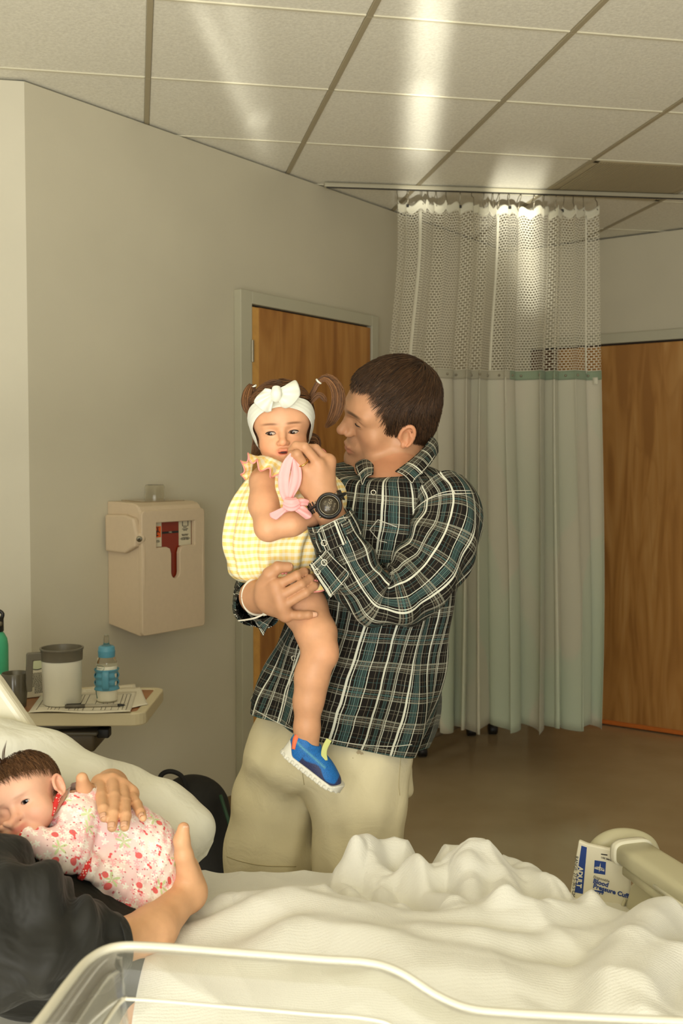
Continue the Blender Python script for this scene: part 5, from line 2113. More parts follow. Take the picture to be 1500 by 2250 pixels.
def head_colors(q, kind, skin, lip, blush=0.25, stubble=0.0, brow=None):
    """natural colours of a face from its own axes q (n,3): lips, cheeks, ears, stubble, brows"""
    c = np.tile(np.array(skin), (len(q), 1))
    if kind == 'adult':
        lipw = np.clip(np.exp(-((q[:, 0] / .021) ** 4) - (((q[:, 2] + .0585) / .0078) ** 4)) * (q[:, 1] < -.080), 0, 1)
        ck = blob(q, (.045, -.065, -.02), (.022, .03, .02)) + blob(q, (-.045, -.065, -.02), (.022, .03, .02)) + blob(q, (0, -.115, -.016), (.014, .02, .012))
        er = (np.abs(q[:, 0]) > .079) * 1.0
        by = .036 + .004 * np.cos((np.abs(q[:, 0]) - .028) / .02)
        bw = np.exp(-(((np.abs(q[:, 0]) - .030) / .0205) ** 4)) * np.exp(-(((q[:, 2] - by + .001) / .0042) ** 4)) * (q[:, 1] < -.055)
        st = smooth01(-q[:, 2], .040, .062) * smooth01(-q[:, 1], -.03, .0) * (1 - smooth01(-q[:, 2], .105, .13))
        st = np.maximum(st, 0.9 * np.exp(-((q[:, 2] + .042) / .007) ** 2) * (np.abs(q[:, 0]) < .026) * (q[:, 1] < -.08))
    elif kind == 'toddler':
        lipw = np.clip(np.exp(-((q[:, 0] / .0165) ** 4) - (((q[:, 2] + .0355) / .0072) ** 4)) * (q[:, 1] < -.060), 0, 1)
        ck = blob(q, (.034, -.06, -.022), (.022, .03, .02)) + blob(q, (-.034, -.06, -.022), (.022, .03, .02)) + 1.2 * blob(q, (0, -.088, -.017), (.011, .02, .010))
        er = (np.abs(q[:, 0]) > .068) * 0.6
        by = .0235 + .003 * np.cos((np.abs(q[:, 0]) - .024) / .02)
        bw = 1.0 * np.exp(-(((np.abs(q[:, 0]) - .026) / .0165) ** 4)) * np.exp(-(((q[:, 2] - by) / .0026) ** 4)) * (q[:, 1] < -.045)
        st = 0 * lipw
    else:
        lipw = np.clip(np.exp(-((q[:, 0] / .0135) ** 4) - (((q[:, 2] + .0305) / .0058) ** 4)) * (q[:, 1] < -.046), 0, 1)
        ck = blob(q, (.028, -.05, -.02), (.02, .03, .02)) + blob(q, (-.028, -.05, -.02), (.02, .03, .02)) + 0.9 * blob(q, (0, -.066, -.012), (.009, .02, .008))
        er = (np.abs(q[:, 0]) > .053) * 1.0
        by = .0165
        bw = 0.35 * np.exp(-(((np.abs(q[:, 0]) - .021) / .013) ** 4)) * np.exp(-(((q[:, 2] - by) / .0022) ** 4)) * (q[:, 1] < -.03)
        st = 0 * lipw
    pink = np.array(skin) * np.array([1.06, 0.80, 0.76])
    mixin = lambda w, t: c * (1 - w[:, None]) + np.array(t) * w[:, None]
    c = mixin(np.clip(ck, 0, 1) * blush, pink)
    c = mixin(np.clip(er, 0, 1) * 0.45, pink)
    if stubble:
        c = mixin(np.clip(st, 0, 1) * stubble, np.array(skin) * np.array([.55, .52, .50]))
    c = mixin(np.clip(lipw, 0, 1) * 0.85, lip)
    if brow is not None:
        c = mixin(np.clip(bw, 0, 1) * 0.9, brow)
    return c


def toddler_head():
    e = 0.0245
    f = U(0.020,
          ell((0, .008, .040), (.068, .083, .071)),
          ell((0, -.034, .030), (.056, .042, .050)),
          ell((0, -.030, -.022), (.0485, .044, .046)),
          ell((0, -.034, -.050), (.032, .036, .024)))
    f = U(0.016, f, *both(lambda s: ell((s * .027, -.044, -.026), (.022, .024, .023))), ell((0, -.061, -.064), (.013, .013, .011)))
    f = U(0.010, f, ell((0, -.064, -.037), (.021, .015, .018)), *both(lambda s: cap((s * .010, -.070, .022), (s * .034, -.060, .023), .007, .007)))
    f = Sub(0.012, f, *both(lambda s: ell((s * e, -.0800, .0065), (.0155, .0120, .0095))))
    f = U(0.004, f, *both(lambda s: ell((s * e, -.0590, .0065), (.0135, .0122, .0115))))
    f = Sub(0.0006, f, *both(lambda s: eye_cut((s * e, -.060, .0052), .0235, .0044, .0032, 0.02 * s, .012)))
    f = U(0.007, f, chain([(0, -.071, .012), (0, -.076, .000), (0, -.0845, -.0115)], [.0055, .0056, .0064], .006), ell((0, -.0842, -.0140), (.0080, .0074, .0070)))
    f = U(0.004, f, *both(lambda s: ell((s * .0086, -.0760, -.0162), (.0052, .0076, .0050))))
    f = Sub(0.002, f, *both(lambda s: ell((s * .0046, -.0820, -.0212), (.0022, .0036, .0018))))
    f = U(0.004, f, chain([(-.0165, -.0700, -0.0350), (-.0065, -.0795, -0.0310), (0, -.0800, -0.0318), (.0065, -.0795, -0.0310), (.0165, -.0700, -0.0350)], [.0022, .0040, .0036, .0040, .0022], .002),
          chain([(-.0145, -.0690, -0.0385), (-.005, -.0765, -0.0420), (.005, -.0765, -0.0420), (.0145, -.0690, -0.0385)], [.0022, .0048, .0048, .0022], .002))
    f = Sub(0.0012, f, ell((0.0, -.0790, -.0362), (.0118, .0110, .0030)))
    return f, e


def baby_head():
    e = 0.0215
    f = U(0.016,
          ell((0, .010, .026), (.051, .063, .052)),
          ell((0, -.026, .016), (.044, .034, .038)),
          ell((0, -.022, -.018), (.042, .036, .034)),
          ell((0, -.026, -.034), (.030, .028, .018)))
    f = U(0.014, f, *both(lambda s: ell((s * .026, -.036, -.020), (.022, .021, .020))), ell((0, -.046, -.044), (.011, .010, .008)))
    f = U(0.008, f, ell((0, -.050, -.030), (.017, .012, .012)))
    f = Sub(0.010, f, *both(lambda s: ell((s * e, -.0610, .0035), (.0130, .0105, .0070))))
    f = U(0.004, f, *both(lambda s: ell((s * e, -.0435, .0035), (.0112, .0108, .0098))))
    f = Sub(0.0005, f, eye_cut((e, -.045, .0030), .0190, .0034, .0032, 0.05, .010))
    f = Sub(0.0012, f, chain([(-e - .008, -.0545, .001), (-e, -.0560, -.0005), (-e + .008, -.0545, .001)], [.0006, .0009, .0006], .0005))
    f = U(0.006, f, chain([(0, -.054, .006), (0, -.0585, -.003), (0, -.064, -.011)], [.0045, .0048, .0060], .005), ell((0, -.0635, -.0125), (.0078, .0065, .0062)))
    f = U(0.003, f, *both(lambda s: ell((s * .0082, -.0570, -.0140), (.0050, .0066, .0046))))
    f = Sub(0.0016, f, *both(lambda s: ell((s * .0042, -.0615, -.0185), (.0020, .0030, .0018))))
    f = U(0.003, f, chain([(-.0130, -.0530, -.0300), (-.005, -.0605, -.0275), (.005, -.0605, -.0275), (.0130, -.0530, -.0300)], [.0018, .0032, .0032, .0018], .002),
          chain([(-.0115, -.0525, -.0325), (-.004, -.0580, -.0350), (.004, -.0580, -.0350), (.0115, -.0525, -.0325)], [.0018, .0036, .0036, .0018], .002))
    f = Sub(0.001, f, chain([(-.014, -.0575, -.0312), (0, -.0650, -.0310), (.014, -.0575, -.0312)], [.0006, .0011, .0006], .0008))
    f = U(0.0025, f, *both(lambda s: ear(s * .050, .006, -.002, .036)))
    return f, e


def eyeball(name, head_o, R, sc, c, r, mat, parent):
    bm = bmesh.new()
    bmesh.ops.create_uvsphere(bm, u_segments=32, v_segments=20, radius=r * sc)
    me = bpy.data.meshes.new(name)
    bm.to_mesh(me)
    bm.free()
    o = link(name, me, mat)
    m = Matrix([[*map(float, R[i])] for i in range(3)]).to_4x4()
    m.translation = Vector([float(v) for v in (np.asarray(head_o) + np.asarray(R) @ (np.asarray(c) * sc))])
    o.parent = parent
    o.matrix_parent_inverse = Matrix.Identity(4)
    # body meshes are given in world coordinates with the parent at rest, so the offset can be direct
    o.matrix_basis = world_of(parent).inverted() @ m
    return o


def loft_uv(P, du=0.0, dv=0.0):
    """arc-length uv of a grid in metres, from its middle column"""
    nu, nv = P.shape[:2]
    Q = np.concatenate([P, P[:1]], 0)
    su = np.linalg.norm(np.diff(Q, axis=0), axis=2)           # nu, nv
    mid = np.median(su.sum(0))
    u = np.linspace(0, 1, nu, endpoint=False)[:, None] * mid + 0 * su
    sv = np.linalg.norm(np.diff(P, axis=1), axis=2).mean(0)
    v = np.concatenate([[0], np.cumsum(sv)])
    return np.stack([u + du, v[None] + 0 * u + dv], -1)


# ------------------------------------------------------------------ cloth patterns
def stripes(nt, x, period, bands, base):
    """constant colour bands across a fraction of the period"""
    fr = math_(nt, 'FRACT', math_(nt, 'DIVIDE', x, period))
    stops = [(0.0, base)]
    for a, w, c in bands:
        stops.append((a, c))
        stops.append((a + w, base))
    # several ramps, since one holds 32 stops
    out = None
    for i in range(0, len(bands), 12):
        st = [(0.0, base)]
        for a, w, c in bands[i:i + 12]:
            st += [(a, c), (a + w, base)]
        r = ramp(nt, fr, st, 'CONSTANT')
        out = r if out is None else mixc(nt, 1.0, out, r, 'LIGHTEN')
    return out


def plaid_mat(name='shirt_plaid'):
    m, nt, b = nmat(name)
    b.inputs['Roughness'].default_value = 0.85
    b.inputs['Specular IOR Level'].default_value = 0.2
    uv = coords(nt, 'UV')
    # the cloth wavers a little
    nz = N(nt, 'ShaderNodeTexNoise', i_Scale=9.0, i_Detail=2.0)
    L(nt, uv, nz.inputs['Vector'])
    sep = N(nt, 'ShaderNodeSeparateXYZ')
    L(nt, uv, sep.inputs[0])
    wob = math_(nt, 'MULTIPLY', math_(nt, 'SUBTRACT', nz.outputs[0], 0.5), 0.012)
    x = math_(nt, 'ADD', sep.outputs[0], wob)
    y = math_(nt, 'ADD', sep.outputs[1], wob)
    dk = srgb(24, 20, 15)
    wh, gy, tl, tl2, g2 = srgb(204, 204, 186), srgb(134, 132, 116), srgb(54, 76, 74), srgb(74, 100, 95), srgb(100, 93, 78)
    warp = [(0.02, 0.036, wh), (0.082, 0.010, wh), (0.13, 0.014, tl2), (0.154, 0.014, tl), (0.178, 0.014, tl2), (0.202, 0.014, tl), (0.226, 0.016, tl2),
            (0.262, 0.012, wh), (0.36, 0.008, g2), (0.42, 0.012, tl), (0.50, 0.034, wh), (0.556, 0.009, gy), (0.63, 0.012, tl2), (0.655, 0.012, tl), (0.68, 0.012, tl2),
            (0.74, 0.026, gy), (0.785, 0.009, wh), (0.88, 0.008, g2), (0.94, 0.010, gy)]
    weft = [(0.03, 0.030, gy), (0.075, 0.022, g2), (0.112, 0.026, gy), (0.152, 0.018, g2), (0.19, 0.010, gy), (0.33, 0.008, g2), (0.40, 0.012, tl),
            (0.52, 0.026, gy), (0.562, 0.020, g2), (0.598, 0.026, tl2), (0.64, 0.020, g2), (0.675, 0.024, gy), (0.84, 0.010, gy), (0.90, 0.008, g2)]
    A = stripes(nt, x, 0.104, warp, dk)
    Bc = stripes(nt, y, 0.116, weft, dk)
    c = mixc(nt, 1.0, A, mixc(nt, 0.30, Bc, dk), 'LIGHTEN')
    c2 = mixc(nt, 0.12, c, mixc(nt, 0.5, A, Bc))
    L(nt, c2, b.inputs['Base Color'])
    th = N(nt, 'ShaderNodeTexNoise', i_Scale=700.0, i_Detail=1.0)
    L(nt, coords(nt), th.inputs['Vector'])
    fold = N(nt, 'ShaderNodeTexNoise', i_Scale=11.0, i_Detail=3.0, i_Distortion=1.0)
    L(nt, coords(nt), fold.inputs['Vector'])
    bump(nt, b, math_(nt, 'ADD', math_(nt, 'MULTIPLY', th.outputs[0], 0.06), fold.outputs[0]), 0.30, 0.012)
    return m


M_plaid = plaid_mat()
M_stitch = plain('white_stitch', srgb(206, 202, 184), 0.8)
M_snap = plain('pearl_snap', srgb(200, 194, 172), 0.25, metallic=0.6)


def ring_obj(name, p, nrm, R_, r, mat, parent):
    nrm = unit(nrm)
    a = unit(np.cross(nrm, (0.3, 0.2, 1.0)))
    b2 = np.cross(nrm, a)
    return tube(name, [np.asarray(p) + (a * math.cos(t) + b2 * math.sin(t)) * R_ for t in np.linspace(0, 2 * math.pi, 15)], r, mat, parent, nv=28, nu=6, cap=False)
# ================================================================== the man
mh_o = at(850, 970, 2.352)
mh_o = np.array([0.1075, 2.352, 1.5775])
mh_R = rot(-71, 9, 31)
hf, me_ = adult_head()
HEAD_M = bound(xf(hf, mh_o, mh_R), mh_o, .165)


def mh(x, y, z):
    return mh_o + mh_R @ np.array([x, y, z])


SK_M = np.array(srgb(188, 140, 104)[:3])
man = empty('person', M(745, 2440, 0.0), 'man in a dark plaid shirt and khaki shorts standing and holding a small girl', 'person')
man.location[2] = 0.0

neck_b = M(868, 1062, 0.02)
neck = U(0.03, cap(mh(0, .022, -.045), neck_b, .056, .062), cap(mh(0, .0, -.075), M(846, 1064, -.015), .030, .045))
# hidden trunk and legs, modelled slim under the clothes
trunk = U(0.06, cap(M(850, 1100, 0.0), M(800, 1330, 0.01), .10, .095), cap(M(800, 1330, .01), M(745, 1580, .01), .095, .095),
          cap(neck_b, M(960, 1105, -.08), .045, .036), cap(neck_b, M(725, 1062, .11), .045, .036))
legs = U(0.03, *[chain([M(hx, 1640, d), M(kx, 1970, d), np.array([M(kx, 1970, d)[0] - 0.005, 2.35 + d + 0.02, 0.10])], [.066, .054, .040], .03) for hx, kx, d in ((675, 590, .05), (775, 795, -.03))])
# left arm (near): upper arm, forearm, hand with the watch
LW = M(713, 1102, -0.2450)
armL = chain([M(972, 1098, -.09), M(935, 1240, -.145), M(820, 1315, -0.2000), M(765, 1215, -0.2250), LW], [.040, .040, .036, .034, .0265], .02)
mcpL = {'i': M(721, 1014, -0.2320), 'm': M(701, 1021, -0.2540), 'r': M(676, 1035, -0.2540), 'p': M(657, 1049, -0.2400)}
palmL = U(0.016, *[cap(LW, mcpL[k], .0245, r) for k, r in (('i', .0135), ('m', .0138), ('r', .0132), ('p', .0122))],
          cap(mcpL['i'], mcpL['p'], .0105, .0105), ell(M(690, 1062, -0.2420), (.026, .014, .03)))
fingL = U(0.0003,
          chain([mcpL['m'], M(669, 982, -0.2700), M(650, 979, -0.2640), M(640, 990, -0.2520)], [.0100, .0091, .0083, .0073], .003),
          chain([mcpL['r'], M(653, 998, -0.2740), M(640, 1000, -0.2640), M(635, 1010, -0.2500)], [.0097, .0089, .0081, .0071], .003),
          chain([mcpL['i'], M(693, 986, -0.2380), M(668, 984, -0.2280), M(652, 992, -0.2260)], [.0100, .0091, .0083, .0073], .003),
          chain([mcpL['p'], M(643, 1022, -0.2560), M(635, 1013, -0.2520), M(632, 1006, -0.2440)], [.0092, .0086, .0079, .0068], .003),
          chain([M(722, 1072, -0.2200), M(702, 1040, -0.2080), M(668, 1012, -0.2180), M(648, 1002, -0.2300)], [.0165, .0135, .0118, .0095], .004))
handL = bound(U(0.0035, palmL, fingL), M(680, 1050, -.245), .105)
armL = U(0.014, armL, handL)
# right arm (far): hand under the girl's thigh
RW = M(562, 1311, -.170)
armR = chain([M(712, 1062, .11), M(650, 1130, .17), M(602, 1215, .185), M(574, 1285, .10), M(562, 1316, -.03), RW], [.036, .036, .036, .034, .031, .0285], .02)
mcpR = {'i': M(606, 1287, -.242), 'm': M(613, 1311, -.250), 'r': M(620, 1332, -.248), 'p': M(628, 1351, -.238)}
palmR = U(0.016, *[cap(RW, mcpR[k], .026, r) for k, r in (('i', .0142), ('m', .0142), ('r', .0138), ('p', .0125))],
          cap(mcpR['i'], mcpR['p'], .011, .0105), ell(M(588, 1308, -.225), (.024, .016, .032)))
fingR = U(0.0003,
          chain([mcpR['i'], M(652, 1264, -.252), M(668, 1256, -.236), M(674, 1256, -.216)], [.0100, .0091, .0083, .0073], .003),
          chain([mcpR['m'], M(662, 1284, -.258), M(680, 1272, -.242), M(686, 1268, -.222)], [.0101, .0093, .0086, .0076], .003),
          chain([mcpR['r'], M(672, 1302, -.258), M(690, 1288, -.245), M(696, 1280, -.226)], [.0098, .0090, .0083, .0073], .003),
          chain([mcpR['p'], M(658, 1352, -.247), M(676, 1351, -.243), M(688, 1350, -.238)], [.0105, .0092, .0085, .0074], .003),
          chain([M(578, 1288, -.222), M(592, 1262, -.238), M(610, 1247, -.244), M(634, 1246, -.240)], [.0170, .0140, .0118, .0098], .004))
handR = bound(U(0.0035, palmR, fingR), M(622, 1300, -.225), .115)
armR = U(0.014, armR, handR)
body = U(0.02, U(0.018, HEAD_M, neck), trunk, legs)
BODY_M = U(0.001, body, armL, armR)


def span(fn, pts):
    v = [fn(p) for p in pts]
    return min(v), max(v)


hl, hh = mh_o - 0.145, mh_o + 0.145
handsP = list(mcpL.values()) + list(mcpR.values()) + [LW, RW, M(632, 1006, -.24), M(688, 1350, -.24), M(640, 985, -.29)]
hp = np.array(handsP)
hmn, hmx = hp.min(0) - 0.02, hp.max(0) + 0.02
X = spaced(-0.30, 0.36, 0.012, [(hl[0], hh[0], 0.0019), (hmn[0], hmx[0], 0.0019)])
Y = spaced(2.02, 2.62, 0.012, [(mh_o[1] - 0.115, mh_o[1] + 0.05, 0.0019), (hmn[1], hmx[1], 0.0019)])
Z = spaced(0.0, 1.75, 0.014, [(hl[2] + .02, hh[2] + 0.0, 0.0019), (hmn[2], hmx[2], 0.0019)])
V, Q = surface(BODY_M, X, Y, Z)
q = (V - mh_o) @ mh_R
cols = head_colors(q, 'adult', SK_M, np.array(srgb(186, 116, 92)[:3]), 0.35, 0.42, np.array(srgb(74, 52, 34)[:3]))
far_ = np.linalg.norm(q, axis=1) > 0.17
cols[far_] = SK_M
for k in ('i', 'm', 'r', 'p'):                    # knuckles are redder
    for mc in (mcpL, mcpR):
        w_ = blob(V, mc[k], (.012, .012, .012))[:, None] * 0.35
        cols = cols * (1 - w_) + SK_M * np.array([1.03, .86, .82]) * w_
mbody = put('body', mesh_np('body', V, Q, None, cols), M_skin, man)
# nails
M_nail = plain('nail', srgb(214, 166, 136), 0.3)


def nail(tip, prev, out, parent, w=0.0062):
    a = unit(np.asarray(tip) - np.asarray(prev))
    o_ = np.asarray(out, float) - a * np.dot(out, a)
    o_ = unit(o_)
    s_ = np.cross(a, o_)
    Pg = []
    for u in np.linspace(-1, 1, 7):
        row = []
        for v_ in np.linspace(-1, 1, 6):
            ww = w * (1 - 0.25 * max(0, v_) ** 2 * abs(u))
            row.append(np.asarray(tip) + a * (v_ * w * 0.85 + 0.001) + s_ * u * ww + o_ * (0.0077 * math.sqrt(max(0.05, 1 - (u * 0.72) ** 2)) + 0.0005))
        Pg.append(row)
    o = put('nail', grid_mesh('nail', np.array(Pg)), M_nail, parent)
    solidify(o, 0.0006)
    return o


nail(M(688, 1350, -.238), M(676, 1351, -.243), (0, -1, 0.1), man, .0055)
nail(M(634, 1246, -.240), M(610, 1247, -.244), (0, -0.8, 0.5), man, .0062)

# eyelashes: the man looks down, lids nearly closed
M_lash = plain('lash_dark', srgb(38, 26, 18), 0.7)
for s in (1, -1):
    tube('eyelash', [mh(s * (me_ - .0135), -.0835, .0150), mh(s * (me_ - .006), -.0886, .0138), mh(s * (me_ + .004), -.0880, .0132), mh(s * (me_ + .0125), -.0805, .0130)], [.0004, .0011, .0012, .0005], M_lash, man, nv=16, nu=5)
M_eye_m = eye_mat('eye_brown', srgb(80, 54, 34), (0, -0.8, -0.6))
for s in (1, -1):
    eyeball('eye', mh_o, mh_R, 1.0, (s * me_, -.0738, .0168), .0122, M_eye_m, man)

# hair: a close cap and locks combed forward
M_hair_m = hair_mat('hair_brown', srgb(26, 17, 10), srgb(88, 60, 35))


def hair_region_m(P):
    x, y, z = np.abs(P[:, 0]), P[:, 1], P[:, 2]
    front = 0.092 - z - 0.004 * np.cos(x * 60)
    side = np.maximum(-0.032 - y - 0.18 * (z - .05), 0.016 - z)
    burn = np.maximum(np.maximum(-0.036 - y, y + 0.004), -0.014 - z)
    back = np.maximum(0.030 - y, -0.052 - z)
    return np.minimum(np.minimum(front, side), np.minimum(burn, back))


cap_f = U(0.02, ell((0, .010, .049), (.0800, .100, .0925)), ell((0, -.038, .050), (.067, .056, .064)), ell((0, .040, .0), (.064, .064, .075)))
hair_loc = Inter(0.012, cap_f, hair_region_m)
xs = spaced(-.1, .1, .0035)
V, Q = surface(hair_loc, xs, spaced(-.12, .13, .0035), spaced(-.08, .16, .0035))
rs = np.random.RandomState(4)
dist = hair_region_m(V)
ok = np.nonzero((dist < -0.001) & (cap_f(V.astype(np.float32)) > -0.004))[0]
ri = rs.choice(ok, 9000)
roots = V[ri]
crown = np.array([0.0, .062, .125])
rad_ = roots - crown
dirs = rad_ / (np.linalg.norm(rad_, axis=1, keepdims=True) + 1e-6)
top = smooth01(roots[:, 2], .05, .10)[:, None]
dirs = dirs * 0.8 + np.array([0.55, -0.7, 0.05]) * top + np.array([0, 0.25, -0.9]) * (1 - top)
ln = np.where(roots[:, 2] > .06, 0.028 + .016 * rs.rand(len(ri)), .011 + .007 * rs.rand(len(ri)))
ln = ln * np.where((roots[:, 1] < -.045), 0.45, 1.0)
hv, hq, hc = locks('hair', roots, dirs, ln, cap_f, 0.0004, None, None, 6, 0.0011, lift=0.0035, jitter=0.22, seed=5, shade=(0.1, 0.8))
Vb, Fb, Cb = merge((V, Q, np.full((len(V), 3), 0.12)), (hv, hq, hc))
Vb = mh_o + Vb @ mh_R.T
put('hair', mesh_np('hair', Vb, Fb, None, Cb), M_hair_m, man)

# ---------------------------------------------------------------- shirt
rows = [  # y, left, right, tilt, depth factor, dy
    (1016, 806, 934, .10, .95, .020), (1022, 768, 962, .12, .88, .014), (1036, 722, 990, .12, .80, .008), (1060, 695, 1012, .12, .78, .004), (1100, 682, 1022, .10, .78, .0), (1140, 676, 1022, .10, .78, .0),
    (1200, 668, 1012, .08, .78, .0), (1290, 655, 1000, .08, .78, .0), (1370, 634, 984, .10, .80, .0), (1440, 606, 972, .14, .82, .0),
    (1500, 580, 962, .18, .84, .0), (1550, 562, 948, .22, .85, .0), (1595, 550, 930, .26, .86, .0)]
rows = np.array(rows, float)
NV, NU = 190, 240
tv = np.linspace(0, len(rows) - 1, NV)
R_ = catmull(rows, NV)
th = np.linspace(0, 2 * np.pi, NU, endpoint=False)
YAW = math.radians(-42)
Pt = np.zeros((NU, NV, 3))
for j in range(NV):
    y, l, r, tilt, df, dy = R_[j]
    cx, hw = (l + r) / 2, (r - l) / 2 / 1000.0
    c = M(cx, y, dy)
    e_ = 2 / 2.25
    cx_ = np.sign(np.cos(th)) * np.abs(np.cos(th)) ** e_
    sx2 = np.sign(np.sin(th)) * np.abs(np.sin(th)) ** e_
    Pt[:, j, 0] = c[0] + hw * cx_
    Pt[:, j, 1] = c[1] + hw * df * sx2
    front = np.clip(-0.55 * np.cos(th) - 0.83 * np.sin(th), 0, 1) ** 2
    Pt[:, j, 2] = c[2] - tilt * hw * cx_ - front * 0.034 * (1 - smooth01(tv[j], 0.5, 4.5))
uvt = loft_uv(Pt)
# folds: drawn from the left shoulder and the elbow, and loose hanging folds below
TH, VV = np.meshgrid(th, np.linspace(0, 1, NV), indexing='ij')
nrm = np.stack([np.cos(TH), np.sin(TH), 0 * TH], -1)
fold = 0.006 * np.sin(5.5 * TH + 9 * VV) * smooth01(VV, .25, .6) + 0.005 * np.sin(9 * TH - 14 * VV + 2) * smooth01(VV, .1, .4)
fold += 0.0055 * np.sin(30 * VV + 5 * np.sin(TH * 2)) * np.exp(-((VV - .62) / .16) ** 2) * 0.7
fold += 0.010 * np.sin(7 * TH + 1.0) * smooth01(VV, .72, 1.0)
fold *= smooth01(VV, 0.04, 0.2)
Pt = Pt + nrm * fold[..., None]
shirt = put('shirt', grid_mesh('shirt', Pt, uvt, True), M_plaid, man)
solidify(shirt, 0.0016)

# left sleeve
def sleeve(name, pts, rad, nv, nu, folds, parent, up=(0, 0, 1), du=0.0, dv=0.0, ry=None):
    P, uv, arc = tube_grid(pts, rad, nv, nu, ry=ry, up=up, power=2.1)
    TH, A = np.meshgrid(np.linspace(0, 2 * np.pi, nu, endpoint=False), arc, indexing='ij')
    C = P.mean(0)[None]
    n = P - C
    n /= np.linalg.norm(n, axis=2, keepdims=True)
    P = P + n * folds(TH, A / arc[-1])[..., None]
    o = put(name, grid_mesh(name, P, loft_uv(P, du, dv), True), M_plaid, parent)
    solidify(o, 0.0015)
    return o, P


def foldsL(th, t):
    el = np.exp(-((t - .60) / .09) ** 2)
    f = 0.0070 * np.sin(t * 62 + 2.0 * np.sin(th)) * el
    f += 0.0050 * np.sin(t * 34 + 3 * th) * smooth01(t, .08, .3) * (1 - smooth01(t, .9, 1.0))
    f += 0.0045 * np.sin(4 * th + 7 * t)
    return f


sl, slP = sleeve('sleeve', [M(962, 1076, -.075), M(985, 1120, -.105), M(976, 1180, -.135), M(938, 1250, -.160), M(878, 1304, -.182), M(822, 1308, -.195), M(786, 1268, -.208), M(758, 1218, -.224), M(738, 1172, -.236), M(727, 1145, -.242)],
                 [.060, .068, .072, .074, .070, .060, .056, .054, .049, .045], 150, 90, foldsL, shirt, du=.03)
# cuff of the left sleeve, unsnapped
cf, cfP = sleeve('cuff', [M(744, 1190, -0.2370), M(734, 1166, -0.2400), M(722, 1138, -0.2440)], [.050, .050, .046], 30, 70, lambda th, t: 0.002 * np.sin(3 * th) + 0 * t, shirt, du=.06, dv=.02)


def patch(name, corners, nu, nv, bulge, mat, parent, uvs=None, t=0.0016):
    c = [np.asarray(p) for p in corners]
    U_, V_ = np.meshgrid(np.linspace(0, 1, nu), np.linspace(0, 1, nv), indexing='ij')
    P = c[0] * ((1 - U_) * (1 - V_))[..., None] + c[1] * (U_ * (1 - V_))[..., None] + c[2] * (U_ * V_)[..., None] + c[3] * ((1 - U_) * V_)[..., None]
    n = unit(np.cross(c[1] - c[0], c[3] - c[0]))
    if n[1] > 0:
        n = -n
    P = P + n * (bulge(U_, V_))[..., None]
    lu = np.linalg.norm(c[1] - c[0])
    lv = np.linalg.norm(c[3] - c[0])
    uv = np.stack([U_ * lu, V_ * lv], -1)
    o = put(name, grid_mesh(name, P, uv), mat, parent)
    solidify(o, t)
    return o, P


fl2, fP2 = patch('cuff', [M(679, 1241, -.272), M(716, 1204, -.278), M(772, 1262, -.280), M(724, 1316, -.262)], 16, 16, lambda u, v: 0.008 * np.sin(u * np.pi) + 0.004 * np.sin(v * 5), M_plaid, shirt)
S_cf = Surf(cf)
for seg_ in (((697, 1170), (706, 1160), (740, 1142), (764, 1136)), ((700, 1172), (716, 1210), (724, 1226)), ((724, 1226), (760, 1206), (792, 1196))):
    stitch('stitching', S_cf, seg_, M_stitch, shirt, lift=.002)
for Pg in (fP2,):
    e_ = np.concatenate([Pg[:, 0], Pg[-1], Pg[::-1, -1], Pg[0, ::-1]]) + np.array([0, -0.0022, 0])
    ins = e_ * 0.90 + Pg.reshape(-1, 3).mean(0) * 0.10 + np.array([0, -0.001, 0])
    tube('stitching', ins[::3], 0.0008, M_stitch, shirt, nv=90, nu=4, cap=False)
S_cf = Surf(cf, fl2)
for px, py in ((712, 1193), (712, 1236), (697, 1256)):
    h = S_cf.hit(px, py, .0035)
    if h is not None:
        ring_obj('snap_button', h, (0, -1, 0.15), .0055, .0012, M_snap, shirt)

# right sleeve, seen as the flared cuff behind the girl
sr_, srP = sleeve('sleeve', [M(705, 1060, .11), M(650, 1130, .17), M(600, 1215, .19), M(572, 1285, .10), M(562, 1318, -.03), M(562, 1326, -.115)],
                  [.060, .064, .062, .054, .048, .046], 90, 70, lambda th, t: 0.004 * np.sin(t * 40 + 2 * th) + 0.003 * np.sin(4 * th), shirt, du=.02)
cf2, cfP2 = sleeve('cuff', [M(560, 1322, -.080), M(563, 1326, -.125), M(571, 1328, -.165)], [.045, .046, .048], 26, 60, lambda th, t: 0.003 * np.sin(3 * th + 1) * t + 0 * th, shirt, up=(0.2, 0, 1), du=.01, dv=.03)
patch('cuff', [M(534, 1322, -.150), M(560, 1368, -.170), M(607, 1350, -.178), M(578, 1398, -.165)], 10, 10, lambda u, v: 0.004 * np.sin(u * 3), M_plaid, shirt)

# collar: a stand round the neck and two leaves
def ribbon(name, A, B, n, mat, parent, t=0.0022, bulge=0.0, nv=8, uvoff=(0, 0)):
    A, B = catmull(np.array(A), n), catmull(np.array(B), n)
    v = np.linspace(0, 1, nv)
    P = A[:, None] * (1 - v)[None, :, None] + B[:, None] * v[None, :, None]
    out = np.cross(np.gradient(A, axis=0), B - A)
    out /= np.linalg.norm(out, axis=1, keepdims=True) + 1e-9
    P = P + out[:, None] * (bulge * np.sin(v * np.pi))[None, :, None]
    la = np.concatenate([[0], np.cumsum(np.linalg.norm(np.diff((A + B) / 2, axis=0), axis=1))])
    lw = np.linalg.norm(B - A, axis=1).mean()
    uv = np.stack([la[:, None] + 0 * v[None] + uvoff[0], v[None] * lw + 0 * la[:, None] + uvoff[1]], -1)
    o = put(name, grid_mesh(name, P, uv), mat, parent)
    solidify(o, t)
    return o, P


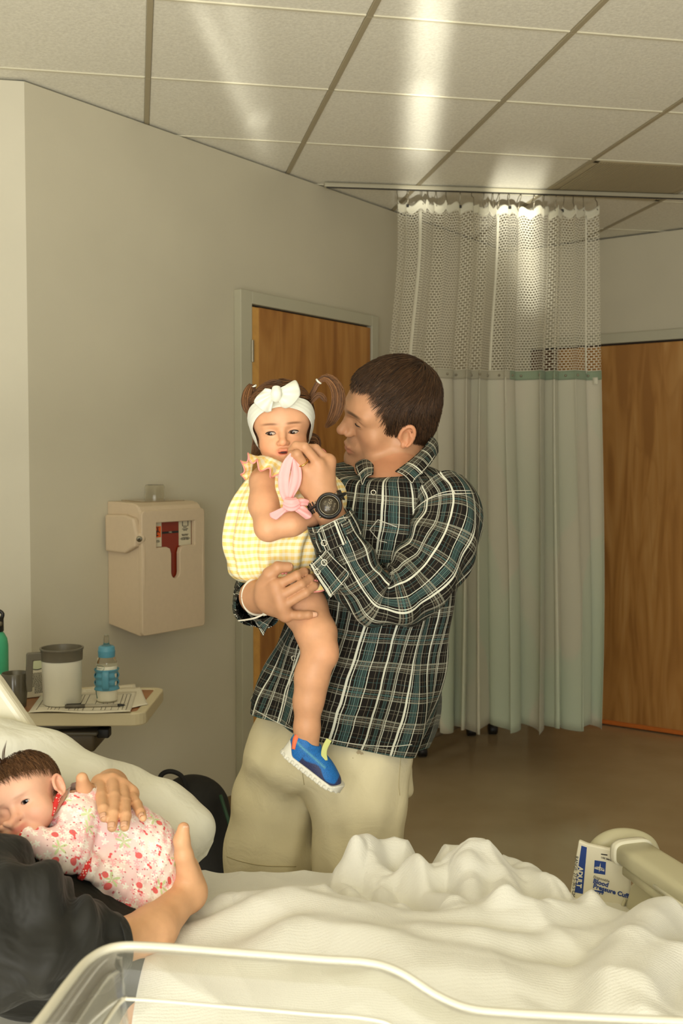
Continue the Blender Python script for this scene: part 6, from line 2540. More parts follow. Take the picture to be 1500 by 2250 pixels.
cl, clP = ribbon('collar', [M(930, 958, .060), M(946, 958, .010), M(930, 984, -.055), M(900, 1012, -.095), M(868, 1036, -.118)],
                 [M(945, 985, .085), M(962, 990, .015), M(953, 1008, -.072), M(934, 1034, -.118), M(904, 1062, -.148)], 40, M_plaid, shirt, bulge=0.006)
cl2, clP2 = ribbon('collar', [M(930, 958, .060), M(900, 985, .095), M(855, 1006, .085), M(824, 1012, -.02), M(820, 1042, -.098)],
                   [M(945, 985, .085), M(905, 1008, .120), M(834, 1012, .12), M(782, 1018, -.03), M(796, 1066, -.122)], 40, M_plaid, shirt, bulge=-0.006)
for Pg in (clP, clP2):
    tube('stitching', np.concatenate([Pg[::4, -1] * .93 + Pg[::4, 0] * .07, Pg[-1:, ::-2][0] * .96 + Pg[-4, ::-2] * .04]) + np.array([0, -.004, .001]), 0.0008, M_stitch, shirt, nv=60, nu=4, cap=False)
# undershirt glimpse and placket edges
S_sh = Surf(shirt, sl)
stitch('stitching', S_sh, [(944, 1012), (962, 1040), (985, 1062), (1000, 1085)], M_stitch, shirt)
stitch('stitching', S_sh, [(906, 1124), (935, 1100), (980, 1086), (1042, 1084)], M_stitch, shirt)
stitch('stitching', S_sh, [(912, 1118), (940, 1096), (982, 1080), (1036, 1078)], M_stitch, shirt)
for seg_ in (((812, 1164), (830, 1142)), ((830, 1142), (872, 1158)), ((812, 1164), (832, 1188)), ((832, 1188), (850, 1192))):
    stitch('stitching', S_sh, seg_, M_stitch, shirt, n=12)
stitch('stitching', S_sh, [(560, 1560), (610, 1588), (660, 1608), (760, 1632), (850, 1640), (905, 1636)], M_stitch, shirt)
stitch('stitching', S_sh, [(658, 1400), (642, 1470), (630, 1530), (616, 1584)], M_stitch, shirt)
stitch('stitching', S_sh, [(672, 1400), (660, 1470), (648, 1530), (634, 1590)], M_stitch, shirt)
for px, py in ((820, 1082), (645, 1446), (660, 1456), (652, 1540)):
    h = S_sh.hit(px, py, 0.002)
    if h is not None:
        ring_obj('snap_button', h, (0.1, -1, 0.1), .0048, .0011, M_snap, shirt)

# ---------------------------------------------------------------- shorts
M_khaki, nt, b = nmat('khaki_cotton')
b.inputs['Roughness'].default_value = 0.85
t1 = N(nt, 'ShaderNodeTexNoise', i_Scale=5.0, i_Detail=4.0)
t2 = N(nt, 'ShaderNodeTexNoise', i_Scale=500.0, i_Detail=1.0)
t3 = N(nt, 'ShaderNodeTexNoise', i_Scale=13.0, i_Detail=3.0, i_Distortion=1.2)
for t in (t1, t2, t3):
    L(nt, coords(nt), t.inputs['Vector'])
kh = ramp(nt, t1.outputs[0], [(0.3, srgb(214, 203, 166)), (0.7, srgb(222, 212, 178))])
# a small brown stain on the left leg, and grime towards the hem
sepk = N(nt, 'ShaderNodeVectorMath', operation='DISTANCE')
L(nt, coords(nt), sepk.inputs[0])
stain_p = M(793, 1664, -.16)
nzs = N(nt, 'ShaderNodeTexNoise', i_Scale=60.0, i_Detail=4.0)
L(nt, coords(nt), nzs.inputs['Vector'])
sepk.inputs[1].default_value = [float(c) for c in stain_p]
sm = math_(nt, 'LESS_THAN', math_(nt, 'ADD', sepk.outputs['Value'], math_(nt, 'MULTIPLY', math_(nt, 'SUBTRACT', nzs.outputs[0], 0.5), 0.09)), 0.018)
L(nt, mixc(nt, math_(nt, 'MULTIPLY', sm, 0.55), kh, srgb(140, 108, 62)), b.inputs['Base Color'])
bump(nt, b, math_(nt, 'ADD', math_(nt, 'MULTIPLY', t2.outputs[0], 0.05), t3.outputs[0]), 0.35, 0.012)

pel = U(0.05, ell(M(738, 1590, .01), (.158, .120, .10)), ell(M(715, 1665, .0), (.176, .135, .085)))
legA = chain([M(640, 1640, .05), M(606, 1760, .045), M(594, 1860, .04), M(592, 1990, .04)], [.098, .097, .098, .102], .03)
legB = chain([M(800, 1665, -.035), M(789, 1760, -.05), M(784, 1860, -.05), M(786, 1990, -.05)], [.100, .098, .095, .098], .03)
pocket = cap(M(886, 1690, .01), M(890, 1735, .01), .022, .020)


def shorts_f(P):
    d = smin(smin(pel(P), np.minimum(legA(P), legB(P)), 0.045), pocket(P), 0.02)
    n = np.sin(P[:, 0] * 70 + 6 * np.sin(P[:, 2] * 5) + P[:, 1] * 30) * 0.0026 + np.sin(P[:, 2] * 30 + P[:, 0] * 60 + 3 * np.sin(P[:, 0] * 20)) * 0.0015 + np.sin(P[:, 0] * 120 - P[:, 2] * 34) * 0.0011
    return np.maximum(d + n, 0.545 - P[:, 2])


V, Q = surface(shorts_f, spaced(-.27, .20, .006), spaced(2.15, 2.60, .006), spaced(.53, 1.02, .006))
shorts = put('shorts', mesh_np('shorts', V, Q), M_khaki, man)
S_st = Surf(shorts)
M_seam = plain('khaki_seam', srgb(178, 165, 126), 0.9)
stitch('seam', S_st, [(655, 1600), (662, 1680), (668, 1724)], M_seam, shorts, 0.0008, 0.0003)
stitch('seam', S_st, [(498, 1882), (530, 1893), (580, 1902), (650, 1904)], M_seam, shorts, 0.0010, 0.0004)
stitch('seam', S_st, [(880, 1664), (876, 1720), (878, 1748)], M_seam, shorts, 0.0008, 0.0004)
# shoes, below the bed
M_shoe = plain('shoe_brown', srgb(86, 70, 50), 0.6)
for kx, d in ((590, .05), (795, -.03)):
    k = M(kx, 1970, d)
    fx = np.array([k[0] - 0.005, 2.35 + d + 0.02, 0])
    f = Inter(0.008, U(0.04, ell(fx + np.array([-.03, -.06, .035]), (.055, .10, .05)), ell(fx + np.array([.0, .02, .05]), (.05, .07, .06)), ell(fx + np.array([-.045, -.12, .03]), (.048, .06, .04))), lambda P: 0.003 - P[:, 2])
    V, Q = surface(f, spaced(fx[0] - .13, fx[0] + .09, .01), spaced(fx[1] - .22, fx[1] + .13, .01), spaced(-.01, .13, .01))
    put('shoe', mesh_np('shoe', V, Q), M_shoe, man)

# ---------------------------------------------------------------- watch, ring, wristband
M_wat = plain('watch_black', srgb(26, 24, 22), 0.4)
M_disp = plain('watch_display', srgb(58, 50, 38), 0.25)
wc = M(722, 1112, -.2755)
wn = unit(np.array([0.12, -1, 0.20]))
wa = unit(LW - M(760, 1215, -.225))            # towards the hand
wx = unit(np.cross(wa, wn))
wa = np.cross(wn, wx)
case = empty('watch', wc)
case.parent = man
case.matrix_parent_inverse = world_of(man).inverted()


def disc(name, c, r, h, mat, parent, nu=40):
    return tube(name, [c, c + wn * h], r, mat, parent, nv=3, nu=nu)


disc('watch_case', wc - wn * .004, .0255, .012, M_wat, case)
tube('bezel', [wc + wn * .0085 + (wx * math.cos(t) + wa * math.sin(t)) * .0225 for t in np.linspace(0, 2 * math.pi, 24)], .0026, M_wat, case, nv=60, nu=8, cap=False)
tube('bezel_shine', [wc + wn * .0092 + (wx * math.cos(t) + wa * math.sin(t)) * .0188 for t in np.linspace(0, 2 * math.pi, 24)], .0007, M_steel, case, nv=60, nu=5, cap=False)
disc('display', wc + wn * .0072, .0195, .0012, M_disp, case)
M_dig = plain('watch_digit', srgb(128, 116, 90), 0.5)
dx_ = unit(np.array([-0.30, -0.1, -0.95]))
dx_ = unit(dx_ - wn * np.dot(dx_, wn))
dy_ = np.cross(wn, dx_)
o_t = wc + wn * .0088
text('digits', '09:26', o_t - dx_ * .013 - dy_ * .004, dx_, dy_, .0105, M_dig, case)
text('digits', 'SUN 21', o_t - dx_ * .008 + dy_ * .008, dx_, dy_, .0048, M_dig, case)
text('digits', '76 5', o_t - dx_ * .007 - dy_ * .011, dx_, dy_, .0048, M_dig, case)
for s in (1, -1):
    # strap halves run round the wrist, ribbed
    pts, rr = [], .0305
    for t in np.linspace(0.35, 2.5, 10):
        pts.append(LW * 0.72 + M(722, 1112, -.245) * 0.28 + (wx * math.sin(t) * s * 1.12 + wn * math.cos(t)) * rr)
    P, uv, _ = tube_grid(pts, [.0115] * 10, 40, 14, ry=[.0026] * 10, up=tuple(wa), power=3.5)
    put('strap', grid_mesh('strap', P, uv, True, cap=True), M_wat, case)
    for t in np.linspace(0.85, 1.5, 4):
        c_ = LW * 0.72 + M(722, 1112, -.245) * 0.28 + (wx * math.sin(t) * s * 1.12 + wn * math.cos(t)) * (rr + .0016)
        tube('strap_rib', [c_ - wa * .0105, c_ + wa * .0105], .0016, M_wat, case, nv=3, nu=6)
for t in (0.6, 2.5, 3.6):
    p_ = wc + wn * .003 + (wx * math.cos(t) + wa * math.sin(t)) * .0262
    tube('button', [p_, p_ + (p_ - wc - wn * .003) * 0.10], .003, M_steel, case, nv=3, nu=8)
M_gold = plain('ring_gold', srgb(214, 170, 98), 0.2, metallic=1.0)
ra, rb2 = mcpL['r'], M(653, 998, -.274)
rc, rdn = ra * 0.50 + rb2 * 0.50, unit(rb2 - ra)
ring_obj('wedding_ring', rc, rdn, .0112, .0016, M_gold, man)
M_bandw = plain('wristband_white', srgb(212, 206, 188), 0.4)
bn = unit(mcpR['m'] - RW)
bcen = RW + bn * 0.004
a_ = unit(np.cross(bn, (0, 0, 1)))
b_ = np.cross(bn, a_)
tube('wristband', [bcen + (a_ * math.cos(t) * .031 + b_ * math.sin(t) * .034) for t in np.linspace(0, 2 * math.pi, 22)], .0055, M_bandw, man, nv=50, nu=10, cap=False, ry=[.0016] * 22, up=tuple(bn))
e0 = M(580, 1349, -.215)
tube('wristband_tail', [e0, M(560, 1358, -.218), M(540, 1362, -.21), M(523, 1364, -.205)], [.0022, .0020, .0018, .0015], M_bandw, man, nv=16, nu=8)
tube('wristband_clasp', [M(578, 1350, -.216), M(588, 1347, -.218)], .0040, M_bandw, man, nv=3, nu=8)
# ================================================================== the small girl on his arm
G_Y = 2.22
gs = 0.93
gh_o = np.array([-0.1225, G_Y, 1.5425])
gh_R = rot(3, 7, -4)
gf, ge_ = toddler_head()
HEAD_G = bound(xf(gf, gh_o, gh_R, gs), gh_o, .135)


def gh(x, y, z):
    return gh_o + gh_R @ (np.array([x, y, z]) * gs)


SK_G = np.array(srgb(208, 156, 118)[:3])
girl = empty('person', M(625, 1260, -.12), 'small girl in yellow gingham romper and white bow headband, carried on a grown arm', 'person')
gneck = U(0.02, cap(gh(0, .012, -.045), M(632, 1042, -.10), .033, .036))
gtr = U(0.04, cap(M(628, 1075, -.11), M(620, 1240, -.11), .060, .064), cap(M(580, 1058, -.15), M(690, 1050, -.05), .030, .028))
garm = chain([M(580, 1062, -.175), M(581, 1110, -.205), M(590, 1158, -.238), M(640, 1150, -.238), M(690, 1138, -.210)], [.0300, .0285, .0250, .0225, .0165], .02)
ghand = U(0.006, ell(M(708, 1135, -.185), (.020, .014, .014)), chain([M(708, 1130, -.185), M(730, 1128, -.17)], [.008, .006]), chain([M(708, 1138, -.185), M(730, 1138, -.17)], [.008, .006]))
gleg = chain([M(640, 1285, -.145), M(668, 1335, -.178), M(695, 1392, -.215), M(703, 1438, -.232), M(685, 1486, -.236), M(677, 1542, -.236), M(674, 1600, -.236), M(676, 1642, -.236)],
             [.048, .0445, .0385, .0315, .0300, .0275, .0235, .0230], .018)
gcalf = ell(M(685, 1492, -.230), (.027, .029, .050))
gknee = ell(M(714, 1432, -.246), (.022, .020, .026))
gleg = U(0.02, gleg, gcalf, gknee)
gleg2 = chain([M(640, 1270, -.08), M(690, 1330, .16), M(740, 1470, .2)], [.045, .036, .024], .02)
BODY_G = U(0.012, HEAD_G, gneck, gtr)
BODY_G = U(0.014, BODY_G, garm, ghand, gleg, gleg2)
hx = (gh_o[0] - .075, gh_o[0] + .075)
X = spaced(-0.24, 0.09, 0.009, [(hx[0], hx[1], .0016), (M(640, 1, -.23)[0], M(745, 1, -.23)[0], .004)])
Y = spaced(2.05, 2.62, 0.012, [(gh_o[1] - .095, gh_o[1] - .02, .0016), (2.08, 2.2, .004)])
Z = spaced(0.80, 1.66, 0.009, [(gh_o[2] - .072, gh_o[2] + .03, .0016), (gh_o[2] + .03, 1.65, .005), (.82, 1.47, .0045)])
V, Q = surface(BODY_G, X, Y, Z)
q = ((V - gh_o) @ gh_R) / gs
cols = head_colors(q, 'toddler', SK_G, np.array(srgb(196, 104, 84)[:3]), 0.45, 0.0, np.array(srgb(120, 80, 52)[:3]))
cols[np.linalg.norm(q, axis=1) > 0.13] = SK_G
w_ = (blob(V, M(716, 1432, -.25), (.02, .03, .02)) * 0.35 + blob(V, M(575, 1160, -.23), (.02, .03, .02)) * 0.3)[:, None]
cols = cols * (1 - w_) + SK_G * np.array([1.02, .82, .76]) * w_
put('body', mesh_np('body', V, Q, None, cols), M_skin, girl)
M_eye_g = eye_mat('eye_dark', srgb(70, 46, 32), (-0.30, -0.90, -0.30))
for s in (1, -1):
    eyeball('eye', gh_o, gh_R, gs, (s * ge_, -.0578, .0063), .0108, M_eye_g, girl)
    tube('eyelash', [gh(s * (ge_ - .0118), -.0665, .0060), gh(s * (ge_ - .006), -.0715, .0092), gh(s * (ge_ + .001), -.0722, .0100), gh(s * (ge_ + .008), -.0690, .0085), gh(s * (ge_ + .0135), -.0615, .0045)], [.0003, .0009, .0011, .0012, .0005], M_lash, girl, nv=18, nu=5)
    tube('eyelash', [gh(s * (ge_ - .008), -.0685, .0028), gh(s * ge_, -.0708, .0022), gh(s * (ge_ + .009), -.0665, .0032)], [.0002, .0004, .0003], M_lash, girl, nv=12, nu=4)

bm = bmesh.new()
bmesh.ops.create_uvsphere(bm, u_segments=16, v_segments=10, radius=1.0)
for v in bm.verts:
    v.co = Vector([float(c) for c in gh(v.co.x * .0110, -.0685 + v.co.y * .0035, -.0362 + v.co.z * .0032)])
me_m = bpy.data.meshes.new('mouth')
bm.to_mesh(me_m)
bm.free()
put('mouth', me_m, plain('mouth_dark', srgb(74, 28, 22), 0.5), girl)

# ---- hair
M_hair_g = hair_mat('hair_light_brown', srgb(50, 31, 18), srgb(142, 98, 60))


def hair_region_g(P):
    x, y, z = np.abs(P[:, 0]), P[:, 1], P[:, 2]
    a = np.maximum(.068 - z, -1) - .35 * (y + .03)
    b2 = np.maximum(-.004 - y, -.050 - z)
    return np.minimum(a, b2)


gcap = U(0.02, ell((0, .010, .041), (.0720, .0870, .0755)), ell((0, -.030, .034), (.0590, .0430, .0530)), ell((0, .03, -.005), (.060, .056, .055)))
hl_ = Inter(0.008, gcap, hair_region_g)
V, Q = surface(hl_, spaced(-.09, .09, .004), spaced(-.09, .11, .004), spaced(-.07, .13, .004))
rs = np.random.RandomState(9)
ok = np.nonzero((hair_region_g(V) < -.001) & (gcap(V.astype(np.float32)) > -.004))[0]
ri = rs.choice(ok, 3000)
roots = V[ri]
pgL, pgR = np.array([.064, .020, .062]), np.array([-.064, .020, .058])      # her left, her right
tgt = np.where(roots[:, :1] > 0.004 * rs.randn(len(roots), 1), pgL, pgR)
dirs = tgt - roots
dist_ = np.linalg.norm(dirs, axis=1)
dirs /= dist_[:, None] + 1e-6
low = roots[:, 2] < -.0
dirs[low] = dirs[low] * 0.2 + np.array([0, .1, -1.0])
ln = np.clip(dist_, .012, .045)
hv, hq, hc = locks('hair', roots, dirs, ln, gcap, 0.0004, None, None, 6, 0.0013, lift=0.0, jitter=0.18, seed=3, shade=(0.1, 0.9))


def bundle(pts, rads, n, seed, r=0.0012, seg=14, shade=(0.1, 0.95), wave=0.0):
    rs = np.random.RandomState(seed)
    C = catmull(np.array(pts), seg + 1)
    T, S, B = frames(C)
    R_ = catmull(np.array(rads)[:, None], seg + 1)[:, 0]
    a = rs.rand(n) * 6.28
    rr = np.sqrt(rs.rand(n))
    tw = rs.randn(n) * 0.3
    tt = np.linspace(0, 1, seg + 1)
    ln = 0.75 + 0.25 * rs.rand(n)
    out = []
    for i in range(n):
        t = tt * ln[i] * seg
        i0 = np.minimum(t.astype(int), seg - 1)
        f = (t - i0)[:, None]
        c = C[i0] * (1 - f) + C[i0 + 1] * f
        ang = a[i] + tw[i] * tt
        rad = (R_[i0] * (1 - f[:, 0]) + R_[i0 + 1] * f[:, 0]) * rr[i] * (1 + wave * np.sin(tt * 9 + a[i]))
        out.append(c + S[i0] * (np.cos(ang) * rad)[:, None] + B[i0] * (np.sin(ang) * rad)[:, None])
    C = np.array(out)
    T = np.gradient(C, axis=1)
    T /= np.linalg.norm(T, axis=2, keepdims=True) + 1e-9
    S = np.cross(T, rs.randn(n, 1, 3))
    S /= np.linalg.norm(S, axis=2, keepdims=True) + 1e-9
    B = np.cross(S, T)
    rad = (r * (0.7 + 0.6 * rs.rand(n)))[:, None] * (1 - 0.8 * tt ** 2)[None]
    G = np.stack([C + (S * math.cos(q_) + B * math.sin(q_)) * rad[..., None] for q_ in (0, 2.094, 4.189)], 2)
    base = (np.arange(n) * (seg + 1) * 3)[:, None, None]
    k = np.arange(seg)[None, :, None] * 3
    j = np.arange(3)[None, None, :]
    j2 = (j + 1) % 3
    Fq = np.stack([base + k + j, base + k + j2, base + k + 3 + j2, base + k + 3 + j], -1).reshape(-1, 4)
    sh = shade[0] + (shade[1] - shade[0]) * rs.rand(n)
    return G.reshape(-1, 3), Fq, np.repeat(sh, (seg + 1) * 3)[:, None] * np.ones((1, 3))


def w2(px, py, dy):
    return M(px, py, dy)


hp_R = [gh(*pgL), w2(700, 838, -.125), w2(722, 832, -.13), w2(741, 856, -.135), w2(742, 890, -.135), w2(730, 922, -.13), w2(714, 940, -.125)]
hp_L = [gh(*pgR), w2(556, 848, -.125), w2(546, 858, -.13), w2(541, 882, -.135), w2(546, 902, -.135), w2(556, 908, -.13)]
B1 = bundle(hp_R, [.006, .005, .010, .014, .0145, .011, .003], 520, 1, .0008)
B2 = bundle(hp_L, [.006, .005, .009, .011, .009, .004], 380, 2, .0008)
B3 = bundle([gh(-.045, .03, -.02), w2(572, 965, -.09), w2(566, 985, -.09), w2(556, 1004, -.10)], [.012, .016, .014, .006], 260, 6, .0008)
B4 = bundle([gh(.05, .03, -.02), w2(690, 968, -.09), w2(690, 990, -.09), w2(688, 1010, -.08)], [.012, .014, .012, .005], 200, 7, .0008)
B5 = bundle([gh(.055, .0, .05), w2(698, 868, -.14), w2(712, 876, -.14), w2(716, 884, -.14)], [.004, .006, .006, .003], 70, 8, .0007)
B6 = bundle([gh(-.05, -.01, .05), w2(553, 872, -.14), w2(549, 892, -.14), w2(553, 912, -.135)], [.005, .007, .007, .003], 80, 12, .0007)
to = lambda t: (gh_o + (t[0] * gs) @ gh_R.T, t[1], t[2])
Vb, Fb, Cb = merge(to((V, Q, np.full((len(V), 3), 0.2))), to((hv, hq, hc)), B1, B2, B3, B4, B5, B6)
put('hair', mesh_np('hair', Vb, Fb, None, Cb), M_hair_g, girl)
M_wh = plain('white_knit', srgb(216, 217, 202), 0.85, 0.02, 20, 0.1, sheen=0.2)
for p, d in ((hp_R[1], hp_R[2] - hp_R[0]), (hp_L[1], hp_L[2] - hp_L[0])):
    ring_obj('hair_tie', p, d, .0055, .0022, M_wh, girl)

# ---- headband and bow
def on_head(phi, z, off):
    """points of the head at azimuths phi and heights z, off above hair or skin"""
    d = np.stack([np.sin(phi), -np.cos(phi), 0 * phi], -1)
    lo, hi = np.full(phi.shape, .02), np.full(phi.shape, .16)
    o3 = np.stack([0 * phi, 0 * phi + .005, z], -1)
    for _ in range(26):
        m = (lo + hi) / 2
        p = (o3 + d * m[:, None]).astype(np.float32)
        out = np.minimum(gcap(p), gf(p)) - off > 0
        hi = np.where(out, m, hi)
        lo = np.where(out, lo, m)
    return o3 + d * lo[:, None]


nph, nw = 80, 9
PH, WV = np.meshgrid(np.linspace(-math.pi, math.pi, nph, endpoint=False), np.linspace(-1, 1, nw), indexing='ij')
f = np.cos(PH)
zc_ = 0.005 + 0.062 * f + 0.009 * f * f
hw = (0.0175 - 0.004 * (1 - np.abs(np.sin(PH)))) * np.where(np.abs(np.sin(PH)) < .5, 1.0, 1.0 + 0.55 * smooth01(np.abs(np.sin(PH)), .5, .9))
rib = 0.0012 * np.sin((WV + 1) * 4 * 2.9 + 3 * np.sin(PH * 2))
Pb = gh_o + (on_head(PH.ravel(), (zc_ + hw * WV).ravel(), 0.0030 + rib.ravel()) * gs) @ gh_R.T
Pb = Pb.reshape(nph, nw, 3)
hb = put('headband', grid_mesh('headband', Pb, None, True), M_wh, girl)
solidify(hb, 0.0022)
subsurf(hb, 1)


def fan(name, root, arc, pleats, depth, mat, parent, nr=16, na=40, curl=0.0):
    A = catmull(np.array(arc), na)
    t = np.linspace(0, 1, nr)
    P = np.zeros((na, nr, 3))
    r0 = np.asarray(root[0])[None] * (1 - np.linspace(0, 1, na))[:, None] + np.asarray(root[1])[None] * np.linspace(0, 1, na)[:, None]
    for j, v in enumerate(t):
        P[:, j] = r0 * (1 - v) + A * v
        P[:, j, 1] += depth * np.sin(np.linspace(0, pleats * math.pi, na)) * math.sin(min(1, v * 1.6) * math.pi / 2 + .2) * (0.4 + .6 * v) - curl * math.sin(v * math.pi)
    o = put(name, grid_mesh(name, P), mat, parent)
    solidify(o, 0.0022)
    return o


bd = -.235
fan('bow_loop', (M(602, 858, bd), M(601, 874, bd)), [M(583, 853, bd - .004), M(568, 868, bd - .004), M(558, 883, bd + .004), M(568, 895, bd - .002), M(583, 905, bd), M(596, 903, bd)], 5, .0045, M_wh, girl, curl=.008)
fan('bow_loop', (M(612, 856, bd), M(612, 876, bd)), [M(630, 848, bd), M(648, 836, bd + .004), M(657, 852, bd), M(658, 868, bd), M(645, 888, bd), M(630, 896, bd - .002), M(618, 894, bd - .002)], 5, .0050, M_wh, girl, curl=.010)
tube('bow_knot', [M(607, 852, bd - .006), M(607, 866, bd - .012), M(607, 878, bd - .004)], [.0085, .0105, .0085], M_wh, girl, nv=16, nu=18)

# ---- romper in yellow gingham
M_ging, nt, b = nmat('yellow_gingham')
b.inputs['Roughness'].default_value = 0.85
uv = coords(nt, 'UV')
sep = N(nt, 'ShaderNodeSeparateXYZ')
L(nt, uv, sep.inputs[0])
nz = N(nt, 'ShaderNodeTexNoise', i_Scale=14.0, i_Detail=2.0)
L(nt, uv, nz.inputs['Vector'])
wob = math_(nt, 'MULTIPLY', math_(nt, 'SUBTRACT', nz.outputs[0], 0.5), 0.010)
fx = math_(nt, 'GREATER_THAN', math_(nt, 'FRACT', math_(nt, 'DIVIDE', math_(nt, 'ADD', sep.outputs[0], wob), 0.0105)), 0.5)
fy = math_(nt, 'GREATER_THAN', math_(nt, 'FRACT', math_(nt, 'DIVIDE', math_(nt, 'ADD', sep.outputs[1], wob), 0.0140)), 0.5)
tot = math_(nt, 'ADD', math_(nt, 'MULTIPLY', fx, 0.30), math_(nt, 'MULTIPLY', fy, 0.62))
L(nt, ramp(nt, tot, [(0.0, srgb(238, 232, 204)), (0.92, srgb(240, 207, 118))]), b.inputs['Base Color'])
fd = N(nt, 'ShaderNodeTexNoise', i_Scale=22.0, i_Detail=3.0, i_Distortion=1.0)
L(nt, coords(nt), fd.inputs['Vector'])
bump(nt, b, fd.outputs[0], 0.35, 0.01)
M_pink = plain('pink_trim', srgb(238, 150, 140), 0.8)

grow = np.array([
    (1014, 596, 672, .06, .85, -.115), (1028, 572, 716, .06, .80, -.122), (1060, 540, 750, .03, .74, -.128), (1100, 512, 757, .0, .74, -.130), (1145, 498, 748, .0, .76, -.126),
    (1190, 492, 724, -.02, .78, -.122), (1225, 500, 712, -.05, .78, -.122), (1250, 512, 706, -.08, .78, -.122), (1268, 528, 700, -.10, .76, -.12), (1276, 565, 680, -.08, .6, -.118), (1278, 606, 636, -.05, .5, -.118)], float)
NV, NU = 150, 200
Rg_ = catmull(grow, NV)
th = np.linspace(0, 2 * np.pi, NU, endpoint=False)
Pd = np.zeros((NU, NV, 3))
for j in range(NV):
    y, l, r, tilt, df, dy = Rg_[j]
    cx, hw = (l + r) / 2, (r - l) / 2 * (2.35 + dy) / FPX
    c = M(cx, y, dy)
    Pd[:, j, 0] = c[0] + hw * np.cos(th)
    Pd[:, j, 1] = c[1] + min(hw * df, .088) * np.sin(th)
    Pd[:, j, 2] = c[2] - tilt * hw * np.cos(th)
TH, VV = np.meshgrid(th, np.linspace(0, 1, NV), indexing='ij')
fold = 0.005 * np.sin(11 * TH + 3 * VV) * smooth01(VV, .10, .4) + 0.003 * np.sin(19 * TH - 5 * VV) * smooth01(VV, .05, .3) + 0.007 * np.sin(24 * VV + 2.5 * np.sin(TH + 1)) * smooth01(VV, .55, .8) + 0.004 * np.sin(17 * TH + 2) * smooth01(VV, .75, .95)
Pd += np.stack([np.cos(TH), np.sin(TH), 0 * TH], -1) * (fold * (1 - smooth01(VV, .93, 1)))[..., None]
uvd = loft_uv(Pd)
romper = put('romper', grid_mesh('romper', Pd, uvd, True), M_ging, girl)
solidify(romper, 0.0016)
# hem puff at the thigh with its pink edging
lg, lgP = ribbon('leg_hem', [M(606, 1262, -.20), M(650, 1262, -.215), M(690, 1268, -.215), M(716, 1272, -.20), M(724, 1262, -.16)], [M(596, 1285, -.20), M(640, 1296, -.225), M(684, 1300, -.235), M(712, 1296, -.222), M(726, 1280, -.17)], 40, M_ging, romper, bulge=-.010)
tube('pink_edging', lgP[:, -1] + np.array([0, -.002, 0]), .0016, M_pink, romper, nv=60, nu=6)
for px, py, d in ((621, 1258, -.226), (688, 1276, -.236)):
    for k in range(3):
        tube('pink_bow', [M(px - 5 + k * 4, py - 3 + (k % 2) * 3, d), M(px - 1 + k * 4, py + 3 - (k % 2) * 4, d - .003), M(px + 4 + k * 3, py - 1, d)], [.0012, .0019, .0012], M_pink, romper, nv=8, nu=5)


def ruffle(name, inner, outer, n, waves, amp, parent):
    A, B = catmull(np.array(inner), n), catmull(np.array(outer), n)
    v = np.linspace(0, 1, 9)
    t = np.linspace(0, 1, n)
    P = A[:, None] * (1 - v)[None, :, None] + B[:, None] * v[None, :, None]
    out = np.cross(np.gradient((A + B) / 2, axis=0), B - A)
    out /= np.linalg.norm(out, axis=1, keepdims=True) + 1e-9
    w = amp * np.sin(t * waves * 6.28)
    P = P + out[:, None] * (w[:, None] * v[None] ** 1.3)[..., None] + (B - A)[:, None] * (0.16 * np.cos(t * waves * 6.28)[:, None] * v[None] ** 2)[..., None]
    la = np.concatenate([[0], np.cumsum(np.linalg.norm(np.diff(B, axis=0), axis=1))])
    uv = np.stack([la[:, None] + 0 * v[None], v[None] * .03 + 0 * la[:, None]], -1)
    o = put(name, grid_mesh(name, P, uv), M_ging, parent)
    solidify(o, 0.0014)
    tube('pink_edging', P[:, -1], .0016, M_pink, parent, nv=n, nu=6)
    return P


ruffle('ruffle', [M(642, 1030, -.205), M(612, 1012, -.208), M(585, 1002, -.200), M(566, 1004, -.170), M(556, 1022, -.130), M(553, 1048, -.115)],
       [M(618, 1052, -.222), M(594, 1040, -.238), M(566, 1020, -.242), M(545, 1004, -.205), M(532, 1024, -.150), M(536, 1056, -.120)], 120, 5.5, .0075, romper)
ruffle('ruffle', [M(676, 1018, -.16), M(690, 1006, -.11), M(702, 1004, -.06)], [M(694, 998, -.17), M(706, 990, -.11), M(716, 998, -.06)], 50, 2.5, .006, romper)
tube('neck_binding', [M(600, 1014, -.16), M(618, 1022, -.19), M(640, 1028, -.197), M(664, 1022, -.185), M(676, 1010, -.14)], .003, M_ging, romper, nv=30, nu=8)

# ---- her blue slip-on shoe
so_ = M(618, 1655, -.236)
sa, su, sw_ = np.array([.80, 0, -.60]), np.array([.60, 0, .80]), np.array([0, 1.0, 0])
SR = np.stack([sa, sw_, su], 1)
ups = U(0.018, ell((.028, 0, .034), (.028, .0255, .036)), ell((.060, 0, .027), (.044, .0275, .026)), ell((.098, 0, .019), (.034, .029, .0205)), cap((.022, 0, .05), (.028, 0, .068), .022, .0215))


def collar_cut(P):
    x, z = P[:, 0], P[:, 2]
    line = .0555 + 0.9 * np.abs(x - .034) ** 1.6 * 3.2
    return (z - line) * 0.75


upper = Inter(0.003, Sub(0.002, ups, cap((.030, 0, .045), (.038, 0, .12), .0195, .019)), collar_cut, lambda P: .010 - P[:, 2])


def sole_f(P):
    x, y, z = P[:, 0], P[:, 1], P[:, 2]
    hwid = .0275 + .004 * np.clip((x - .05) / .06, -1, 1)
    t = np.clip(x, .022, .108)
    d2 = np.sqrt((x - t) ** 2 + y ** 2) - hwid
    top_ = .013 + .012 * smooth01(x, .112, .136) + .020 * smooth01(-x, -.022, .004)
    ribs = .0016 * np.sign(np.sin(x * 560)) * (z < .008)
    d = np.maximum(d2 + ribs - .0010, np.maximum(z - top_, -z + .0005 + .006 * smooth01(x, .10, .14)))
    return d * 0.85


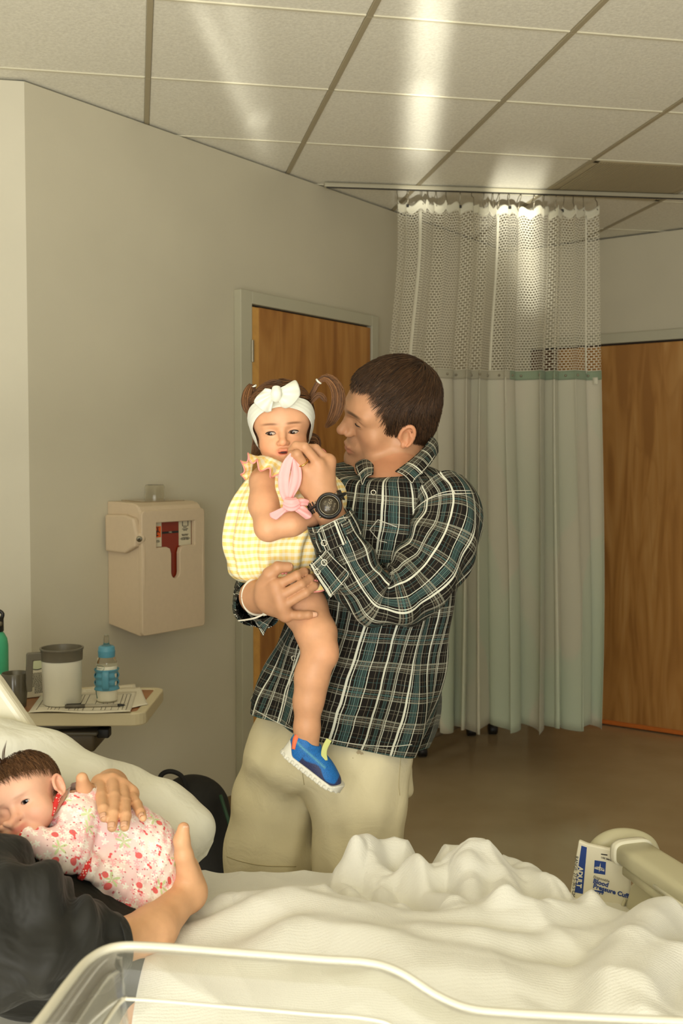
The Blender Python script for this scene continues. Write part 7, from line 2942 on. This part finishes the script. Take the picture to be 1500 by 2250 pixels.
shoe = empty('shoe', so_)
shoe.parent = girl
shoe.matrix_parent_inverse = world_of(girl).inverted()


def local_mesh(name, f, xs, ys, zs, mat, col=None):
    V, Q = surface(f, xs, ys, zs)
    c = None if col is None else col(V)
    return put(name, mesh_np(name, so_ + V @ SR.T, Q, None, c), mat, shoe)


M_shoeb, nt, b = nmat('shoe_knit')
at_ = nt.nodes.new('ShaderNodeVertexColor')
at_.layer_name = 'Col'
vo = N(nt, 'ShaderNodeTexVoronoi', i_Scale=420.0)
L(nt, coords(nt), vo.inputs['Vector'])
L(nt, mixc(nt, 1.0, at_.outputs[0], ramp(nt, vo.outputs['Distance'], [(0.15, (.35, .4, .45, 1)), (0.4, (1.1, 1.1, 1.1, 1))]), 'MULTIPLY'), b.inputs['Base Color'])
b.inputs['Roughness'].default_value = 0.6
bump(nt, b, vo.outputs['Distance'], 0.3, 0.001)


def shoe_col(V):
    c = np.tile(np.array(srgb(20, 104, 178)[:3]), (len(V), 1))
    navy = np.array(srgb(44, 50, 88)[:3])
    w = np.clip(smooth01(-V[:, 2] + .030 - .16 * np.clip(V[:, 0] - .05, 0, 1) + .005 * np.sin(V[:, 0] * 110), .0, .003) * (V[:, 0] > .035), 0, 1)[:, None]
    c = c * (1 - w) + navy * w
    w = smooth01(V[:, 0], .117, .120)[:, None]
    c = c * (1 - w) + navy * w
    band = np.exp(-((V[:, 2] - .040 + .10 * (V[:, 0] - .03)) / .0022) ** 2)[:, None] * (V[:, 0] < .085)[:, None] * .7
    return c * (1 - band) + np.array(srgb(96, 164, 178)[:3]) * band


local_mesh('shoe_upper', upper, spaced(-.01, .145, .0016), spaced(-.036, .036, .0018), spaced(.0, .09, .0016), M_shoeb, shoe_col)
local_mesh('sole', sole_f, spaced(-.012, .15, .0014), spaced(-.038, .038, .0018), spaced(-.006, .05, .0014), plain('sole_white', srgb(226, 224, 210), 0.5), None)
M_lime = plain('pull_tab_lime', srgb(202, 208, 128), 0.7)
M_orange = plain('heel_coral', srgb(236, 116, 74), 0.6)
lw_ = lambda x, y, z: so_ + SR @ np.array([x, y, z])
P, uv, _ = tube_grid([lw_(.058, -.012, .082), lw_(.0605, -.0135, .066), lw_(.066, -.015, .054), lw_(.076, -.0165, .044)], [.0058] * 4, 20, 12, ry=[.0012] * 4, up=tuple(sw_), power=4)
put('pull_tab', grid_mesh('pull_tab', P, uv, True, cap=True), M_lime, shoe)
P, uv, _ = tube_grid([lw_(.012, -.004, .096), lw_(.008, -.004, .085), lw_(.006, -.003, .07)], [.005] * 3, 12, 12, ry=[.0014] * 3, up=tuple(sw_), power=4)
put('pull_tab', grid_mesh('pull_tab', P, uv, True, cap=True), M_lime, shoe)
tube('heel_patch', [lw_(.012, -.0215, .026), lw_(.004, -.016, .045), lw_(.003, -.010, .060)], [.004, .0065, .003], M_orange, shoe, nv=14, nu=10)

# ================================================================== pink knotted headband held to her mouth
M_pk2 = plain('pink_jersey', srgb(240, 168, 166), 0.85, 0.03, 30, 0.2, sheen=0.2)
pink = empty('fabric_headband', M(640, 1105, -.27), 'pink knotted fabric headband hanging from the man\'s fingers at the girl\'s mouth', 'headband')
pz = -.272


def strand(name, pts, w, t, seed, pl=3.0):
    P, uv, arc = tube_grid(pts, w, 50, 36, ry=t, up=(0, 1, 0), disp=lambda th, a: .0016 * np.sin(th * pl + a * 20 + seed))
    return put(name, grid_mesh(name, P, uv, True, cap=True), M_pk2, pink)


strand('band_loop', [M(642, 998, pz), M(630, 1020, pz), M(622, 1050, pz), M(623, 1082, pz), M(632, 1104, pz)], [.004, .0085, .0105, .009, .006], [.003, .004, .0045, .004, .004], 0)
strand('band_loop', [M(644, 1000, pz + .004), M(650, 1030, pz + .002), M(648, 1058, pz), M(638, 1086, pz), M(634, 1104, pz)], [.004, .009, .011, .008, .005], [.003, .004, .0045, .004, .004], 2)
strand('knot', [M(626, 1104, pz - .006), M(640, 1109, pz - .012), M(654, 1104, pz - .006)], [.009, .0125, .009], [.008, .009, .008], 1, 7.0)
strand('band_end', [M(650, 1106, pz - .003), M(664, 1102, pz), M(676, 1104, pz + .01)], [.006, .007, .005], [.004, .004, .003], 4)
fan('tail', (M(632, 1110, pz - .005), M(642, 1116, pz - .005)), [M(592, 1128, pz - .002), M(594, 1136, pz - .004), M(604, 1141, pz - .004), M(612, 1138, pz), M(622, 1128, pz), M(636, 1122, pz)], 3, .004, M_pk2, pink, curl=.004)
fan('tail', (M(640, 1116, pz - .004), M(652, 1110, pz - .004)), [M(664, 1132, pz), M(672, 1140, pz - .003), M(682, 1137, pz - .004), M(684, 1130, pz - .002), M(668, 1112, pz)], 3, .004, M_pk2, pink, curl=.004)
# ================================================================== the newborn lying on the mother's chest
BYD = 1.60
bs = 0.89


def B(px, py, dy=0.0):
    return at(px, py, BYD + dy)


bh_o = np.array([-0.4712, BYD, 0.9690])
bh_R = rot(-11, 0, -30)
bf, be_ = baby_head()
HEAD_B = bound(xf(bf, bh_o, bh_R, bs), bh_o, .085)


def bh(x, y, z):
    return bh_o + bh_R @ (np.array([x, y, z]) * bs)


SK_B = np.array(srgb(226, 176, 148)[:3])
baby = empty('person', B(240, 1960, 0.0), 'newborn baby in a pink floral sleeper lying on the mother\'s chest', 'person')
bneck = cap(bh(.012, .020, -.030), B(165, 1785, .03), .026, .034)
btr = U(0.03, cap(B(180, 1800, .03), B(320, 1880, .03), .040, .050), cap(B(300, 1930, .02), B(330, 1965, .01), .036, .028))
# her right arm: sleeve over it, the hand under her cheek
barm = chain([B(172, 1800, -.015), B(150, 1872, -.045), B(70, 1838, -.055), B(44, 1828, -.055)], [.022, .020, .015, .012], .01)
bhand = U(0.0012, ell(B(24, 1826, -.055), (.015, .011, .009)), *[chain([B(24, 1822 + k * 5, -.058 + .004 * k), B(6, 1820 + k * 6, -.060 + .004 * k), B(-10, 1822 + k * 6, -.056 + .004 * k)], [.0052, .0046, .0040], .002) for k in range(4)],
          chain([B(34, 1820, -.058), B(22, 1812, -.066), B(12, 1811, -.066)], [.0056, .0050, .0042], .002))
BODY_B = U(0.008, U(0.010, HEAD_B, bneck), btr, U(0.006, barm, bhand))
X = spaced(-.56, -.24, .008, [(bh_o[0] - .075, bh_o[0] + .062, .0014)])
Y = spaced(1.49, 1.70, .008, [(1.525, 1.60, .0014)])
Z = spaced(.80, 1.05, .008, [(bh_o[2] - .068, bh_o[2] + .06, .0014)])
V, Q = surface(BODY_B, X, Y, Z)
q = ((V - bh_o) @ bh_R) / bs
cols = head_colors(q, 'baby', SK_B, np.array(srgb(206, 112, 98)[:3]), 0.5, 0.0, np.array(srgb(150, 110, 80)[:3]))
cols[np.linalg.norm(q, axis=1) > 0.10] = SK_B
put('body', mesh_np('body', V, Q, None, cols), M_skin, baby)
M_eye_b = eye_mat('eye_newborn', srgb(60, 56, 58), (0.05, -0.98, -0.05))
eyeball('eye', bh_o, bh_R, bs, (be_, -.0430, .0032), .0098, M_eye_b, baby)
tube('eyelash', [bh(be_ - .0095, -.0500, .0028), bh(be_ - .003, -.0545, .0062), bh(be_ + .004, -.0530, .0060), bh(be_ + .0100, -.0475, .0032)], [.0002, .0005, .0006, .0003], M_lash, baby, nv=14, nu=4)

M_hair_b = hair_mat('hair_newborn', srgb(48, 30, 18), srgb(140, 98, 62))


def hair_region_b(P):
    x, y, z = np.abs(P[:, 0]), P[:, 1], P[:, 2]
    a = .040 - z - .42 * (y + .02)
    b2 = np.maximum(.012 - y, -.040 - z)
    return np.minimum(a, b2)


bcap = U(0.014, ell((0, .010, .027), (.0522, .0645, .0535)), ell((0, -.025, .018), (.0450, .0345, .0395)))
rs = np.random.RandomState(2)
Vc, Qc = surface(Inter(0.006, bcap, hair_region_b), spaced(-.065, .065, .003), spaced(-.075, .09, .003), spaced(-.05, .1, .003))
ok = np.nonzero((hair_region_b(Vc) < -.001) & (bcap(Vc.astype(np.float32)) > -.003))[0]
ri = rs.choice(ok, 4200)
roots = Vc[ri]
dirs = roots - np.array([0.0, .05, .07])
dirs /= np.linalg.norm(dirs, axis=1, keepdims=True)
dirs = dirs + np.array([.5, .1, -.2])
hv, hq, hc = locks('hair', roots, dirs, .012 + .010 * rs.rand(len(ri)), bcap, 0.0, None, None, 6, 0.0006, lift=0.002, jitter=0.35, seed=8, shade=(0.1, 0.8))
tb_ = lambda t: (bh_o + (t[0] * bs) @ bh_R.T, t[1], t[2])
tuft = [bundle([bh(-.005, -.01, .075), bh(-.008 + dx, -.02, .092), bh(-.012 + dx * 2.2, -.022, .108)], [.003, .0022, .0006], 12, 30 + i, .00035, 8, (0.05, .4)) for i, dx in enumerate((-.006, .006, .018))]
Vb, Fb, Cb = merge(tb_((Vc * 0.997, Qc, np.full((len(Vc), 3), 0.42))), tb_((hv, hq, hc)), *tuft)
put('hair', mesh_np('hair', Vb, Fb, None, Cb), M_hair_b, baby)

# ---- floral sleeper
def print_layer(nt, uv, scale, keep, seed, size, col, base, petals=0, rot_=None, lobes=0.4):
    """scattered small motifs: one per voronoi cell, kept where the cell's random value is under `keep`"""
    mp = N(nt, 'ShaderNodeMapping')
    mp.inputs['Location'].default_value = (seed * 3.7, seed * 1.9, 0)
    L(nt, uv, mp.inputs['Vector'])
    v = N(nt, 'ShaderNodeTexVoronoi', i_Scale=scale, i_Randomness=0.75)
    v.voronoi_dimensions = '2D'
    L(nt, mp.outputs[0], v.inputs['Vector'])
    d = v.outputs['Distance']
    sp = nt.nodes.new('ShaderNodeSeparateColor')
    L(nt, v.outputs['Color'], sp.inputs[0])
    if petals:
        df = N(nt, 'ShaderNodeVectorMath', operation='SUBTRACT')
        sc_ = N(nt, 'ShaderNodeVectorMath', operation='SCALE')
        L(nt, mp.outputs[0], sc_.inputs[0])
        sc_.inputs['Scale'].default_value = 1.0
        L(nt, sc_.outputs[0], df.inputs[0])
        L(nt, v.outputs['Position'], df.inputs[1])
        s3 = N(nt, 'ShaderNodeSeparateXYZ')
        L(nt, df.outputs[0], s3.inputs[0])
        a = math_(nt, 'ARCTAN2', s3.outputs[1], s3.outputs[0])
        a = math_(nt, 'ADD', math_(nt, 'MULTIPLY', a, float(petals)), math_(nt, 'MULTIPLY', sp.outputs[2], 6.28))
        r = math_(nt, 'MULTIPLY', math_(nt, 'ADD', math_(nt, 'MULTIPLY', math_(nt, 'COSINE', a), lobes), 1.0 - lobes * 0.5), size)
        hit = math_(nt, 'LESS_THAN', d, r)
    else:
        hit = math_(nt, 'LESS_THAN', d, size)
    k = math_(nt, 'LESS_THAN', sp.outputs[0], keep)
    f = math_(nt, 'MULTIPLY', hit, k)
    return mixc(nt, f, base, col), d, k


M_flo, nt, b = nmat('floral_cotton')
b.inputs['Roughness'].default_value = 0.85
uv = coords(nt, 'UV')
nzp = N(nt, 'ShaderNodeTexNoise', i_Scale=26.0, i_Detail=2.0)
L(nt, uv, nzp.inputs['Vector'])
c = ramp(nt, nzp.outputs[0], [(0.40, srgb(236, 222, 212)), (0.6, srgb(240, 206, 204))])
c, _, _ = print_layer(nt, uv, 130, 0.75, 1, .42, srgb(246, 240, 230), c, 5, lobes=.35)
c, _, _ = print_layer(nt, uv, 120, 0.45, 2, .34, srgb(242, 176, 180), c, 5, lobes=.45)
c, _, _ = print_layer(nt, uv, 150, 0.30, 3, .15, srgb(222, 120, 128), c, 0)
c, _, _ = print_layer(nt, uv, 56, 0.30, 4, .34, srgb(200, 212, 160), c, 5, lobes=.8)
c, _, _ = print_layer(nt, uv, 60, 0.28, 5, .20, srgb(228, 104, 102), c, 0)
c, _, _ = print_layer(nt, uv, 80, 0.22, 6, .20, srgb(226, 96, 98), c, 2, lobes=.5)
c, _, _ = print_layer(nt, uv, 190, 0.25, 7, .12, srgb(176, 110, 118), c, 0)
L(nt, c, b.inputs['Base Color'])
fb2 = N(nt, 'ShaderNodeTexNoise', i_Scale=26.0, i_Detail=3.0, i_Distortion=1.0)
L(nt, coords(nt), fb2.inputs['Vector'])
bump(nt, b, fb2.outputs[0], 0.30, 0.008)
M_reds, nt, b = nmat('red_dotted_trim')
b.inputs['Roughness'].default_value = 0.7
vv = N(nt, 'ShaderNodeTexVoronoi', i_Scale=260.0, i_Randomness=0.3)
L(nt, coords(nt), vv.inputs['Vector'])
L(nt, mixc(nt, math_(nt, 'LESS_THAN', vv.outputs['Distance'], 0.30), srgb(206, 42, 40), srgb(240, 214, 200)), b.inputs['Base Color'])


def cut_plane(p, n):
    p, n = np.asarray(p, np.float32), unit(n).astype(np.float32)
    return lambda P: (P - p) @ n


# trunk and bottom
trunkS = U(0.03, cap(B(160, 1782, .022), B(178, 1796, .03), .034, .05), cap(B(178, 1796, .03), B(250, 1835, .035), .050, .058), ell(B(302, 1872, .035), (.062, .060, .060)), ell(B(330, 1905, .03), (.040, .055, .055)))
legS = U(0.015, cap(B(262, 1925, -.015), B(300, 1968, -.01), .036, .034), cap(B(300, 1965, -.01), B(362, 1976, .0), .030, .020), cap(B(235, 1950, -.01), B(285, 1985, -.01), .026, .024))
slS = U(0.014, cap(B(176, 1800, -.005), B(152, 1872, -.045), .034, .029), cap(B(150, 1870, -.048), B(66, 1842, -.055), .029, .0205))
cuffS = cap(B(196, 1905, -.042), B(222, 1920, -.03), .019, .018)
fl_all = U(0.007, trunkS, legS, cuffS)
neck_p = bh(.016, .012, -.038)


def sleeper_f(P):
    d = U(0.005, fl_all, slS)(P)
    n = .0022 * np.sin(P[:, 0] * 150 + P[:, 2] * 130) * np.sin(P[:, 2] * 90 - P[:, 0] * 40) + .0014 * np.sin(P[:, 0] * 260 - P[:, 2] * 190 + P[:, 1] * 120)
    d = d + n * 0.6
    d = smax(d, -cut_plane(B(52, 1838, -.055), B(150, 1870, -.05) - B(52, 1838, -.055))(P), .002) if False else d
    return np.maximum(d, -(cut_plane(B(137, 1758, .02), B(217, 1807, .03) - B(137, 1758, .02))(P)) - 9 * (P[:, 1] < 1.572))


V, Q = surface(sleeper_f, spaced(-.56, -.20, .0030), spaced(1.48, 1.72, .0036), spaced(.80, .98, .0030))
uvb = np.stack([V[:, 0] + .55 * (V[:, 1] - 1.6), V[:, 2] + .75 * (V[:, 1] - 1.6)], -1) * 0.62
sleeper = put('sleeper', mesh_np('sleeper', V, Q, uvb), M_flo, baby)
# neckline and cuffs in red
S_b = Surf(sleeper)
nk = [bh(.040, .030, -.012), bh(.043, .008, -.036), bh(.034, -.014, -.052), bh(.012, -.020, -.060)]
tube('red_collar', [B(136, 1733, .012), B(128, 1752, -.012), B(118, 1776, -.028), B(112, 1792, -.034)], [.0035, .0045, .0045, .0035], M_reds, baby, nv=24, nu=10)
P, uv, _ = tube_grid([B(52, 1838, -.055), B(45, 1835, -.055)], [.0175, .0165], 6, 24, up=(0, 1, 0))
put('red_cuff', grid_mesh('red_cuff', P, uv, True), M_reds, baby)
P, uv, _ = tube_grid([B(180, 1903, -.048), B(190, 1906, -.046)], [.0185, .0195], 6, 24, up=(0, 1, 0))
put('red_cuff', grid_mesh('red_cuff', P, uv, True, cap=True), M_reds, baby)
# ================================================================== the mother, reclined in the bed: arms, hands and trunk in view
SK_W = np.array(srgb(212, 164, 124)[:3])
mom = empty('person', (-0.45, 1.55, 0.66), 'mother in a black shirt reclining in the bed, both hands around the newborn baby', 'person')
A = at
w_o = at(-300, 1745, 1.62)
w_R = rot(62, -48, 0)
wf, we_ = adult_head()
wsc = 0.93
HEAD_W = bound(xf(wf, w_o, w_R, wsc), w_o, .15)
wneck = cap(w_o + w_R @ np.array([0, .03, -.05]), A(-190, 1905, 1.64), .05, .055)
wtr = U(0.05, cap(A(-160, 1960, 1.62), A(150, 2085, 1.60), .095, .07), cap(A(150, 2085, 1.60), A(330, 2145, 1.58), .065, .05),
        cap(A(-170, 1930, 1.45), A(-190, 1920, 1.80), .05, .05))
wleg = U(0.02, *[chain([A(345, 2150, 1.58) + np.array([0, d, -.005]), np.array([.20, 1.55 + d, .705]), np.array([.46, 1.55 + d, .700]), np.array([.46, 1.55 + d, .725])], [.046, .036, .026, .024], .02) for d in (-.08, .08)])
# near arm: elbow at the sleeve, forearm going away, hand under the baby
RWp = A(413, 1962, 1.625)
elb = A(216, 2084, 1.428)
armW = chain([A(-150, 1950, 1.44), elb, A(335, 2044, 1.53), RWp], [.040, .030, .0320, .0235], .02)
# palm stands up against the baby's bottom, thumb on top, fingers pass behind
mW = [A(398, 1905, 1.66), A(396, 1922, 1.68), A(396, 1940, 1.685), A(398, 1956, 1.68)]
palmW = U(0.016, *[cap(RWp, m, .0225, .0125) for m in mW], ell(A(412, 1922, 1.635), (.020, .020, .032)))
thW = chain([A(414, 1925, 1.618), A(404, 1880, 1.605), A(399, 1846, 1.602), A(403, 1820, 1.604)], [.0185, .0138, .0120, .0092], .006)
fgW = U(0.0012, *[chain([m, A(372, 1898 + 18 * k, 1.70), A(345, 1898 + 20 * k, 1.71), A(325, 1902 + 20 * k, 1.705)], [.0095, .0088, .008, .007], .003) for k, m in enumerate(mW)])
handW = bound(U(0.006, U(0.010, palmW, thW), fgW), A(395, 1890, 1.64), .11)
# far arm: comes round behind the baby, hand laid over her back
LWp = A(244, 1728, 1.755)
armF = chain([A(-190, 1920, 1.80), A(60, 1875, 1.86), A(160, 1800, 1.82), LWp], [.05, .040, .033, .024], .02)
mF = {'i': A(219, 1720, 1.672), 'm': A(246, 1714, 1.672), 'r': A(268, 1726, 1.668), 'p': A(287, 1745, 1.664)}
palmF = U(0.014, *[cap(LWp, m, .021, .0112) for m in mF.values()], cap(mF['i'], mF['p'], .0095, .0095))
fF = U(0.0010,
       chain([mF['i'], A(223, 1752, 1.612), A(227, 1778, 1.572), A(229, 1797, 1.555)], [.0100, .0094, .0084, .0068], .003),
       chain([mF['m'], A(251, 1752, 1.612), A(249, 1790, 1.566), A(246, 1818, 1.545)], [.0102, .0095, .0086, .0072], .003),
       chain([mF['r'], A(274, 1764, 1.610), A(276, 1793, 1.566), A(274, 1817, 1.545)], [.0098, .0092, .0083, .0070], .003),
       chain([mF['p'], A(301, 1769, 1.618), A(309, 1786, 1.588), A(314, 1797, 1.572)], [.0088, .0080, .0073, .0060], .003))
thF = chain([A(225, 1736, 1.69), A(202, 1742, 1.655), A(184, 1730, 1.612), A(180, 1710, 1.600)], [.0150, .0120, .0112, .0090], .005)
handF = bound(U(0.004, U(0.008, palmF, thF), fF), A(245, 1750, 1.66), .125)
BODY_W = U(0.01, U(0.02, U(0.02, HEAD_W, wneck), wtr, wleg), U(0.012, armW, handW), U(0.012, armF, handF))
X = spaced(-.92, .52, .016, [(-.40, -.205, .0022)])
Y = spaced(1.36, 1.92, .016, [(1.545, 1.73, .0022)])
Z = spaced(.64, 1.22, .014, [(.78, 1.03, .0022)])
V, Q = surface(BODY_W, X, Y, Z)
cols = np.tile(SK_W, (len(V), 1))
pk_ = SK_W * np.array([1.04, .86, .82])
for p in list(mF.values()) + [A(245, 1818, 1.56), A(274, 1817, 1.56), A(229, 1797, 1.572), A(314, 1797, 1.588), A(403, 1820, 1.604), A(180, 1708, 1.612)]:
    w_ = blob(V, p, (.011, .014, .011))[:, None] * 0.45
    cols = cols * (1 - w_) + pk_ * w_
put('body', mesh_np('body', V, Q, None, cols), M_skin, mom)
for tip, prev, out, w in ((A(229, 1797, 1.555), A(227, 1778, 1.572), (0, -1, .35), .0052), (A(246, 1818, 1.545), A(249, 1790, 1.566), (0, -1, .35), .0055),
                          (A(274, 1817, 1.545), A(276, 1793, 1.566), (0, -1, .35), .0055), (A(314, 1797, 1.572), A(309, 1786, 1.588), (.1, -1, .35), .0046), (A(403, 1820, 1.604), A(399, 1846, 1.602), (.55, -.75, 0), .0062)):
    nail(tip, prev, out, mom, w)
hcap = U(0.02, ell((0, .014, .049), (.086, .110, .098)), ell((0, .06, -.03), (.075, .06, .10)))
V, Q = surface(Inter(0.01, hcap, hair_region_m), spaced(-.1, .1, .008), spaced(-.13, .15, .008), spaced(-.15, .17, .008))
put('hair', mesh_np('hair', w_o + (V * wsc) @ w_R.T, Q, None, np.full((len(V), 3), .3)), M_hair_m, mom)

# ---- black shirt: trunk and near sleeve
M_black, nt, b = nmat('black_jersey')
b.inputs['Roughness'].default_value = 0.7
b.inputs['Sheen Weight'].default_value = 0.06
b.inputs['Specular IOR Level'].default_value = 0.3
b.inputs['Base Color'].default_value = srgb(26, 25, 20)
fb3 = N(nt, 'ShaderNodeTexNoise', i_Scale=9.0, i_Detail=3.0, i_Distortion=1.2)
L(nt, coords(nt), fb3.inputs['Vector'])
bump(nt, b, fb3.outputs[0], 0.5, 0.03)
tp = [A(-230, 1960, 1.62), A(-90, 1975, 1.61), A(60, 2010, 1.60), A(190, 2065, 1.59), A(290, 2108, 1.585), A(350, 2132, 1.58), A(385, 2150, 1.58)]


def tdisp(th, arc):
    return .006 * np.sin(arc * 22 + 3 * np.sin(th)) * np.clip(np.sin(th) * .5 + .6, 0, 1) + .004 * np.sin(arc * 40 - 4 * th)


P, uv, _ = tube_grid(tp, [.165, .170, .165, .150, .135, .115, .09], 80, 70, ry=[.120, .122, .112, .098, .080, .060, .045], up=(0, 0, 1), power=2.3, disp=tdisp)
wshirt = put('shirt', grid_mesh('shirt', P, loft_uv(P), True, cap=True), M_black, mom)


def wf_(th, t):
    f = .011 * np.sin(t * 26 + 2.2 * th) * smooth01(t, .15, .4) * (1 - smooth01(t, .9, 1))
    f += .006 * np.sin(t * 40 - 3 * th + 1) * smooth01(t, .3, .6) * (1 - smooth01(t, .92, 1)) + .004 * np.sin(5 * th + 4 * t)
    return f


def sleeve2(name, pts, rad, nv, nu, folds, mat, parent, ry=None, up=(0, 0, 1)):
    P, uv, arc = tube_grid(pts, rad, nv, nu, ry=ry, up=up, power=2.1)
    TH, T_ = np.meshgrid(np.linspace(0, 2 * np.pi, nu, endpoint=False), arc / arc[-1], indexing='ij')
    n = P - P.mean(0)[None]
    n /= np.linalg.norm(n, axis=2, keepdims=True)
    P = P + n * folds(TH, T_)[..., None]
    o = put(name, grid_mesh(name, P, loft_uv(P), True), mat, parent)
    solidify(o, .0016)
    return P


sleeve2('sleeve', [A(-230, 1950, 1.50), A(-90, 1975, 1.43), A(30, 2035, 1.40), A(130, 2080, 1.405), A(205, 2086, 1.425), A(236, 2083, 1.442)], [.085, .088, .084, .070, .052, .046], 110, 70, wf_, M_black, wshirt)
sleeve2('cuff', [A(222, 2084, 1.434), A(240, 2081, 1.446)], [.0475, .0465], 8, 60, lambda th, t: .001 * np.sin(4 * th), M_black, wshirt)
sleeve2('sleeve', [A(-200, 1920, 1.76), A(-60, 1905, 1.82), A(60, 1872, 1.85)], [.07, .062, .054], 50, 50, lambda th, t: .003 * np.sin(t * 20 + 2 * th), M_black, wshirt)
